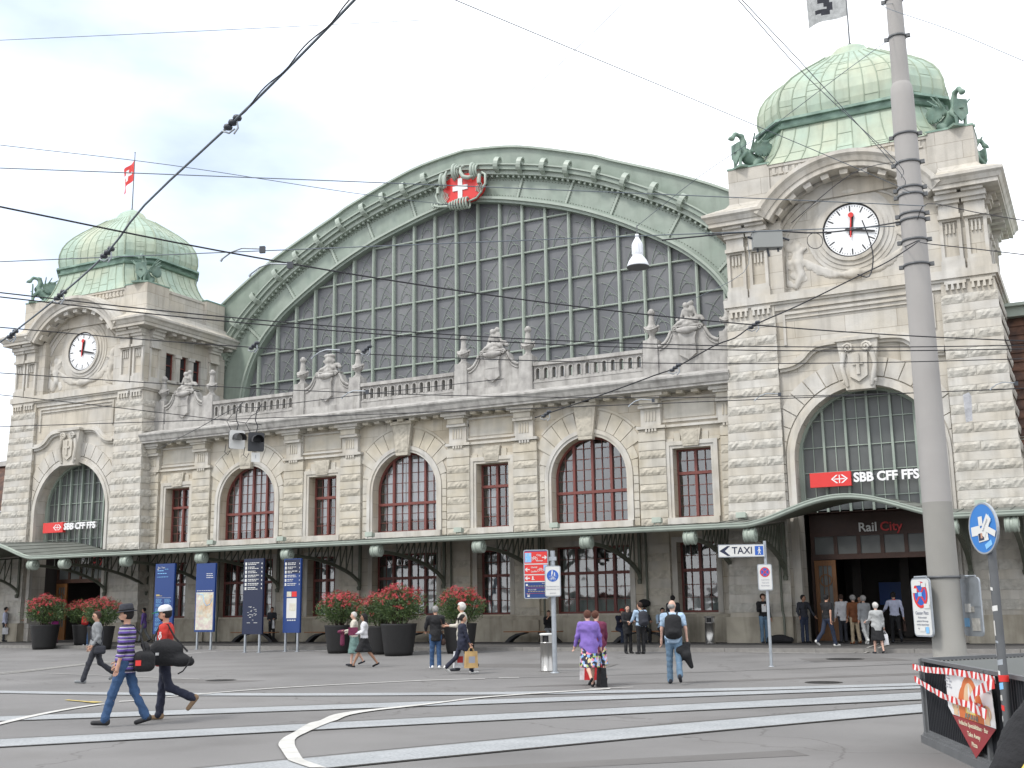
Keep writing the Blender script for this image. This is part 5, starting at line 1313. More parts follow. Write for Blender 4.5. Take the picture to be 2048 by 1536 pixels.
# flags
def flag(sx, lb, swiss):
    base = bt((sx*D, 1.66, 20.95)); F_ = thing('flagpole', lb, 'flag', base)
    H = 3.6 if swiss else 2.9; p = MB(); p.tube([(0, 0, 0), (0, 0, H)], [.035, .022], 7); p.lathe([(.001, -.05), (.05, 0), (.001, .05)], (0, 0, H), 8); p.lathe([(.09, 0), (.06, .1), (.04, .12)], n=8); p.build('pole', 'galv_dark', F_)
    q = MB(); NX, NZ = 14, 14; W_, H_ = (1.25, 1.25) if swiss else (1.75, 1.35)
    for i in range(NX):
        for j in range(NZ):
            def P(a, b):
                u, v = a/NX, b/NZ
                if swiss: return (-(u*W_*.62)*1, .22*math.sin(u*7+v*1.5)*u-.12*u, H-.45-v*H_-.85*u**1.1*(.9))
                return (-(u*W_)*.95, .2*math.sin(u*6+v)*u, H-.15-v*H_-.12*u)
            u, v = (i+.5)/NX, (j+.5)/NZ; m_ = 0
            if swiss and ((abs(u-.5) < .1 and abs(v-.5) < .32) or (abs(v-.5) < .1 and abs(u-.5) < .32)): m_ = 1
            if not swiss and ((abs(u-.5-.06*math.sin(v*9)) < .09 and .15 < v < .8) or (abs(v-.62) < .08 and .42 < u < .8) or (abs(v-.3) < .07 and .5 < u < .75)): m_ = 1
            q.add([P(i, j), P(i, j+1), P(i+1, j+1), P(i+1, j)], [(0, 1, 2, 3)], m_, True)
    q.build('flag', ['red_sign', 'white'] if swiss else ['cloth_grey_light', 'cloth_dark'], F_)
flag(-1, 'red flag with white cross drooping from the pole on the left tower dome', True)
flag(1, 'white flag with a dark emblem on the pole above the right tower dome', False)

# ------------------------------------------------------------------ people
VR = 27.24          # heading 0 = walking away from the camera, 90 = to the left of the picture
class Person: pass
def person(label, loc, head_deg, h=1.75, top='cloth_black', legs='jeans', shoes='black', skin='skin', hair=('short', 'hair_brown'), sleeve=1., legL=(0, 0), legR=(0, 0), armL=(4, 8, 8), armR=(4, 8, 8), inL=0., inR=0.,
           lean=0., look=(0, 0), skirt=None, sit=False, hat=None, fem=False, res=.026, stout=1., hem=-.02, collar=None, group=None, turn=0, shin=None, inner=None, fwd=0., long_legs=1.):
    s = h/1.75; P = Person(); rz = R_(VR+head_deg)
    root = thing('person', label, 'person', loc, rz, group)
    def rot(v, ax, d): return Matrix.Rotation(R_(d), 3, ax) @ Vector(v)
    sw = (.165 if fem else .19)*(1+(stout-1)*.5)
    J = {}
    def leg(sx, hip, knee):
        a = Vector((sx*.088, 0, -.02)); d1 = Vector((sx*.015, math.sin(R_(hip)), -math.cos(R_(hip)))); k_ = a+d1*.43
        an = hip-knee; d2 = Vector((0, math.sin(R_(an)), -math.cos(R_(an)))); an_ = k_+d2*.41
        pt = max(0, -an-12)*.95 if an < 0 else -max(0, an-8)*.8; fd = Vector((sx*.12, math.cos(R_(pt)), -math.sin(R_(pt)))).normalized()
        if sit and knee > 60: fd = Vector((sx*.15, 1, -.1)).normalized()
        fu = Vector((0, math.sin(R_(pt)), math.cos(R_(pt))))
        heel = an_-fd*.04-fu*.05; toe = an_+fd*.165-fu*.058
        return a, k_, an_, heel, toe, fu
    LG = {-1: leg(-1, *legL), 1: leg(1, *legR)}
    lowest = min(min(v[3].z, v[4].z) for v in LG.values())-.032
    pz = -lowest
    O = Vector((0, 0, pz))
    LG = {k_: tuple(v+O for v in t_[:5])+(t_[5],) for k_, t_ in LG.items()}
    def up(x, y, z): return O+rot((x, y, z), 'X', -lean)
    def tw(v): q = rot(v, 'Z', turn); return up(q.x, q.y, q.z)
    neck = up(0, -.01, .53); hc = up(0, .025+.5*fwd, .685)
    hr = Matrix.Rotation(R_(look[0]), 3, 'Z') @ Matrix.Rotation(R_(-look[1]-lean*.2), 3, 'X')
    def hp(x, y, z): return hc+hr @ Vector((x, y, z))
    def arm(sx, fl, ab, el, inn):
        a = tw((sx*sw, 0, .475)); d1 = rot((sx*math.sin(R_(ab)), math.sin(R_(fl))*math.cos(R_(ab)), -math.cos(R_(fl))*math.cos(R_(ab))), 'X', -lean*.0)
        e_ = a+d1*.275; f2 = fl+el; d2 = Vector((sx*math.sin(R_(ab))*.4-sx*inn, math.sin(R_(f2)), -math.cos(R_(f2)))).normalized(); w_ = e_+d2*.245
        return a, e_, w_, d2
    AR = {-1: arm(-1, *armL, inL), 1: arm(1, *armR, inR)}
    S = lambda p: tuple(np.array(p)*s)
    def C(a, b, r0, r1=None): return cap(S(a), S(b), r0*s, (r0 if r1 is None else r1)*s)
    def E(c_, r, m_=None): return ell(S(c_), tuple(q*s for q in r), m_)
    st = stout
    def torso(g_, low=-.05):
        rX = Matrix.Rotation(R_(-lean), 3, 'X')
        return [E(up(0, .0, .38), (.158*st+g_, .105*st+g_, .16+g_), rX), E(up(0, .01, .2), (.135*st+g_, .10*st+g_, .17+g_), rX), E(up(0, 0, .02), ((.155 if not fem else .165)*st+g_, .115*st+g_, .12+g_), rX), C(tw((-sw*.8, 0, .465)), tw((sw*.8, 0, .465)), .058+g_)]
    # body
    prims = torso(0)+[C(up(0, -.005, .48), hc-Vector((0, .01, .06)), .05, .048), E(hp(0, 0, .02), (.074, .093, .10), hr), E(hp(0, .02, -.045), (.056, .07, .065), hr), C(hp(0, .085, .012), hp(0, .105, -.018), .012, .017), E(hp(-.076, 0, -.0), (.014, .026, .034), hr), E(hp(.076, 0, -.0), (.014, .026, .034), hr)]
    for sx in (-1, 1):
        a, k_, an_, heel, toe, fu = LG[sx]; prims += [C(a, k_, .078*st, .05), C(k_, an_, .05, .034), C(k_+(an_-k_)*.2+Vector((0, -.015, 0)), k_+(an_-k_)*.5+Vector((0, -.012, 0)), .044, .04), C(heel, toe, .03, .026)]
        a, e_, w_, d2 = AR[sx]; prims += [C(a, e_, .047, .037), C(e_, w_, .037, .025), C(w_, w_+d2*.075, .027, .033)]
    body = sdf_mesh(prims, res, .025)
    for sx in (-1, 1):      # fingers and thumb
        a, e_, w_, d2 = AR[sx]; d = d2; side = Vector((0, 1, 0))-d*d.y
        side = (side.normalized() if side.length > .2 else Vector((0, 0, 1))); pn = d.cross(side)*sx
        for q, ln in zip((-.5, -.17, .17, .5), (.062, .078, .082, .072)):
            b0 = w_+d*.085+side*q*.055; b1 = b0+d*ln*.55+pn*.008; b2 = b1+d*ln*.4+pn*.028; body.tube([S(b0), S(b1), S(b2)], [.0092*s, .0085*s, .007*s], 5)
        b0 = w_+d*.03+side*.03; body.tube([S(b0), S(b0+side*.03+d*.025+pn*.01), S(b0+side*.038+d*.055+pn*.015)], [.012*s, .0105*s, .008*s], 5)
    for q in (-1, 1):
        c_ = hp(q*.031, .086, .012); body.lathe([(.0001, -.007), (.009, 0), (.0001, .007)], S(c_), 6, 1)
        c_ = hp(q*.031, .091, .033); body.box(c_[0]*s-.014, c_[0]*s+.014, c_[1]*s-.006, c_[1]*s+.004, c_[2]*s-.003, c_[2]*s+.004, 1)
    c_ = hp(0, .091, -.05); body.lathe([(.0001, -.006), (.02, 0), (.0001, .006)], S(c_), 8, 2, sx=1, sy=.4)
    body.build('body', [skin, 'hair_black', 'cloth_maroon'], root)
    # shirt or jacket
    g_ = .022; pr = torso(g_)
    if hem < -.03: pr += [C(up(0, 0, .05), up(0, 0, hem), .13*st+g_)]
    for sx in (-1, 1):
        a, e_, w_, d2 = AR[sx]
        if sleeve > .5: pr += [C(a, e_, .062+g_*.4, .052), C(e_, e_+(w_-e_)*min(1, (sleeve-.5)*2), .052, .04)]
        else: pr += [C(a, a+(e_-a)*max(.15, sleeve*2), .062+g_*.4, .058)]
    zh = (up(0, 0, hem-.06)).z*s
    cutf = (lambda X, Y, Z: zh-Z)
    mb = sdf_mesh(pr, res, .03, cutf, fold=.0075); mb.build('jacket' if sleeve > .5 else 'shirt', top, root)
    if inner:
        q = sdf_mesh([E(up(0, .075, .36), (.06, .07, .14)), E(up(0, .08, .2), (.05, .06, .12))], res*.8, .02); q.build('shirt_front', inner, root)
    if collar:
        q = MB(); q.tube([S(neck+Vector((.062*math.cos(t_), .058*math.sin(t_)+.005, .0+.012*math.sin(t_)*-1))) for t_ in np.linspace(0, 2*math.pi, 13)], .021*s, 6); q.build('collar', collar, root)
    # legs
    if skirt:
        zs = skirt[1]; kz = (LG[1][1]+LG[-1][1])/2
        lo_ = O+(kz-O)*zs; zc_ = lo_.z*s
        pr = [E(O+Vector((0, 0, .03)), (.165*st, .13*st, .10)), C(O, lo_, .125*st, .185*st)]
        for sx in (-1, 1): pr.append(C(LG[sx][0], LG[sx][0]+(LG[sx][1]-LG[sx][0])*zs, .10, .13))
        mb = sdf_mesh(pr, res, .05, lambda X, Y, Z: zc_-Z, fold=.007); mb.build('skirt', skirt[0], root)
    if legs:
        for_pr = [E(O+Vector((0, 0, .0)), (.165*st+.01, .125*st+.01, .12))]
        for sx in (-1, 1):
            a, k_, an_, heel, toe, fu = LG[sx]; for_pr += [C(a, k_, .092*st, .064), C(k_, an_+(an_-k_)*.02, .064, .064 if not skirt else .04)]
        mb = sdf_mesh(for_pr, res, .03, (lambda X, Y, Z: Z-(pz+.07)*s) if not lean > 30 else None, fold=.008); mb.build('trousers', legs, root)
    for sx in (-1, 1):
        a, k_, an_, heel, toe, fu = LG[sx]
        mb = sdf_mesh([C(heel+fu*.008, toe+fu*.006, .040, .036), C(heel+fu*.035, an_-fu*.02, .04, .04)] if not skirt else [C(heel, toe, .034, .032)], min(res, .02), .02)
        mb.build('shoe', shoes, root)
    # hair
    kind, hm = hair
    hi_ = np.array(hr.transposed())
    hcs = np.array(hc)*s
    def face(X, Y, Z):
        x, y, z = X-hcs[0], Y-hcs[1], Z-hcs[2]
        yy = hi_[1][0]*x+hi_[1][1]*y+hi_[1][2]*z; zz_ = hi_[2][0]*x+hi_[2][1]*y+hi_[2][2]*z
        return np.maximum(np.minimum(yy-.028*s, .058*s-zz_), (-.085*s-zz_) if kind == 'short' else -1.+0*zz_)
    if kind:
        fl = .012 if kind != 'full' else .028
        pr = [E(hp(0, -.012, .03), (.078+fl, .092+fl, .098+fl*.7), hr)]
        if kind == 'bald': pr = [E(hp(0, -.03, -.005), (.084, .085, .06), hr)]
        if kind == 'long': pr += [C(hp(0, -.06, 0), hp(0, -.085, -.2), .075, .06), C(hp(.05, -.04, 0), hp(.06, -.05, -.2), .035, .03), C(hp(-.05, -.04, 0), hp(-.06, -.05, -.2), .035, .03)]
        if kind == 'pony': pr += [C(hp(0, -.1, .03), hp(0, -.15, .0), .03, .035), C(hp(0, -.15, 0), hp(0, -.14, -.13), .035, .015)]
        if kind == 'bun': pr += [E(hp(0, -.11, .03), (.045, .045, .045))]
        sdf_mesh(pr, min(res, .02), .02, face, fold=.0055).build('hair', hm, root)
    if hat:
        mb = MB()
        if hat[0] == 'fedora':
            mb.lathe([(.138, .0), (.143, .012), (.10, .02), (.098, .04), (.095, .10), (.075, .125), (.03, .115), (.0001, .11)], (0, 0, 0), 20, sx=.92, sy=1.1); mb.tube([(.1*.93*math.cos(t_), .1*1.08*math.sin(t_), .035) for t_ in np.linspace(0, 6.283, 20)], .012, 5, 1)
        else:
            mb.lathe([(.098, 0), (.1, .03), (.085, .075), (.05, .1), (.0001, .108)], (0, 0, 0), 18, 0, sy=1.12)
            mb.add([(-.075, .08, .005), (-.06, .19, -.01), (0, .215, -.012), (.06, .19, -.01), (.075, .08, .005), (-.075, .08, .015), (-.06, .19, .0), (0, .215, -.002), (.06, .19, .0), (.075, .08, .015)], [(0, 1, 2, 3, 4), (9, 8, 7, 6, 5), (0, 5, 6, 1), (1, 6, 7, 2), (2, 7, 8, 3), (3, 8, 9, 4)], 1)
            mb.lathe([(.101, .0), (.103, .03), (.09, .07)], (0, 0, 0), 18, 1, sy=1.12) if len(hat) > 3 else None
        o = mb.build('hat' if hat[0] == 'fedora' else 'cap', list(hat[1:3]), root); o.location = S(hp(0, -.005, .052)); o.rotation_euler = (hr.to_euler().x, 0, hr.to_euler().z); o.scale = (s, s, s)
    wm = Matrix.Translation(Vector(loc)) @ Matrix.Rotation(rz, 4, 'Z')
    P.W = lambda v: tuple(wm @ (Vector(v)*s)); P.root = root; P.AR = AR; P.LG = LG; P.up = up; P.tw = tw; P.hp = hp; P.s = s; P.rz = rz; P.pz = pz; P.O = O
    P.hand = lambda sx: Vector(P.W(AR[sx][2]+AR[sx][3]*.1))
    return P
def bag_thing(name, label, cat, P, loc, rz=None, grp=None): return thing(name, label, cat, tuple(loc), P.rz if rz is None else rz, grp)
def tote(P, sx, label, m, w_=.32, h_=.36, d=.12, hl=.14, name='shopping_bag', cat='bag', mark=None, sway=0, ang=0):
    p = P.hand(sx); t_ = bag_thing(name, label, cat, P, (p.x, p.y, p.z-.01), P.rz+R_(ang))
    b = MB(); w2, d2 = w_/2, d/2
    V = [(-d2, -w2, -hl-h_), (d2, -w2, -hl-h_), (d2, w2, -hl-h_), (-d2, w2, -hl-h_), (-d2*.7, -w2*.92, -hl), (d2*.7, -w2*.92, -hl), (d2*.7, w2*.92, -hl), (-d2*.7, w2*.92, -hl)]
    b.hexa(V); 
    if mark: 
        for q in (-1, 1): b.quad(*[(q*(d2*.86+.004), a, c_) for a, c_ in ((-w2*.5, -hl-h_*.7), (w2*.5, -hl-h_*.7), (w2*.5, -hl-h_*.3), (-w2*.5, -hl-h_*.3))], 1)
    b.build('bag_body', [m, mark or m], t_); q = MB()
    for k_ in (-1, 1): q.tube([(k_*d2*.7, -w2*.45, -hl-.01), (k_*d2*.3, -w2*.28, -hl*.45), (0, 0, 0), (k_*d2*.3, w2*.28, -hl*.45), (k_*d2*.7, w2*.45, -hl-.01)], .008, 5)
    q.build('handle', m, t_); return t_
def backpack(P, label, m, big=1.): 
    c_ = P.W(P.up(0, -.0, .27)); t_ = bag_thing('backpack', label, 'backpack', P, c_); k_ = P.s*big
    b = sdf_mesh([cap((-.08*k_, -.2*k_, -.16*k_), (.08*k_, -.2*k_, -.16*k_), .10*k_), cap((-.07*k_, -.19*k_, .12*k_), (.07*k_, -.19*k_, .12*k_), .10*k_), cap((-.06*k_, -.29*k_, -.12*k_), (.06*k_, -.29*k_, -.12*k_), .055*k_), ell((0, -.21*k_, -.02*k_), (.18*k_, .11*k_, .25*k_))], .028, .04); b.build('pack', m, t_)
    q = MB()
    for s_ in (-1, 1): q.tube([(s_*.09*k_, -.14*k_, -.15*k_), (s_*.17*k_, .02, -.1*k_), (s_*.13*k_, .145*k_, .05*k_), (s_*.11*k_, .10*k_, .2*k_), (s_*.10*k_, .0, .275*k_), (s_*.08*k_, -.12*k_, .2*k_)], .02, 5)
    q.build('strap', m, t_); return t_
def shoulder_bag(P, sx, label, m, w_=.28, h_=.22, cross=True, low=-.05, y=-.06):
    c_ = P.W(P.O); t_ = bag_thing('shoulder_bag', label, 'bag', P, c_)
    x = sx*.22
    b = sdf_mesh([cap((x, y-w_/2+.05, low-.05), (x, y+w_/2-.05, low-.05), .06), cap((x, y-w_/2+.05, low-h_+.1), (x, y+w_/2-.05, low-h_+.1), .065)], .025, .05); b.build('bag_body', m, t_)
    q = MB(); o_ = -sx if cross else sx
    q.tube([(x, y, low+.02), (sx*.17, .12, .14), (sx*.02*(1 if cross else 8), .15, .32), (o_*.12, .05, .505), (o_*.11, -.05, .5), (sx*.02*(1 if cross else 8), -.14, .33), (sx*.17, -.13, .1), (x, y-.02, low+.02)], .013, 5); q.build('strap', m, t_)
    return t_
# the two men in front
P1 = person('man in striped purple jumper and dark brimmed hat striding left in the foreground', (14.42, -30.84, 0), 94, 1.80, 'striped_wool', 'jeans', 'black', hair=('short', 'hair_black'), sleeve=.74, legL=(19, 5), legR=(-17, 10), armL=(0, 6, 12), armR=(16, 10, 12), look=(4, 6), hat=('fedora', 'cloth_dark', 'cloth_black'), res=.02, hem=-.1)
P2 = person('man in red sports jacket and green and white cap walking with a long black bag', (14.36, -29.95, 0), 94, 1.78, 'cloth_red', 'cloth_navy', 'shoe_tan', hair=('short', 'hair_black'), legL=(-14, 52), legR=(6, 2), armL=(-4, 16, 38), armR=(10, 10, 30), look=(2, 8), hat=('cap', 'cloth_white', 'cap_green'), res=.02, collar='cloth_red', hem=-.06)
for P_ in (P1, P2):
    S_ = P_.s; o_ = sdf_mesh([ell(tuple(np.array(P_.hp(0, .026, -.062))*S_), (.056, .066, .05))], .014, .02, lambda X, Y, Z, c_=np.array(P_.hp(0, .0, -.028))*S_: Z-c_[2]); o_.build('beard', 'hair_black', P_.root)
a, e_, w_, _ = P2.AR[-1]
for i, ch in enumerate('SUISSE'):
    t_ = i/5; p = a+(e_-a)*(.25+.75*min(1, t_*1.25)) if t_ < .8 else e_+(w_-e_)*.15*(t_-.6)*5
    p = a+(w_-a)*(.18+.11*i)+Vector((0, 0, 0)); text(ch, .07, 'white', P2.root, tuple((Vector(p)+Vector((-.085, -.012*i+.0, 0)))*P2.s), rot=(R_(0), R_(0), R_(-90)), bold=.003, name='sleeve_lettering')
t_ = thing('duffel_bag', 'long black duffel bag hanging behind the man in the red jacket', 'bag', P2.W((0, 0, 0)), P2.rz)
b = sdf_mesh([cap((-.3, .12, 1.0), (-.3, -.34, .95), .13, .10), cap((-.3, -.3, .95), (-.28, -.46, .92), .10, .07), ell((-.3, -.08, 1.1), (.13, .27, .17)), cap((-.3, .05, 1.2), (-.3, -.1, 1.22), .06, .06), cap((-.3, .14, .98), (-.26, .2, .94), .10, .08)], .022, .04); b.build('bag_body', 'cloth_black', t_)
q = MB(); q.tube([(-.3, .1, 1.1), (-.26, .12, 1.3), (-.17, .06, 1.5), (-.15, -.06, 1.5), (-.25, -.2, 1.3), (-.3, -.42, 1.08)], .016, 5); q.tube([(-.36, -.5, 1.0), (-.43, -.47, .9), (-.42, -.38, .78), (-.38, -.3, .74)], .012, 5); q.box(-.44, -.42, .0, .05, 1.03, 1.07, 1); q.build('strap', ['cloth_black', 'offwhite'], t_)
t_ = thing('shoulder_bag', 'black shoulder bag with a red patch behind the man in the striped jumper', 'bag', P1.W((0, 0, 0)), P1.rz)
b = sdf_mesh([cap((-.1, -.24, 1.02), (.02, -.34, 1.0), .10), cap((-.1, -.24, .9), (.02, -.34, .9), .10), cap((.02, -.3, 1.15), (.05, -.26, 1.2), .06)], .022, .04); b.build('bag_body', 'cloth_black', t_)
q = MB(); q.tube([(-.1, -.3, 1.08), (.05, -.2, 1.35), (.14, -.05, 1.5), (.14, .05, 1.5), (.12, .13, 1.35)], .016, 5); q.box(-.215, -.19, -.28, -.2, .9, .98, 1); q.build('strap', ['cloth_black', 'red_sign'], t_)
# others on the plaza
P3 = person('man in grey jumper and sunglasses walking left with a satchel', (5.46, -23.11, 0), 112, 1.78, 'cloth_grey', 'cloth_dark', 'cloth_grey', hair=('short', 'hair_brown'), legL=(20, 4), legR=(-16, 38), armL=(-8, 14, 40), inL=.2, armR=(10, 10, 10), look=(15, 4), res=.022, collar='cloth_dark')
q = MB(); c_ = P3.hp(0, .083, .014); [q.box((c_[0]+k_*.034)*P3.s-.026, (c_[0]+k_*.034)*P3.s+.026, c_[1]*P3.s-.0, c_[1]*P3.s+.014, c_[2]*P3.s-.014, c_[2]*P3.s+.014) for k_ in (-1, 1)]; q.build('sunglasses', 'black', P3.root)
shoulder_bag(P3, -1, 'dark satchel with a cross strap on the man in the grey jumper', 'cloth_dark', .26, .24, True, -.02, -.08)
P4 = person('man in pale blue shirt and jeans walking away with a black backpack', (19.36, -19.67, 0), -6, 1.80, 'cloth_sky', 'jeans_light', 'cloth_dark', hair=('bald', 'hair_grey'), sleeve=.32, legL=(6, 4), legR=(-16, 22), armL=(6, 8, 8), armR=(-4, 14, 8), look=(-28, 0), res=.022, collar='cloth_white', skin='skin_pale', stout=1.08, hem=-.04)
backpack(P4, 'black backpack on the man in the pale blue shirt', 'cloth_black', 1.05)
t_ = thing('jacket', 'black jacket hanging from the hand of the man in the pale blue shirt', 'jacket', tuple(P4.hand(1)), P4.rz)
sdf_mesh([cap((0, .0, .02), (-.04, -.12, -.22), .05, .10), cap((-.04, -.12, -.22), (.06, -.10, -.46), .1, .05), cap((0, .0, 0), (-.18, -.12, -.12), .06, .09), cap((-.1, -.12, -.2), (-.16, -.1, -.32), .08, .04)], .022, .04).build('cloth', 'cloth_black', t_)
P5 = person('grey haired man in black jacket and blue jeans standing with his back turned', (10.72, -15.51, 0), 14, 1.76, 'cloth_black', 'jeans', 'white', hair=('short', 'hair_grey'), armL=(14, 16, 50), inL=.3, armR=(18, 12, 55), inR=.3, legL=(2, 0), legR=(-3, 2), stout=1.08, hem=-.12)
shoulder_bag(P5, 1, 'brown leather shoulder bag on the grey haired man', 'leather', .2, .22, False, -.12, -.02)
P6 = person('white haired person in a white waistcoat walking left', (12.02, -16.23, 0), 82, 1.84, 'cloth_cream', 'cloth_dark', 'cloth_dark', hair=('full', 'hair_white'), sleeve=.9, legL=(10, 4), legR=(-14, 20), armL=(20, 8, 70), inL=.2, armR=(4, 8, 10), collar='cloth_white', hem=-.12)
P7 = person('small person in dark suit with a ponytail carrying a tan paper bag', (12.75, -17.5, 0), 290, 1.56, 'cloth_navy', 'cloth_navy', 'offwhite', hair=('pony', 'hair_black'), fem=True, legL=(-22, 26), legR=(20, 4), armL=(-6, 12, 8), armR=(12, 12, 10), hem=-.16, look=(-10, 0))
tote(P7, 1, 'tan paper carrier bag with dark print held by the person in the dark suit', 'paper_tan', .34, .42, .16, .12, mark='grey_text'); tote(P7, -1, 'white carrier bag with red lettering held by the person in the dark suit', 'cloth_white', .32, .42, .14, .1, mark='red_dim')
P8 = person('woman in purple jumper and bright floral skirt walking away', (17.99, -21.18, 0), 12, 1.62, 'cloth_purple', None, 'cloth_black', hair=('short', 'hair_red'), fem=True, skirt=('floral_cloth', 1.12), legL=(-18, 30), legR=(10, 4), armL=(10, 14, 20), armR=(-6, 16, 14), stout=1.28, hem=-.16, skin='skin_pale', res=.022, lean=5)
tote(P8, 1, 'black tote bag with long handles held by the woman in purple', 'cloth_black', .36, .42, .15, .34, 'tote_bag')
P9 = person('woman in maroon cardigan beside the woman in purple, carrying shopping bags', (17.85, -20.4, 0), 10, 1.60, 'cloth_maroon', None, 'cloth_black', hair=('short', 'hair_red'), fem=True, skirt=('floral_cloth', 1.1), legL=(8, 4), legR=(-14, 26), armL=(0, 16, 8), armR=(10, 10, 20), stout=1.2, hem=-.16, skin='skin_pale', look=(-50, 0), lean=5)
tote(P9, -1, 'tall white paper carrier bag held by the woman in maroon', 'cloth_white', .24, .50, .12, .12, ang=70); tote(P9, -1, 'red carrier bag between the two women with floral skirts', 'bag_red', .42, .46, .2, .16, ang=62).location.x += .22
P10 = person('dark haired young woman in white top and black skirt striding left', (8.09, -15.27, 0), 96, 1.62, 'cloth_white', None, 'cloth_black', hair=('long', 'hair_black'), fem=True, skirt=('cloth_black', .98), legL=(24, 2), legR=(-22, 16), armL=(12, 8, 70), inL=.1, armR=(20, 8, 60), skin='skin_tan', hem=-.02)
t_ = thing('folder', 'dark red folder under the arm of the young woman in the white top', 'folder', tuple(P10.hand(-1)), P10.rz); q = MB(); q.box(-.03, .01, -.18, .1, -.03, .2); q.build('cover', 'cloth_maroon', t_)
P11 = person('older woman in cream top carrying a dark red coat', (7.25, -14.6, .02), 100, 1.60, 'cloth_cream', None, 'cloth_dark', hair=('short', 'hair_white'), fem=True, skirt=('cloth_teal', 1.25), legL=(8, 4), legR=(-12, 20), armL=(20, 10, 60), inL=.3, armR=(14, 8, 50), skin='skin_pale', stout=1.1)
t_ = thing('coat', 'dark red coat over the arm of the older woman in cream', 'coat', tuple(P11.hand(-1)), P11.rz); sdf_mesh([cap((0, -.08, .02), (.0, .08, .0), .05), cap((.04, -.03, 0), (.05, -.03, -.36), .06, .075)], .028, .04).build('cloth', 'cloth_maroon', t_)
P12 = person('man in pale blue shirt with a travel rucksack talking beside the bins', (14.06, -7.9, .12), 24, 1.68, 'cloth_sky', 'cloth_black', 'black', hair=('short', 'hair_brown'), armL=(24, 10, 40), inL=.2, armR=(6, 10, 20), look=(30, 0), collar='cloth_khaki', res=.03)
backpack(P12, 'black and grey rucksack on the man in the pale blue shirt by the wall', 'cloth_dark', 1.05); tote(P12, 1, 'small black bag held by the man with the rucksack', 'cloth_black', .26, .24, .14, .12)
P13 = person('woman in black clothes facing the plaza beside the man with the rucksack', (13.5, -7.65, .12), 196, 1.60, 'cloth_black', 'cloth_black', 'black', hair=('long', 'hair_black'), fem=True, armL=(20, 8, 70), inL=.4, armR=(20, 8, 65), inR=.4, hem=-.2, stout=1.08, res=.03, skin='skin_pale')
P14 = person('young man in dark cardigan leaning on the wall holding a white paper', (16.55, -1.75, .27), 196, 1.78, 'cloth_black', 'jeans_light', 'cloth_dark', hair=('full', 'hair_brown'), armL=(4, 8, 8), armR=(14, 10, 110), inR=.3, inner='cloth_navy', res=.03)
t_ = thing('paper', 'white paper held by the young man leaning on the wall', 'paper', tuple(P14.hand(1)+Vector((0, 0, -.08))), P14.rz); q = MB(); q.box(-.09, .09, .02, .03, -.16, .12); q.build('sheet', 'white', t_)
P15 = person('man in open grey hooded jacket standing by the right entrance', (18.0, -1.6, .27), 200, 1.72, 'cloth_dark', 'jeans_dark', 'black', hair=('short', 'hair_black'), inner='cloth_black', skin='skin_tan', look=(30, 0), armL=(10, 22, 30), armR=(8, 20, 30), collar='cloth_grey', res=.03)
P16 = person('man in black T-shirt walking past the right entrance', (19.55, -4.9, .27), 300, 1.74, 'cloth_black', 'jeans_dark', 'offwhite', hair=('short', 'hair_black'), sleeve=.3, legL=(-20, 24), legR=(18, 6), armL=(16, 8, 12), armR=(-14, 8, 10), res=.03, look=(20, 0))
P17 = person('white haired old woman in light jacket and black skirt walking into the station', (21.49, -6.9, .14), 4, 1.54, 'cloth_grey_light', None, 'cloth_dark', hair=('full', 'hair_white'), fem=True, skirt=('cloth_black', 1.12), legL=(6, 2), legR=(-8, 14), armL=(16, 10, 60), armR=(0, 12, 8), stout=1.15, hem=-.14, skin='skin_pale', res=.03)
tote(P17, 1, 'white plastic bag held by the white haired old woman', 'cloth_white', .28, .32, .16, .12)
P18 = person('grey haired woman in grey jacket and pale trousers entering the station', (20.45, -3.2, .27), 6, 1.66, 'cloth_grey', 'cloth_grey_light', 'offwhite', hair=('full', 'hair_grey'), fem=True, legL=(-14, 26), legR=(10, 4), armL=(-8, 10, 10), armR=(10, 10, 14), hem=-.16, res=.03)
P19 = person('grey haired person in rust brown jacket and beige trousers entering the station', (19.95, -2.4, .27), 10, 1.68, 'cloth_brown', 'cloth_khaki', 'cloth_brown', hair=('full', 'hair_grey'), legL=(2, 2), legR=(-6, 10), armL=(0, 10, 8), armR=(6, 8, 10), hem=-.12, res=.03)
P20 = person('person in white shirt just ahead of the rust brown jacket', (19.3, -1.2, .27), 8, 1.72, 'cloth_white', 'cloth_dark', 'black', hair=('short', 'hair_brown'), res=.03, hem=-.1)
P21 = person('man in pale blue shirt with red collar and cuffs walking into the hall', (21.15, -1.3, .27), 352, 1.78, 'cloth_shirt', 'cloth_black', 'cloth_dark', hair=('short', 'hair_black'), legL=(12, 4), legR=(-16, 24), armL=(26, 20, 40), armR=(-6, 14, 12), collar='cloth_red', res=.03)
tote(P21, 1, 'dark bag held by the man with the red collar', 'leather', .26, .26, .1, .14)
P22 = person('man in dark clothes facing out from the shadow of the right entrance', (19.6, .6, .28), 186, 1.66, 'cloth_dark', 'cloth_navy', 'black', hair=('short', 'hair_black'), res=.03, armL=(20, 8, 60), inL=.3)
P23 = person('man in blue grey shirt standing by the far left wall with a white bag', (-24.5, -1.6, .27), 285, 1.80, 'cloth_shirt', 'cloth_dark', 'black', hair=('short', 'hair_black'), armL=(8, 8, 20), res=.034)
tote(P23, 1, 'white plastic bag held by the man by the far left wall', 'cloth_white', .3, .34, .12, .1)
P24 = person('woman in khaki jacket and black skirt by the far left wall', (-23.9, -1.1, .27), 250, 1.66, 'cloth_khaki', 'cloth_black', 'black', hair=('short', 'hair_brown'), fem=True, armL=(20, 8, 70), inL=.3, armR=(20, 8, 70), res=.034, hem=-.1, skirt=('cloth_black', .6))
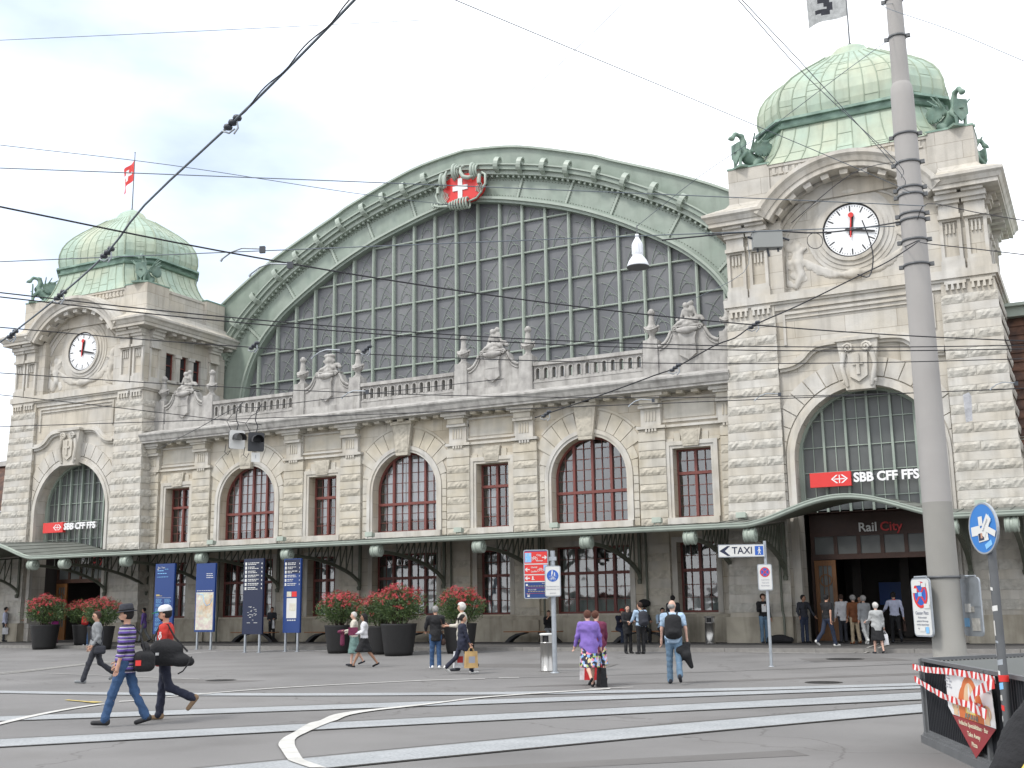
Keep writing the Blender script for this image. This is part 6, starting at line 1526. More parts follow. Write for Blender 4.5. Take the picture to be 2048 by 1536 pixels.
P25 = person('woman in dark clothes with a red and white bag standing between the info panels', (-6.6, -1.5, .27), 190, 1.58, 'cloth_dark', 'cloth_black', 'black', hair=('short', 'hair_brown'), fem=True, armL=(20, 8, 70), inL=.4, armR=(20, 8, 60), inR=.4, collar='bag_red', res=.034)
tote(P25, -1, 'red and white bag held by the woman between the info panels', 'cloth_white', .34, .36, .12, .06, mark='bag_red')
P26 = person('man in navy top and jeans with a red backpack behind the left planter', (-13.6, -6.0, .2), 352, 1.72, 'cloth_navy', 'jeans', 'white', hair=('short', 'hair_brown'), armR=(16, 20, 60), res=.034)
backpack(P26, 'red and white backpack on the man behind the left planter', 'bag_red', .9)
t_ = thing('suitcase', 'black upright suitcase beside the man behind the left planter', 'suitcase', (-12.9, -5.9, .27)); q = MB(); q.box(-.2, .2, -.13, .13, .05, .72); q.box(-.17, .17, -.145, -.131, .12, .62); q.build('shell', 'cloth_black', t_)
q = MB(); q.tube([(-.1, .08, .72), (-.1, .08, .95), (.1, .08, .95), (.1, .08, .72)], .01, 5); [q.lathe([(.001, -.02), (.04, -.01), (.04, .01), (.001, .02)], (x, y, .04), 8) for x in (-.15, .15) for y in (-.09, .09)]; q.build('pull_handle', 'galv_dark', t_)
P27 = person('person in purple cardigan walking by the wall at the left info panel', (-14.2, -1.9, .27), 95, 1.66, 'cloth_purple', 'cloth_grey', 'black', hair=('short', 'hair_black'), legL=(14, 4), legR=(-14, 20), res=.034, hem=-.16)
# seated along the wall (benches and window sills)
SK = dict(sit=True, res=.032)
def seated(label, x, y, seat, head, top, legs, **k): 
    P = person(label, (x, y, 0), head, k.pop('h', 1.74), top, legs, legL=k.pop('legL', (82, 88)), legR=k.pop('legR', (80, 82)), sit=True, res=.032, **k)
    P.root.location.z = seat-(P.pz-.10)*P.s; return P
seated('woman with crossed arms seated on the bench left of the sign pole', 7.62, -1.55, .72, 190, 'cloth_black', 'cloth_grey', hair=('bun', 'hair_black'), fem=True, armL=(30, 8, 90), inL=.4, armR=(30, 8, 110), inR=.3, lean=8, h=1.62)
seated('young man in red cap seated on the bench right of the sign pole', 10.75, -1.6, .72, 200, 'cloth_navy', 'jeans_dark', hair=('short', 'hair_black'), hat=('cap', 'cloth_red', 'cloth_red'), armL=(40, 8, 50), armR=(40, 8, 60), lean=22, look=(0, -10))
seated('man in dark T-shirt seated beside the young man in the red cap', 11.75, -1.6, .72, 196, 'cloth_dark', 'cloth_black', sleeve=.3, hair=('short', 'hair_red'), armL=(30, 8, 70), inL=.3, armR=(30, 8, 70), inR=.3, lean=12)
seated('man in light blue shirt seated on the bench behind the two women', 12.5, -1.6, .72, 190, 'cloth_sky', 'cloth_dark', hair=('short', 'hair_black'), lean=14, armL=(30, 8, 60), armR=(30, 8, 60))
seated('person in blue hooded jacket seated at the right end of the bench', 13.2, -1.5, .80, 120, 'cloth_blue', 'jeans', hair=('short', 'hair_black'), lean=10, armL=(30, 8, 60), armR=(30, 8, 60), legL=(70, 60), legR=(66, 50), h=1.55)
person('man with grey backpack straps standing against the wall behind the couple', (13.35, -2.6, .27), 10, 1.78, 'cloth_dark', 'cloth_navy', 'white', hair=('short', 'hair_black'), res=.032)
t_ = thing('sports_bag', 'black holdall lying on the pavement beside the leaning young man', 'bag', (17.15, -1.9, .27)); sdf_mesh([cap((-.35, 0, .14), (.4, 0, .12), .13, .11), ell((0, 0, .18), (.35, .13, .14))], .03, .04).build('bag_body', 'cloth_black', t_)
t_ = thing('backpack', 'dark backpack standing on the sill behind the men on the bench', 'backpack', (11.5, -.75, 1.62)); sdf_mesh([ell((0, 0, .16), (.26, .14, .17)), cap((-.15, -.1, .1), (.15, -.1, .1), .06)], .03, .04).build('pack', 'cloth_black', t_)
# the passer-by cut off by the right edge, close to the camera
PN = person('person in a black jacket with a yellow seam cut off by the bottom right corner', (28.05, -41.1, 0), 20, 1.77, 'cloth_black', 'cloth_black', 'black', hair=('short', 'hair_black'), res=.022, stout=1.25, armL=(14, 34, 20), lean=4, hem=-.1)
q = MB(); a_, e2_, w2_, _ = PN.AR[-1]; q.tube([tuple((Vector(p_)+Vector((-.02, -.05, .03)))*PN.s) for p_ in (a_, a_.lerp(e2_, .5), e2_, e2_.lerp(w2_, .6))], .006, 5); q.build('yellow_piping', 'yellow_sign', PN.root)

# ------------------------------------------------------------------ street furniture
def face_rz(x, y, off=0): # turn the -y face towards the camera side
    return math.atan2(28.02-x, -( -44.1-y))*1.0+R_(off) if False else math.atan2(y+44.1, x-28.02)-math.pi/2+math.pi*0+R_(off)
# planters with oleander
def planter(name_i, loc, rz, sc_, seed, label, proto=[None, None]):
    k_ = seed % 2
    if proto[k_] is None:
        rd = random.Random(5+k_)
        t_ = thing('flower_planter', label, 'planter', loc, rz, 'planters of red oleander in front of the station')
        p = MB(); p.lathe([(.40, 0), (.44, .0), (.48, .12), (.585, .95), (.60, 1.0), (.595, 1.02), (.54, 1.02), (.53, .92), (.0001, .92)], n=36); p.build('pot', 'pot', t_)
        s_ = MB(); f = MB(); fl = MB()
        R0, H0 = .80, .60; c0 = 1.58
        stems = []
        for i in range(26):
            a = rd.uniform(0, 6.28); rr = rd.uniform(0, .95); top = Vector((R0*rr*math.cos(a), R0*rr*math.sin(a), c0+H0*math.sqrt(max(0, 1-rr*rr))*rd.uniform(.75, 1.05)))
            b0 = Vector((.25*rr*math.cos(a), .25*rr*math.sin(a), .92)); md = (b0+top)/2+Vector((rd.uniform(-.08, .08), rd.uniform(-.08, .08), .1)); s_.tube([b0, md, top], [.016, .012, .006], 4); stems.append(top)
        s_.build('stem', 'hair_brown', t_)
        def blob():
            while True:
                v = Vector((rd.uniform(-1, 1), rd.uniform(-1, 1), rd.uniform(-1, 1)))
                if .35 < v.length < 1: break
            v = v*(1+.26*math.sin(v.x*5+k_)*math.sin(v.y*6+v.z*4)+(.22 if rd.random() < .05 else 0))
            return Vector((v.x*R0, v.y*R0, c0+v.z*(H0 if v.z > 0 else H0*.85))), v
        for i in range(5200):
            c_, v = blob(); d = Vector((v.x*1+rd.gauss(0, .5), v.y+rd.gauss(0, .5), .35+rd.gauss(0, .55))).normalized(); ln = rd.uniform(.07, .13); wd = ln*.13
            sd2 = d.cross(Vector((rd.gauss(0, 1), rd.gauss(0, 1), rd.gauss(0, 1)))).normalized()*wd
            f.add([c_, c_+d*ln*.5+sd2, c_+d*ln, c_+d*ln*.5-sd2], [(0, 1, 2, 3)], 1 if rd.random() < .22 else 0)
        f.build('foliage', ['leaf', 'leaf_light'], t_)
        for i in range(150):
            a = rd.uniform(0, 6.28); z_ = 1-abs(rd.gauss(0, .42)); z_ = max(-.35, z_); q = math.sqrt(max(0, 1-z_*z_)); v = Vector((q*math.cos(a), q*math.sin(a), z_))
            v = v*(1.0+.24*math.sin(v.x*5+k_)*math.sin(v.y*6+v.z*4)+rd.uniform(-.08, .10)); c_ = Vector((v.x*R0, v.y*R0, c0+v.z*H0*1.02))*1
            for j in range(rd.randint(5, 12)):
                o_ = c_+Vector((rd.gauss(0, .045), rd.gauss(0, .045), rd.gauss(0, .035))); n_ = Vector((v.x+rd.gauss(0, .4), v.y+rd.gauss(0, .4), v.z+rd.gauss(0, .4))).normalized(); u_ = n_.orthogonal().normalized(); w2 = n_.cross(u_); ph = rd.uniform(0, 6)
                for q_ in range(4):
                    t2 = ph+q_*1.57; e1 = (u_*math.cos(t2)+w2*math.sin(t2)); e3 = (u_*math.cos(t2+.6)+w2*math.sin(t2+.6)); fl.add([o_, o_+e1*.026+n_*.006, o_+(e1+e3)*.019+n_*.012, o_+e3*.026+n_*.006], [(0, 1, 2, 3)], 0)
        fl.build('blossom', 'flower', t_)
        proto[k_] = t_
    else:
        t_ = copy_tree(proto[k_]); t_.location = loc; t_.rotation_euler = (0, 0, rz); relabel(t_, label)
    t_.scale = (sc_, sc_, sc_); return t_
for i, (x, y, s_, lb) in enumerate(((-14.9, -7.2, 1.06, 'black pot of red oleander at the far left in front of the left entrance'), (-13.95, -5.75, .98, 'black pot with little bloom tucked behind the far left oleander pot'), (-11.3, -7.3, .98, 'black pot of red oleander behind the three walking men'),
                                     (2.22, -8.35, 1.0, 'black pot of red oleander standing alone right of the info panels'), (4.35, -8.7, .97, 'black pot of red oleander partly behind another one in the middle'), (5.51, -9.41, 1.08, 'largest black pot of red oleander in the middle of the plaza'), (7.2, -8.0, 1.02, 'black pot of red oleander behind the white haired person'))):
    o = planter(i, (x, y, gz(y) if y < -6.5 else .27), 1.3*i, s_, i, lb)
    if i == 1: o.scale = (s_, s_, s_*.92)
# information panels
def panel(label, x, y, w_, z0, z1, m, posts=True, rz=0, group='blue information panels'):
    t_ = thing('info_panel', label, 'information board', (x, y, gz(y)), rz, group)
    b = MB(); b.box(-w_/2, w_/2, -.05, .05, z0, z1); b.build('board', m, t_)
    for s_ in (-1, 1):
        p = MB(); p.box(s_*w_*.36-.035, s_*w_*.36+.035, -.035, .035, 0, z0); p.box(s_*w_*.36-.07, s_*w_*.36+.07, -.07, .07, 0, .015); p.build('post', 'galv', t_)
    return t_
def lines(t_, rows, m, y=-.053, lvl=0):
    q = MB()
    for x0, x1, z, h_ in rows: q.box(x0, x1, y-.002, y, z-h_/2, z+h_/2)
    return q.build('print', m, t_)
rd = random.Random(11)
def wordrow(x0, x1, z, h_):
    out_ = []; x = x0
    while x < x1-.02:
        l_ = rd.uniform(.04, .13); out_.append((x, min(x1, x+l_), z, h_)); x += l_+.022
    return out_
A = panel('tall dark blue panel with a timetable grid, leftmost of the four info panels', -8.4, -6.55, 1.1, .62, 3.62, 'blue_board')
rw = wordrow(-.42, -.05, 3.32, .03)+wordrow(.0, .2, 3.38, .02)+wordrow(-.42, .1, 3.2, .03)+wordrow(-.42, .2, 3.05, .02)
for j in range(7):
    for xx in (-.45, .05):
        for r in range(5): rw += wordrow(xx, xx+rd.uniform(.25, .38), 2.1-j*.2-r*.035, .012)
lines(A, rw, 'sky_blue'); lines(A, [(-.45, -.25, 2.28, .03), (-.45, -.1, 2.24, .012)], 'yellow_sign')
lines(A, [(-.45, .42, 2.16-j*.4, .008) for j in range(4)]+[(-.42, -.38, 3.38, .05)], 'offwhite')
text('Bus  Tram', .1, 'offwhite', A, (-.2, -.056, 3.45), align='CENTER', extrude=.002)
B = panel('blue panel with a large street map, second of the four info panels', -5.85, -6.8, 1.05, .72, 3.56, 'blue_board')
q = MB(); q.box(-.47, .47, -.056, -.052, .80, 2.35, 0); q.build('map_sheet', 'map_pale', B)
q = MB(); P = [(.05, 2.2), (.42, 2.25), (.44, 1.9), (.40, 1.35), (.2, 1.28), (-.05, 1.35), (-.3, 1.3), (-.34, 1.7), (-.2, 2.0)]; q.prism(P[::-1], -.060, -.0565); q.build('map_city', 'map_tan', B)
q = MB(); q.tube([(-.42, -.061, 2.3), (-.1, -.061, 2.25), (-.02, -.061, 1.95), (.1, -.061, 1.8), (.3, -.061, 1.85), (.42, -.061, 2.1)], .014, 4); q.build('map_river', 'sky_blue', B)
rw = []
for j in range(26): x = rd.uniform(-.3, .35); z = rd.uniform(1.35, 2.15); rw.append((x, x+rd.uniform(.05, .2), z, .006) if j % 2 else (x, x+.008, z, rd.uniform(.08, .25)))
q = MB()
for x0, x1, z, h_ in rw: q.box(x0, x1, -.0625, -.0605, z-h_/2, z+h_/2)
q.build('map_streets', 'paint_white', B)
lines(B, wordrow(-.45, .4, 2.42, .02)+wordrow(.05, .4, 3.12, .025)+wordrow(.05, .4, 3.04, .025)+wordrow(.05, .42, 2.96, .025), 'offwhite')
def dirpanel(t_, n):
    rw = []
    for j in range(n):
        z = 3.42-j*.16-(.0 if j < 3 else .0); rw += [(-.42, -.33, z, .115)]+wordrow(-.27, rd.uniform(.05, .3), z+.03, .03)+wordrow(-.27, rd.uniform(.0, .3), z-.03, .026)+[(.40, .44, z, .06)]
    lines(t_, rw, 'offwhite')
Cc = panel('near black panel with white direction list, third of the four info panels', -1.85, -8.5, .98, .70, 3.62, 'navy_board'); dirpanel(Cc, 7)
q = MB()
for k_ in range(22):
    a = rd.uniform(0, 6.28); r = rd.uniform(.08, .26); x, z = r*math.cos(a)*.9+.02, 1.55+r*math.sin(a)*1.2; q.box(x-.035, x+.035, -.055, -.052, z-.007, z+.007)
q.box(-.26, -.1, -.055, -.052, 1.13, 1.145); q.box(.08, .26, -.055, -.052, 1.13, 1.145); q.build('print', 'offwhite', Cc)
Dd = panel('blue panel with white direction list above a small map, rightmost of the four info panels', -.45, -7.85, .82, .72, 3.58, 'blue_board')
rw = []
for j in range(6):
    z = 3.38-j*.16; rw += [(-.36, -.28, z, .11)]+wordrow(-.23, rd.uniform(.05, .28), z+.03, .028)+wordrow(-.23, rd.uniform(.0, .28), z-.03, .024)+[(.34, .37, z, .05)]
lines(Dd, rw, 'offwhite'); q = MB(); q.box(-.36, .36, -.054, -.0515, 3.0, 3.55); q.build('dark_field', 'navy_board', Dd)
q = MB(); q.box(-.24, .24, -.056, -.052, 1.28, 2.05, 0); q.box(-.24, -.02, -.057, -.052, 2.1, 2.3, 1); q.box(.0, .24, -.057, -.052, 2.1, 2.3, 2); q.box(-.1, .2, -.058, -.0565, 1.55, 1.85, 3)
for k_ in range(4): q.box(-.2+k_*.11, -.12+k_*.11, -.057, -.052, 1.18, 1.22, 0)
q.build('map_sheet', ['offwhite', 'map_pale', 'red_sign', 'map_pale'], Dd)
# bins
def bin_(label, loc, wall=False):
    t_ = thing('litter_bin', label, 'litter bin', loc, R_(20), 'steel litter bins'); b = MB()
    b.lathe([(.185, 0), (.19, .02), (.19, .035), (.183, .04), (.183, .74), (.19, .745), (.19, .76), (.182, .765), (.182, .77)], n=26); b.build('cylinder', 'steel', t_)
    b = MB(); b.lathe([(.10, .75), (.10, .94)], n=12, m=1)
    for a0 in (20, 110, 200, 290):
        pts = [(.178*math.cos(R_(a0+d_)), .178*math.sin(R_(a0+d_)), .84) for d_ in (0, 12, 24)]
        b.hexa([(.165*math.cos(R_(a0)), .165*math.sin(R_(a0)), .76), (.182*math.cos(R_(a0)), .182*math.sin(R_(a0)), .76), (.182*math.cos(R_(a0+34)), .182*math.sin(R_(a0+34)), .76), (.165*math.cos(R_(a0+34)), .165*math.sin(R_(a0+34)), .76),
                (.165*math.cos(R_(a0)), .165*math.sin(R_(a0)), .95), (.182*math.cos(R_(a0)), .182*math.sin(R_(a0)), .95), (.182*math.cos(R_(a0+34)), .182*math.sin(R_(a0+34)), .95), (.165*math.cos(R_(a0+34)), .165*math.sin(R_(a0+34)), .95)])
    b.lathe([(.15, .70), (.15, .94)], n=16, m=1); b.build('opening', ['steel', 'black'], t_)
    b = MB(); b.lathe([(.19, .945), (.20, .96), (.20, .985), (.17, 1.0), (.0001, 1.005)], n=26); b.build('lid', 'offwhite' if not wall else 'steel', t_)
bin_('steel cylinder litter bin at the foot of the sign pole', (14.45, -15.9, 0)); bin_('steel cylinder litter bin by the wall left of the leaning young man', (14.6, -2.15, .27), True)
# benches
BN = None
for i, (x, lb) in enumerate(((-7.6, 'wooden bench on black arched feet behind the blue map panel'), (-3.3, 'wooden bench on black arched feet right of the info panels'), (1.8, 'wooden bench on black arched feet behind the middle planters'), (6.9, 'wooden bench on black arched feet left of the sign pole'), (11.7, 'wooden bench on black arched feet with three seated men'))):
    if BN is None:
        BN = thing('bench', lb, 'bench', (x, -1.5, .27), 0, 'benches along the station wall')
        s_ = MB(); [s_.box(-1.25, 1.25, -.24+k_*.125, -.13+k_*.125, .42, .46) for k_ in range(4)]; s_.build('seat', 'wood_seat', BN)
        for sg in (-1, 1):
            l_ = MB(); P = [(sg*1.25, .0), (sg*1.0, .22), (sg*.7, .36), (sg*.3, .415)]; Q = [(sg*.3, .37), (sg*.68, .28), (sg*.92, .12), (sg*1.05, .0)]
            R2 = P+Q; R2 = R2[::-1] if sg < 0 else R2; l_.prism(R2, -.2, .2); l_.build('arched_foot', 'black', BN)
        o = BN
    else: o = copy_tree(BN); o.location = (x, -1.5, .27); relabel(o, lb)
# sign pole with two boards
def roundrect(w_, h_, r, n=5):
    P = []
    for cx, cz, a0 in ((w_/2-r, h_/2-r, 0), (-w_/2+r, h_/2-r, 90), (-w_/2+r, -h_/2+r, 180), (w_/2-r, -h_/2+r, 270)):
        P += [(cx+r*math.cos(R_(a0+90*i/n)), cz+r*math.sin(R_(a0+90*i/n))) for i in range(n+1)]
    return P
def signboard(parent, cx, cz, w_, h_, y=-.06, face='offwhite', frame='galv', r=.05, name='sign_board'):
    b = MB(); b.prism([(cx+a, cz+c_) for a, c_ in roundrect(w_, h_, r)], y, y+.03, 0); b.prism([(cx+a, cz+c_) for a, c_ in roundrect(w_-.05, h_-.05, r*.7)], y-.004, y-.0005, 1)
    return b.build(name, [frame, face], parent)
def bike(mb, cx, cz, s_, y, m=0):
    for k_ in (-1, 1): mb.disc((cx+k_*.5*s_, cz), .34*s_, y, 16, m, .26*s_, th=.002)
    for a, b_ in (((-.5, 0), (-.15, .5)), ((-.15, .5), (.3, .45)), ((.3, .45), (0, 0)), ((0, 0), (-.15, .5)), ((0, 0), (-.5, 0)), ((.3, .45), (.5, 0)), ((.3, .45), (.25, .62)), ((-.25, .58), (-.05, .58))):
        d = Vector((b_[0]-a[0], b_[1]-a[1])).normalized()*.04*s_; n_ = (-d.y, d.x); A_ = (cx+a[0]*s_, cz+a[1]*s_); B_ = (cx+b_[0]*s_, cz+b_[1]*s_)
        mb.prism([(A_[0]-n_[0], A_[1]-n_[1]), (B_[0]-n_[0], B_[1]-n_[1]), (B_[0]+n_[0], B_[1]+n_[1]), (A_[0]+n_[0], A_[1]+n_[1])], y-.001, y+.001, m)
def arrow(mb, cx, cz, s_, y, dr=1, m=0):
    P = [(-.5, -.1), (.1, -.1), (-.06, -.38), (.16, -.38), (.5, 0), (.16, .38), (-.06, .38), (.1, .1), (-.5, .1)]
    P = [(cx+dr*a*s_, cz+b_*s_) for a, b_ in P]; mb.prism(P if dr > 0 else P[::-1], y-.001, y+.001, m)
t_ = thing('sign_pole', 'grey pole with a red and blue cycle route board and a white shared path sign', 'sign', (14.95, -16.49, 0), R_(22))
b = MB(); b.tube([(0, 0, 0), (0, 0, 3.16)], .065, 14); b.box(-.10, .10, -.075, .075, 2.9, 3.0); b.lathe([(.12, .0), (.12, .02), (.07, .03)], n=14); b.build('pole', 'galv', t_)
b = signboard(t_, -.44, 2.55, .66, 1.28, -.12, 'blue_board', name='route_board')
q = MB(); y = -.128
q.box(-.74, -.14, y, y+.003, 2.83, 3.14, 0); q.box(-.74, -.14, y, y+.003, 2.55, 2.80, 0); q.box(-.74, -.14, y, y+.003, 2.37, 2.52, 0)
for zz_ in (2.815, 2.535, 2.355): q.box(-.75, -.13, y+.0005, y+.0035, zz_-.012, zz_+.012, 1)
q.box(-.73, -.56, y-.002, y, 2.86, 3.11, 3); q.box(-.24, -.15, y-.002, y, 2.64, 2.79, 3)
arrow(q, -.21, 2.985, .13, y-.002, 1, 1); arrow(q, -.67, 2.67, .13, y-.002, -1, 1); arrow(q, -.67, 2.445, .13, y-.002, -1, 1); bike(q, -.48, 2.95, .11, y-.002, 1); bike(q, -.32, 2.65, .10, y-.002, 1)
q.disc((-.53, 2.48), .02, y-.003, 10, 1); q.box(-.55, -.51, y-.003, y, 2.41, 2.46, 1); q.box(-.56, -.48, y-.003, y, 2.40, 2.415, 1)
q.disc((-.69, 2.27), .03, y-.003, 14, 1); q.box(-.68, -.62, y-.003, y, 1.96, 2.0, 1)
for zz_ in (2.24, 2.10): 
    for k_ in range(12): q.box(-.66+k_*.042, -.64+k_*.042, y-.003, y, zz_-.006, zz_+.006, 2)
for zz_ in (2.19, 2.05): q.box(-.72, -.14, y-.002, y, zz_-.003, zz_+.003, 4)
q.build('route_symbols', ['red_sign', 'offwhite', 'yellow_sign', 'sky_blue', 'red_dim'], t_)
text('City', .075, 'offwhite', t_, (-.36, y-.004, 3.045), extrude=.001, bold=.001); text('Binningen', .055, 'offwhite', t_, (-.34, y-.004, 2.90), extrude=.001, bold=.001, sx=.8); text('Liestal', .065, 'offwhite', t_, (-.49, y-.004, 2.73), extrude=.001, bold=.001); text('Laufen', .065, 'offwhite', t_, (-.49, y-.004, 2.62), extrude=.001, bold=.001)
text('Standort', .04, 'offwhite', t_, (-.22, y-.004, 2.31), extrude=.001); text('Bahnhof SBB', .042, 'offwhite', t_, (-.55, y-.004, 2.145), extrude=.001); text('Basel', .04, 'offwhite', t_, (-.65, y-.004, 2.03), extrude=.001); text('3', .1, 'offwhite', t_, (-.60, y-.005, 3.05), extrude=.001); text('2', .1, 'offwhite', t_, (-.69, y-.005, 3.05), extrude=.001); text('7', .1, 'offwhite', t_, (-.69, y-.005, 2.92), extrude=.001)
b = signboard(t_, -.0, 2.36, .42, .80, -.17, 'offwhite', name='path_board')
q = MB(); q.disc((0, 2.50), .155, -.178, 28, 0, th=.002); q.disc((0, 2.50), .162, -.176, 28, 1, .152); bike(q, 0, 2.415, .095, -.181, 2); q.box(-.10, .10, -.181, -.179, 2.487, 2.493, 2)
q.disc((-.01, 2.625), .017, -.181, 10, 2); q.prism([(-.04, 2.54), (.0, 2.54), (.01, 2.61), (-.03, 2.61)], -.182, -.18, 2); q.prism([(-.04, 2.5), (-.02, 2.5), (-.01, 2.54), (-.03, 2.54)], -.182, -.18, 2); q.disc((.05, 2.58), .012, -.181, 10, 2); q.box(.035, .065, -.182, -.18, 2.5, 2.565, 2)
q.build('path_symbol', ['blue_sign', 'offwhite', 'offwhite'], t_)
text('Nur Buszufahrt zur', .044, 'grey_text', t_, (0, -.177, 2.22), extrude=.001); text('Centralbahnstr. frei', .044, 'grey_text', t_, (0, -.177, 2.15), extrude=.001); text('gestattet', .044, 'grey_text', t_, (0, -.177, 2.05), extrude=.001)
b = MB(); b.tube([(-.38, -.1, 1.95), (-.38, -.02, 1.95), (-.1, 0, 1.97)], .015, 6); b.tube([(-.38, -.08, 2.9), (0, 0, 2.9)], .015, 6); b.build('clamp', 'galv', t_)
# taxi sign pole
t_ = thing('taxi_sign', 'slim pole with a white taxi arrow board and a small no stopping sign', 'sign', (19.6, -12.48, 0), R_(24))
b = MB(); b.tube([(0, 0, 0), (0, 0, 3.42)], .042, 12); b.lathe([(.08, 0), (.08, .02), (.045, .03)], n=12); b.build('pole', 'galv', t_)
b = MB(); b.box(-1.30, -.02, -.07, -.03, 2.98, 3.33, 0); b.box(-1.28, -.04, -.074, -.071, 3.0, 3.31, 1); b.prism([(-1.27, 3.155), (-1.05, 3.02), (-.97, 3.02), (-1.12, 3.155), (-.97, 3.29), (-1.05, 3.29)], -.078, -.075, 2)
b.box(-.29, -.06, -.078, -.075, 3.03, 3.28, 3); b.disc((-.17, 3.235), .02, -.08, 10, 1)
for P in ([(-.19, 3.12), (-.15, 3.12), (-.15, 3.21), (-.19, 3.21)], [(-.21, 3.05), (-.19, 3.05), (-.165, 3.12), (-.185, 3.12)], [(-.15, 3.05), (-.13, 3.05), (-.155, 3.12), (-.175, 3.12)], [(-.13, 3.13), (-.12, 3.14), (-.15, 3.2), (-.155, 3.18)], [(-.22, 3.14), (-.21, 3.13), (-.185, 3.18), (-.19, 3.2)]): b.prism(P, -.0805, -.079, 1)
b.build('arrow_board', ['galv', 'offwhite', 'navy_board', 'blue_sign'], t_); text('TAXI', .27, 'navy_board', t_, (-.64, -.078, 3.155), extrude=.002, bold=.003, sx=.95)
def nostop(mb, cx, cz, r, y):
    mb.disc((cx, cz), r, y, 28, 0, th=.003); mb.disc((cx, cz), r, y-.002, 28, 1, r*.8)
    for a in (45, 135):
        d = Vector((math.cos(R_(a)), math.sin(R_(a)))); n_ = Vector((-d.y, d.x))*r*.09; A_ = -d*r*.82; B_ = d*r*.82
        mb.prism([(cx+p.x, cz+p.y) for p in (A_-n_, B_-n_, B_+n_, A_+n_)], y-.0035, y-.0015, 1)
signboard(t_, -.05, 2.42, .40, .72, -.07, 'offwhite', name='no_stopping_board'); q = MB(); nostop(q, -.05, 2.56, .135, -.078); q.build('no_stopping_symbol', ['blue_sign', 'red_sign'], t_)
text('ausgenommen', .04, 'grey_text', t_, (-.05, -.078, 2.35), extrude=.001); text('Taxi und', .055, 'grey_text', t_, (-.05, -.078, 2.27), extrude=.001); text('Berechtigte', .05, 'grey_text', t_, (-.05, -.078, 2.19), extrude=.001)
# tall mast
MX, MY = 25.41, -22.33
t_ = thing('tram_mast', 'tall tapering concrete mast holding the overhead wires in front of the right tower', 'mast', (MX, MY, 0))
b = MB(); b.lathe([(.29, 0), (.283, 1.05), (.276, 1.06), (.268, 2.1), (.258, 3.45)], n=32, m=1); b.lathe([(.2585, 3.45), (.235, 6.5), (.222, 9.0), (.214, 11.3), (.20, 11.5), (.165, 11.58)], n=32, m=0); b.lathe([(.165, 11.5), (.158, 12.6), (.15, 14.5), (.14, 17.0)], n=28, m=0); b.build('shaft', ['concrete_pole', 'pole_low'], t_)
for z in (13.35, 9.93, 9.42, 9.28, 8.9, 8.78, 8.38, 10.5, 12.55, 2.12, 7.9): 
    b = MB(); r = float(np.interp(z, [0, 1.05, 3.45, 6.5, 9, 11.3, 11.5, 12.6, 14.5], [.29, .28, .258, .235, .222, .214, .165, .158, .15]))+.008; b.lathe([(r, -.022), (r+.012, -.022), (r+.012, .022), (r, .022)], (0, 0, z), 24)
    b.box(-r-.08, -r+.01, -.03, .03, z-.035, z+.035); b.box(r-.01, r+.08, -.03, .03, z-.035, z+.035)
    b.build('clamp_band', 'galv_dark', t_)
def mast_sign(label, dx, dy, rz, back):
    s_ = thing('hanging_sign', label, 'sign', (MX+dx, MY+dy, 1.6), rz); signboard(s_, 0, 0, .62, 1.02, -.02, 'offwhite', r=.09)
    if True:
        q = MB(); nostop(q, 0, .22, .235, -.03)
        q.box(-.26, -.10, -.037, -.034, .25, .33, 2); q.box(.06, .2, -.037, -.034, .35, .42, 2); q.box(-.06, .06, -.038, -.035, .19, .26, 3); q.box(.1, .28, -.037, -.034, -.02, .06, 2); q.box(-.16, .04, -.037, -.034, .38, .45, 2)
        q.box(-.1, .08, -.034, -.031, -.42, -.33, 2); q.box(.1, .2, -.034, -.031, -.45, -.34, 3); q.build('symbol', ['blue_sign', 'red_sign', 'offwhite', 'sky_blue'], s_)
        text('Ganzer Platz', .085, 'grey_text', s_, (0, -.028, -.10), extrude=.001, bold=.001); [text(a, .047, 'grey_text', s_, (0, -.028, z), extrude=.001) for a, z in (('Widerrechtlich', -.18), ('parkierte Fahrzeuge', -.24), ('werden abgeschleppt', -.30), ('Fehlbare verzeigt', -.37))]
        q = MB(); q.box(-.3, -.1, .012, .02, .0, .3, 0); q.box(.02, .2, .012, .02, -.1, .05, 1); q.box(-.25, .0, .012, .022, -.42, -.2, 2); q.box(.1, .25, .012, .02, -.35, -.2, 3); q.box(-.1, .0, .012, .02, -.1, 0, 2); q.build('sticker', ['galv', 'offwhite', 'paint_worn', 'sky_blue'], s_)
    b = MB(); b.tube([(-.2, .0, .53), (.2, .0, .53)], .018, 6); b.tube([(0, .01, .53), (0, .12, .53)], .018, 6); b.build('bracket', 'galv', s_)
mast_sign('white sign with red and blue disc strapped to the left of the mast', -.36, -.22, R_(-52), False)
mast_sign('grey back of a sign with stickers strapped to the right of the mast', .42, .10, R_(126), True)
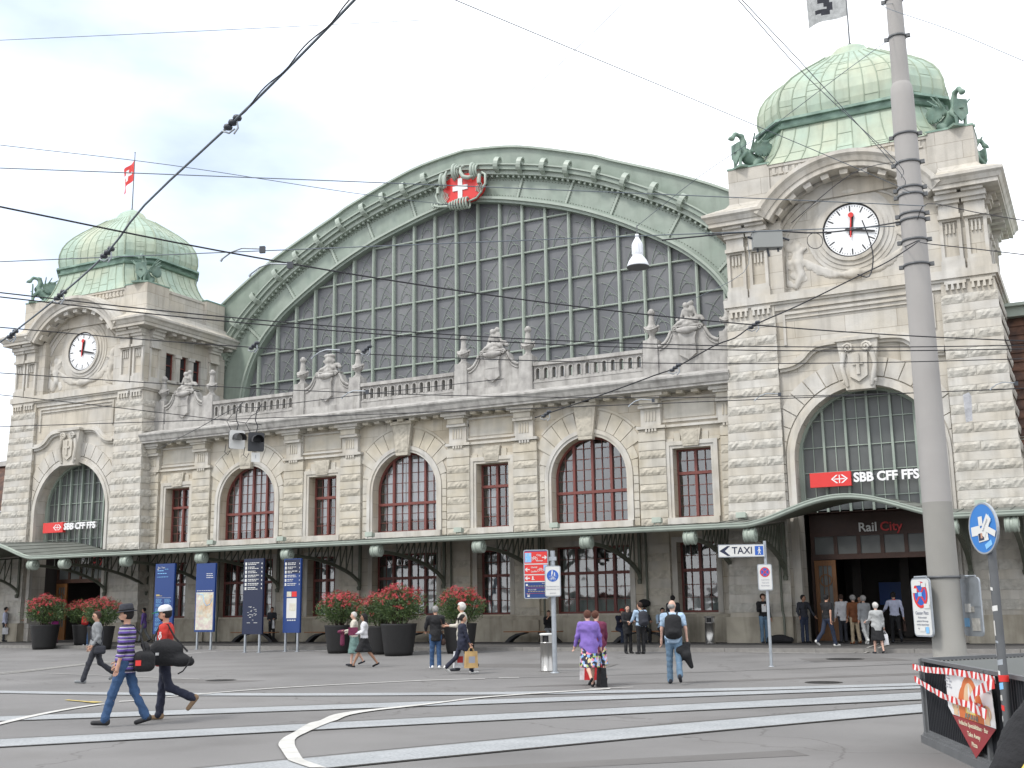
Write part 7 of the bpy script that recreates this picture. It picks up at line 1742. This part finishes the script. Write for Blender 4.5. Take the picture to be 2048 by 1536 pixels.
# blue direction sign on a pole
BX, BY = 27.05, -32.18
t_ = thing('traffic_sign', 'round blue traffic sign covered with white stickers on a grey pole', 'sign', (BX, BY, 0), R_(-54))
b = MB(); b.tube([(0, 0, 0), (0, 0, 2.21)], .042, 14)
b.build('pole', 'galv_dark', t_)
b = MB(); b.disc((0, 2.26), .245, -.07, 40, 0, th=.02); b.disc((0, 2.26), .248, -.072, 40, 1, .232, th=.024)
def quad_r(cx, cz, w_, h_, a, m, y=-.074):
    ca, sa = math.cos(R_(a)), math.sin(R_(a)); b.prism([(cx+x*ca-z*sa, cz+x*sa+z*ca) for x, z in ((-w_/2, -h_/2), (w_/2, -h_/2), (w_/2, h_/2), (-w_/2, h_/2))], y, y+.0015, m)
quad_r(-.03, 2.33, .07, .09, 3, 2); quad_r(-.12, 2.24, .16, .09, 4, 2); quad_r(.0, 2.20, .17, .13, 6, 2, -.076); quad_r(-.03, 2.18, .09, .07, 6, 4, -.078); quad_r(.06, 2.28, .22, .09, 52, 2, -.079); quad_r(.13, 2.23, .19, .06, -22, 2, -.0805); quad_r(.08, 2.10, .12, .05, 22, 3); quad_r(.1, 2.33, .1, .08, 30, 3, -.0755); quad_r(-.02, 2.19, .03, .05, 0, 5, -.0795)
b.build('disc', ['blue_mid', 'galv', 'offwhite', 'sky_blue', 'navy_board', 'skin'], t_).location.z = .125
text('Nordwest', .035, 'grey_text', t_, (.055, -.0815, 2.41), extrude=.0005, rot=(0, R_(-52), 0)); b = MB()
rd = random.Random(4)
for k_, (z, h_, m) in enumerate(((1.93, .06, 0), (1.74, .10, 1), (1.62, .05, 0), (1.45, .14, 1), (1.25, .11, 0), (1.12, .05, 2), (1.02, .07, 0), (.9, .06, 3), (.8, .05, 1), (.72, .05, 4), (.60, .05, 0), (.50, .06, 3), (.33, .06, 1), (.22, .05, 0), (1.82, .03, 0), (1.33, .02, 2))):
    a0 = R_(-150+rd.uniform(-20, 30)); V = []; n = 6; sp = R_(rd.uniform(50, 110)); sl = rd.uniform(-.02, .02)
    for i in range(n+1): a = a0+sp*i/n; V += [(.0435*math.cos(a), .0435*math.sin(a), z-h_/2+sl*i/n), (.0435*math.cos(a), .0435*math.sin(a), z+h_/2+sl*i/n)]
    b.add(V, [(2*i, 2*i+2, 2*i+3, 2*i+1) for i in range(n)], m)
b.build('sticker', ['offwhite', 'paint_white', 'galv', 'sky_blue', 'red_sign'], t_)
# railing round the underpass stairs
t_ = thing('stair_railing', 'dark grey railing round the underpass stairs at the lower right', 'railing', (25.87, -28.85, 0))
c0 = Vector((25.87, -28.85)); c1 = Vector((27.75, -33.65)); c2 = Vector((29.3, -23.6)); c3 = c2+(c1-c0)
def side(p, q, sol, nm):
    d = (q-p); L_ = d.length; d.normalize(); a = math.atan2(d.y, d.x); M4 = Matrix.Translation((p.x-c0.x, p.y-c0.y, 0)) @ Matrix.Rotation(a, 4, 'Z')
    def put(mb, name, m):
        o = mb.build(name, m, t_); o.matrix_local = M4; return o
    b = MB(); b.box(.0, L_, -.03, .03, .97, 1.01); b.box(0, L_, -.02, .02, .12, .15); b.box(0, L_, -.1, .1, .0, .09, 0); b.box(0, L_, -.07, .07, .09, .12, 0); put(b, 'rail_frame', 'fence_grey')
    x = 0; n = max(1, round(L_/2.4))
    for i in range(n+1): b = MB(); b.box(i*L_/n-.035, i*L_/n+.035, -.045, .045, 0, 1.0); put(b, 'post', 'fence_grey')
    b = MB(); x = .08
    while x < L_-.05: b.box(x-.006, x+.006, -.012, .012, .15, .97); x += .075
    put(b, 'bars', 'fence_dark')
    b = MB(); b.box(.06, L_-.06, .02 if nm == 'a' else -.03, .026, .16, .96); put(b, 'backing_sheet', sol)
side(c0, c1, 'fence_dark', 'a'); side(c0, c2, 'box_grey', 'b'); side(c2, c3, 'box_grey', 'c')
b = MB(); b.box(.25, .55, -5.9, -5.6, .0, .95); 
# poster on the railing
d = (c1-c0).normalized(); a = math.atan2(d.y, d.x)
t_ = thing('poster', 'pointed restaurant poster in white, orange and dark red on the stair railing', 'poster', (c0.x+d.x*2.02, c0.y+d.y*2.02, .56), a); t_.scale = (1.72, 1, .93)
b = MB(); y = -.075
b.prism([(-.42, -.02), (-.33, -.10), (.57, -.10), (.57, -.04), (.54, .40), (-.42, .40)], y, y+.004, 0)
b.prism([(-.33, -.105), (.12, -.50), (.57, -.105)], y-.001, y+.003, 1)
b.disc((.1, .05), .26, y-.002, 30, 2, .0, 0, math.pi); b.prism([(-.16, -.1), (.36, -.1), (.36, .05), (-.16, .05)], y-.0021, y-.001, 2)
b.prism([(.1+.26*math.cos(t)*(.78), .05+.33*math.sin(t)) for t in np.linspace(0, math.pi, 18)], y-.0042, y-.003, 2); b.prism([(.1+.17*math.cos(t)*.75, .07+.24*math.sin(t)) for t in np.linspace(0, math.pi, 16)], y-.0052, y-.004, 3)
b.box(-.0, .2, y-.0062, y-.0055, -.03, .1, 4); b.box(.03, .17, y-.0072, y-.0065, -.015, .09, 5)
b.prism([(.085, .12), (.115, .12), (.12, .2), (.1, .31), (.08, .2)], y-.007, y-.006, 0)
for s_ in (-1, 1):
    b.disc((.1+s_*.33, .03), .085, y-.004, 14, 3, .06, th=.001); b.prism([(.1+s_*.33-.05, -.09), (.1+s_*.33+.05, -.09), (.1+s_*.33+.03, .08), (.1+s_*.33-.03, .08)], y-.005, y-.004, 3)
b.build('sheet', ['white', 'maroon', 'orange', 'orange_pale', 'yellow_sign', 'cream'], t_)
text('APANI', .085, 'cloth_teal', t_, (.11, y-.008, -.065), extrude=.0005, bold=.001, spacing=1.2); text('Indische Spezialitäten · Bar', .066, 'cream', t_, (.12, y-.004, -.16), extrude=.0005, bold=.0015, sx=.85); text('Take Away', .07, 'cream', t_, (.12, y-.004, -.26), extrude=.0005, bold=.0015, sx=.85); text('Pizza', .07, 'cream', t_, (.12, y-.004, -.36), extrude=.0005, bold=.0015, sx=.85)
[text(a_, .03, 'grey_text', t_, (-.36, y-.004, z), extrude=.0005) for a_, z in (('Montag -', .35), ('Freitag', .315), ('09.00 - 24.00', .28), ('Samstag', .245), ('11.00 - 24.00', .21))]; [text(a_, .03, 'grey_text', t_, (.47, y-.004, z), extrude=.0005) for a_, z in (('Reservation', .33), ('Catering', .295), ('Take away', .26))]
# barrier tape
def tape(label, P, w_=.07):
    q = MB(); P = [Vector(p) for p in P]; acc = 0; prev = P[0]
    S_ = [0]
    for a_, b_ in zip(P, P[1:]): S_.append(S_[-1]+(b_-a_).length)
    n = int(S_[-1]/.045)
    def at(s_): 
        i = max(j for j in range(len(S_)) if S_[j] <= s_+1e-9); i = min(i, len(P)-2); t2 = (s_-S_[i])/(S_[i+1]-S_[i]); return P[i].lerp(P[i+1], t2)
    for i in range(n):
        a_, b_ = at(S_[-1]*i/n), at(S_[-1]*(i+1)/n); tw0, tw1 = [.35*math.sin(k_*.55) for k_ in (i, i+1)]
        def e(p, t2): return (p+Vector((math.sin(t2)*w_/2*.5, math.sin(t2)*w_/2*.4, math.cos(t2)*w_/2)), p-Vector((math.sin(t2)*w_/2*.5, math.sin(t2)*w_/2*.4, math.cos(t2)*w_/2)))
        u0, l0 = e(a_, tw0); u1, l1 = e(b_, tw1); q.add([l0, l1, u1, u0], [(0, 1, 2, 3)], (i//2) % 2, True)
    o = q.build('barrier_tape', ['red_sign', 'white']); tag(o, label, 'barrier tape', 'barrier tape on the stair railing')
nrm = Vector((-d.y, d.x))*-1
def fp(s_, z, off=.10): return (c0.x+d.x*s_+(-nrm.x if False else nrm.x)*off*-1*-1, c0.y+d.y*s_+nrm.y*off, z)
sg_ = -1
nv = Vector((d.y, -d.x)); nv = nv if nv.dot(Vector((24, -35))-c0) > 0 else -nv
def fp(s_, z, off=.11): return (c0.x+d.x*s_+nv.x*off, c0.y+d.y*s_+nv.y*off, z)
PT = (BX-.05, BY+.03)
tape('upper red and white barrier tape stretched from the railing corner to the sign pole', [fp(-.1, .90), fp(.6, .90), fp(1.6, .935), fp(2.5, .95), (PT[0]-.03, PT[1]+.02, .96)])
tape('lower red and white barrier tape sagging across the poster', [fp(-.05, .76), fp(.7, .69), fp(1.3, .645), fp(1.9, .63), fp(2.4, .64), fp(2.75, .64)])
tape('loose red and white tape end tied between the sign pole and the lower tape', [(PT[0]-.04, PT[1]+.02, .93), fp(2.72, .80, .16), fp(2.45, .65, .16), fp(2.8, .63, .18), fp(3.1, .61, .18)], .10)
q = MB(); q.lathe([(.046, -.03), (.047, .03)], n=14); o = q.build('tape_wrap', 'red_sign', loc=(BX, BY, .98)); tag(o, 'red tape wound round the pole of the blue sign', 'tape')

# ------------------------------------------------------------------ overhead wires
def sag(P, n=4):
    return [tuple(p) for p in _cr3(P, n)]
def _cr3(P, n):
    P = [Vector(p) for p in P]; o = []
    for i in range(len(P)-1):
        a_, b_, c_, d_ = P[max(i-1, 0)], P[i], P[i+1], P[min(i+2, len(P)-1)]
        for k_ in range(n): t2 = k_/n; o.append(.5*((2*b_)+(c_-a_)*t2+(2*a_-5*b_+4*c_-d_)*t2*t2+(3*b_-a_-3*c_+d_)*t2**3))
    o.append(P[-1]); return o
def ext(P, k0=1.0, k1=1.0):
    a_, b_ = Vector(P[0]), Vector(P[1]); c_, e_ = Vector(P[-2]), Vector(P[-1]); return [tuple(a_+(a_-b_).normalized()*k0)]+list(P)+[tuple(e_+(e_-c_).normalized()*k1)]
def wire(P, r, label, m='black_wire', name='overhead_wire', e0=0, e1=0, n=4, fit=True):
    if e0 or e1: P = ext(P, e0, e1)
    q = MB(); q.tube(sag(P, n), r*.8, 5, cap=True); o = q.build(name, m); tag(o, label, 'wire', 'overhead wires'); return o
def pf(P, deg=2, n=9):
    P = np.array(P, float); s_ = np.r_[0, np.cumsum(np.linalg.norm(np.diff(P, axis=0), axis=1))]; s_ /= s_[-1]; t2 = np.linspace(0, 1, n); return [tuple(q) for q in np.stack([np.polyval(np.polyfit(s_, P[:, i], deg), t2) for i in range(3)], 1)]
wire(pf([(18.123, -36.514, 5.9), (18.975, -34.114, 5.9), (21.274, -30.412, 5.9), (22.948, -28.03, 5.9), (25.581, -25.353, 5.9), (27.177, -23.958, 5.9)]), .013, 'dark contact wire falling from the left edge across the hall window to the mast', e0=3, e1=4)
wire(pf([(15.356, -34.293, 5.9), (17.236, -31.286, 5.9), (20.233, -28.325, 5.9), (22.417, -26.411, 5.9), (25.457, -24.514, 5.9), (27.155, -23.59, 5.9)]), .012, 'upper one of the twin contact wires crossing the middle of the hall window', e0=3, e1=4)
wire(pf([(15.274, -34.228, 5.87), (17.138, -31.168, 5.87), (20.156, -28.17, 5.87), (22.37, -26.268, 5.87), (25.434, -24.354, 5.87), (27.145, -23.422, 5.87)]), .012, 'lower one of the twin contact wires crossing the middle of the hall window', e0=3, e1=4)
wire(pf([(14.443, -33.741, 8.0), (16.435, -32.377, 8.0), (19.618, -30.073, 8.0), (23.448, -27.241, 8.0), (25.36, -25.9, 8.0), (25.28, -22.5, 9.3)][:5]), .010, 'thin grey span wire passing just under the arch crest', 'wire_grey', e0=3, e1=.8)
wire([(14.134, -33.536, 8.5), (15.748, -31.743, 8.5), (17.475, -29.401, 8.5), (18.616, -28.068, 8.5)], .007, 'very thin grey wire slanting down from the left edge above the left flag', 'wire_grey', e0=3)
wire(pf([(12.069, -31.792, 7.5), (16.167, -30.069, 7.5), (17.88, -29.391, 7.5), (21.936, -27.746, 7.5), (23.949, -26.824, 7.5), (25.4, -25.9, 7.6)]), .011, 'span wire rising gently from the left dome to the grey feeder box', 'wire_grey', e0=3)
wire(pf([(13.789, -33.035, 5.9), (16.031, -29.834, 5.9), (19.501, -26.856, 5.9), (21.98, -25.078, 5.9), (25.308, -23.273, 5.9), (27.079, -22.355, 5.9)]), .011, 'contact wire running level above the balustrade statues', e0=3, e1=4)
wire(pf([(10.97, -30.772, 5.9), (13.847, -27.2, 5.9), (17.898, -23.643, 5.9), (20.92, -21.847, 5.9), (23.483, -20.6, 5.9), (25.434, -19.8, 5.9), (26.899, -19.2, 5.9)]), .011, 'contact wire running along the central cornice', e0=3, e1=4)
wire(pf([(5.945, -26.738, 5.9), (11.375, -24.562, 5.9), (15.002, -23.234, 5.9), (16.457, -22.9, 5.9), (21.586, -21.0, 5.9), (26.917, -19.3, 5.9)]), .012, 'lowest contact wire crossing below the central cornice', e0=3, e1=4)
wire(pf([(7.382, -27.927, 6.3), (8.028, -26.465, 6.3), (8.799, -23.845, 6.3), (9.448, -21.915, 6.3)]), .012, 'short wire over the left entrance arch carrying clips', e0=3)
SP1 = [(23.3, -37.29, 6.59), (23.02, -37.1, 6.6), (22.12, -36.72, 6.45), (21.06, -36.31, 6.26), (19.16, -35.52, 6.03), (18.07, -35.0, 5.81), (16.5, -34.29, 5.69), (14.62, -33.51, 5.56), (13.35, -33.0, 5.5)]
wire(SP1, .016, 'thick grey suspension cable with insulators falling diagonally across the upper left sky', 'wire_grey', e0=2, n=3)
q = MB(); a_, b_ = Vector(SP1[0]), Vector(SP1[3]); q.tube([tuple(a_.lerp(b_, i/40)+Vector((.018*math.cos(i*.5), 0, .018*math.sin(i*.5)))) for i in range(41)], .006, 4); o = q.build('binding_wire', 'black_wire'); tag(o, 'thin wire wound round the upper part of the thick diagonal cable', 'wire')
SP2 = [(25.73, -24.27, 7.79), (25.31, -24.95, 7.31), (24.86, -25.46, 6.97), (24.03, -26.22, 6.41), (23.44, -26.78, 6.04), (23.18, -26.99, 5.82), (22.9, -27.21, 5.68), (22.26, -27.25, 5.39), (21.9, -27.19, 5.32), (20.78, -26.81, 5.16), (19.34, -26.37, 4.97)]
wire([(25.25, -22.5, 8.25)]+SP2, .014, 'dark suspension cable descending from the mast across the right tower to the cornice', n=3)
wire([(24.68, -31.39, 9.02), (24.9, -28.44, 9.16), (25.5, -24.47, 9.18), (25.3, -22.6, 9.6)], .008, 'left one of two thin parallel wires rising from the mast over the right dome', 'wire_grey', e0=5)
wire([(24.72, -31.37, 9.02), (25.02, -28.37, 9.12), (25.52, -24.42, 9.01), (25.32, -22.6, 9.4)], .008, 'right one of two thin parallel wires rising from the mast over the right dome', 'wire_grey', e0=5)
wire([(25.35, -22.5, 12.5), (24.67, -24.0, 11.3), (22.93, -23.48, 10.63), (21.41, -22.7, 10.33), (19.76, -22.04, 9.74)], .008, 'thin wire from the mast top to the hanging lamp', 'wire_grey')
wire([(21.56, -33.01, 9.07), (22.1, -30.51, 9.39), (23.03, -27.76, 9.52), (25.42, -24.32, 8.83), (25.3, -22.6, 9.3)], .008, 'thin wire crossing the sky from the top edge down to the mast', 'wire_grey', e0=5)
wire([(21.53, -26.83, 12.19), (19.87, -25.41, 12.28), (17.31, -23.32, 12.39)], .007, 'faint wire slanting down the sky left of the right dome', 'wire_grey', e0=5)
wire([(13.24, -33.05, 10.63), (15.78, -31.25, 10.98), (18.51, -29.35, 11.35)], .006, 'faint wire crossing the upper left sky almost level', 'wire_grey', e0=4)
wire([(25.4, -22.3, 13.3), (25.54, -24.72, 11.98), (26.63, -25.63, 10.83), (27.7, -26.52, 9.61)], .008, 'thin wire leaving the mast top towards the upper right edge', 'wire_grey', e1=4)
wire([(25.5, -22.4, 8.75), (25.87, -23.91, 8.54), (26.66, -24.43, 8.08), (27.43, -25.07, 7.6)], .010, 'dark wire from the mast over the right tower pilasters to the right edge', e1=4)
wire([(25.5, -22.4, 8.36), (25.76, -23.81, 7.86), (26.59, -24.33, 7.48), (27.38, -24.98, 7.07)], .011, 'lower dark wire from the mast to the right edge', e1=4)
wire([(25.2, -22.5, 9.95), (24.72, -24.51, 9.11), (23.69, -24.86, 8.27)], .009, 'short dark wire from the mast down towards the right clock')
wire([(25.2, -22.4, 8.78), (24.6, -24.6, 8.06), (24.1, -25.0, 7.98), (23.66, -25.3, 7.99), (23.2, -25.6, 7.98), (21.9, -26.6, 7.75)], .018, 'thick feeder cable bundle between the mast and the grey box')
wire([(24.9, -24.9, 8.1), (24.98, -24.85, 7.8), (25.02, -24.8, 7.45), (24.95, -24.9, 7.1), (24.86, -25.46, 7.0)], .014, 'slack loop of cable hanging in front of the right clock')
wire([(24.12+.12*math.cos(t2), -25.05+.06*math.cos(t2), 7.82+.14*math.sin(t2)) for t2 in np.linspace(0, 6.28, 14)], .008, 'small round loop of wire beside the grey feeder box')
wire([(23.1, -25.6, 7.82), (23.16, -26.2, 7.1), (22.4, -27, 6.5)], .006, 'thin stay slanting down from the grey feeder box', 'wire_grey')
def clip(p, label, k_=0, rz=0):
    t_ = thing('wire_insulator', label, 'insulator', p, rz, 'insulators on the wires'); b = MB()
    for q_ in range(3): b.lathe([(.001, -.03), (.038, -.02), (.045, 0), (.038, .02), (.001, .03)], (0+q_*.055-.055, 0, q_*.035-.035), 10)
    b.build('beads', 'insulator', t_); c_ = MB(); c_.tube([(-.12, 0, -.06), (-.04, 0, -.1), (.03, 0, -.07)], .009, 5); c_.tube([(.05, 0, .02), (.07, .0, -.07), (.02, 0, -.12)], .01, 5, 0); c_.build('clamp', 'galv', t_)
for p, lb in (((21.06, -36.31, 6.26), 'wire ring clamp high on the thick diagonal cable'), ((18.07, -35.0, 5.81), 'black insulator on the thick cable in front of the left dome'), ((16.5, -34.29, 5.69), 'black insulator on the thick cable at the left tower parapet'), ((14.7, -33.53, 5.56), 'black insulator where the thick cable meets the left edge'),
              ((23.44, -26.78, 6.04), 'black insulator on the dark cable at the right tower corner'), ((22.26, -27.25, 5.39), 'black insulator on the dark cable above the balustrade'), ((19.6, -26.45, 5.0), 'black insulator at the lower end of the dark cable'), ((17.5, -28.9, 5.93), 'black insulator on the contact wire over the left half of the hall window'), ((16.3, -30.3, 5.85), 'black insulator on the wires left of the hall window foot')): clip(p, lb)
def arm(p, label, s_=.7, rz=0):
    t_ = thing('steady_arm', label, 'wire fitting', p, rz, 'steady arms on the contact wires'); b = MB(); b.tube([(0, 0, -.12*s_), (-.14*s_, 0, -.02*s_), (-.3*s_, 0, .03*s_), (-.62*s_, 0, .0)], .011, 5); b.tube([(0, 0, -.12*s_), (.02, 0, -.16*s_)], .015, 5); b.build('tube', 'galv', t_); c_ = MB(); c_.box(-.66*s_, -.58*s_, -.02, .02, -.05, .03); c_.build('clamp', 'insulator', t_)
for p, lb in (((19.0, -34.1, 5.93), 'curved steady arm in front of the left dome'), ((19.1, -33.7, 5.83), 'curved steady arm at the foot of the arch ribs'), ((16.7, -29.3, 5.9), 'curved steady arm over the left crest panel'), ((15.0, -26.1, 5.9), 'curved steady arm above the left balustrade'), ((21.9, -21.2, 5.95), 'curved steady arm under the right crest panel'), ((19.5, -22.2, 5.9), 'curved steady arm over the third arched window'), ((26.3, -19.6, 6.0), 'curved steady arm right of the mast')): arm(p, lb, .8, R_(200))
# hanging lamp
t_ = thing('hanging_lamp', 'white bell shaped street lamp hanging in front of the hall window', 'lamp', (19.72, -21.98, 8.83)); b = MB()
b.lathe([(.235, 0), (.24, .015), (.225, .07), (.19, .15), (.135, .225), (.11, .26), (.11, .27)], n=28); b.lathe([(.235, 0), (.19, .14), (.1, .23)], n=28); b.build('shade', 'lamp_white', t_)
b = MB(); b.lathe([(.11, .27), (.115, .29), (.115, .52), (.1, .56), (.055, .64), (.04, .66), (.04, .74), (.0001, .75)], n=20)
for k_ in range(12): a_ = k_*math.pi/6; b.box(.113*math.cos(a_)-.008, .113*math.cos(a_)+.008, .113*math.sin(a_)-.008, .113*math.sin(a_)+.008, .3, .51)
b.build('housing', 'lamp_white', t_); b = MB(); b.lathe([(.0001, .012), (.225, .012)], n=28); b.lathe([(.232, -.006), (.246, -.006), (.246, .014), (.232, .014)], n=28, m=1); b.build('glass', ['lamp_glass', 'galv_dark'], t_); b = MB(); b.tube([(0, 0, .74), (.01, 0, .95)], .012, 5); b.build('hook', 'galv_dark', t_)
# feeder box
t_ = thing('feeder_box', 'grey metal box hung on the feeder cable in front of the right tower', 'electrical box', (23.38, -25.4, 7.84), R_(24)); b = MB(); b.box(-.25, .25, -.1, .1, -.14, .14); b.box(-.26, .26, -.11, .11, .14, .155); b.build('case', 'box_grey', t_)
b = MB(); [b.tube([(x, 0, -.14), (x, 0, -.2)], .018, 6) for x in (-.17, .0, .18)]; b.tube([(.0, 0, -.18), (.02, 0, -.28)], .02, 6); b.tube([(.25, 0, .05), (.38, 0, .0)], .02, 6); b.tube([(-.25, 0, .05), (-.33, 0, .08)], .02, 6); b.tube([(-.2, 0, .155), (-.2, 0, .2)], .01, 5); b.tube([(.2, 0, .155), (.2, 0, .2)], .01, 5); b.build('fittings', 'insulator', t_)
# hanging traffic signals
for i, (p, lb, rz_) in enumerate((((13.3, -27.2, 4.95), 'black hanging tram signal with a pale front edge, left one of the pair', 60), ((13.95, -27.4, 4.83), 'black hanging tram signal with a small white plate below, right one of the pair', 50))):
    t_ = thing('hanging_signal', lb, 'traffic signal', p, R_(rz_), 'hanging tram signals'); b = MB(); b.box(-.14, .14, -.04, .04, -.17, .17, 0); b.prism(roundrect(.3, .36, .04), -.055, -.041, 1); b.build('case', ['black', 'offwhite' if i == 0 else 'fence_dark'], t_)
    b = MB(); n = 14; V = []
    for k_ in range(n+1): a_ = R_(-20+220*k_/n); V += [(.1*math.cos(a_), -.055, .03+.1*math.sin(a_)), (.105*math.cos(a_), -.30, .0+.1*math.sin(a_))]
    b.add(V, [(2*k_, 2*k_+2, 2*k_+3, 2*k_+1) for k_ in range(n)], 0, True); b.lathe([(.0001, 0), (.09, 0)], (0, 0, 0), 16); b.build('hood', 'black', t_)
    b = MB(); b.tube([(0, 0, .17), (.03, 0, .3), (-.02, 0, .42), (.0, 0, .6), (.1, 0, .75)], .01, 5); b.tube([(-.1, 0, .17), (-.2, 0, .35), (-.1, 0, .5), (.05, 0, .6)], .006, 5); b.build('hanger', 'black_wire', t_)
    if i: b = MB(); b.box(-.08, .08, -.03, -.02, -.38, -.2); b.build('number_plate', 'offwhite', t_); text('1', .1, 'grey_text', t_, (0, -.034, -.28), extrude=.001)
    q = MB(); q.tube([(-.2, 0, -.1), (-.22, 0, -.25), (-.16, 0, -.3), (-.12, 0, -.22)], .007, 5); q.build('cable_loop', 'black_wire', t_)
wire([(9.4, -24.5, 5.7), (11.3, -26.0, 5.55), (13.3, -27.2, 5.6), (13.95, -27.4, 5.5), (16.2, -27.0, 5.6), (18.5, -26.3, 5.75)], .009, 'thin cross wire from which the two black tram signals hang', e0=5)
# small banner hung right of the mast, notice on the right
t_ = thing('hanging_cloth', 'small pale blue strip hanging from the wire right of the mast', 'strip', (25.95, -20.9, 5.35)); b = MB(); b.prism([(-.06, -.28), (.06, -.26), (.08, .22), (.04, .3), (-.07, .26)], -.006, .006); b.build('strip', 'cloth_white', t_)
t_ = thing('wall_board', 'green framed yellow poster on the wall at the right edge', 'poster', (27.0, -1.45, 1.55)); b = MB(); b.box(-.35, .35, -.04, .0, -.55, .55, 0); b.box(-.3, .3, -.046, -.041, -.5, .5, 1); b.build('board', ['cap_green', 'yellow_sign'], t_)
t_ = thing('advertising_box', 'magenta advertising box beside the far left planter', 'box', (-19.2, -3.2, .27)); b = MB(); b.box(-.35, .35, -.2, .2, .05, 1.05, 0); b.box(-.38, .38, -.23, .23, 0, .05, 1); b.box(-.38, .38, -.23, .23, 1.05, 1.1, 1); b.build('case', ['magenta' if 'magenta' in MATS else 'cloth_maroon', 'black'], t_)
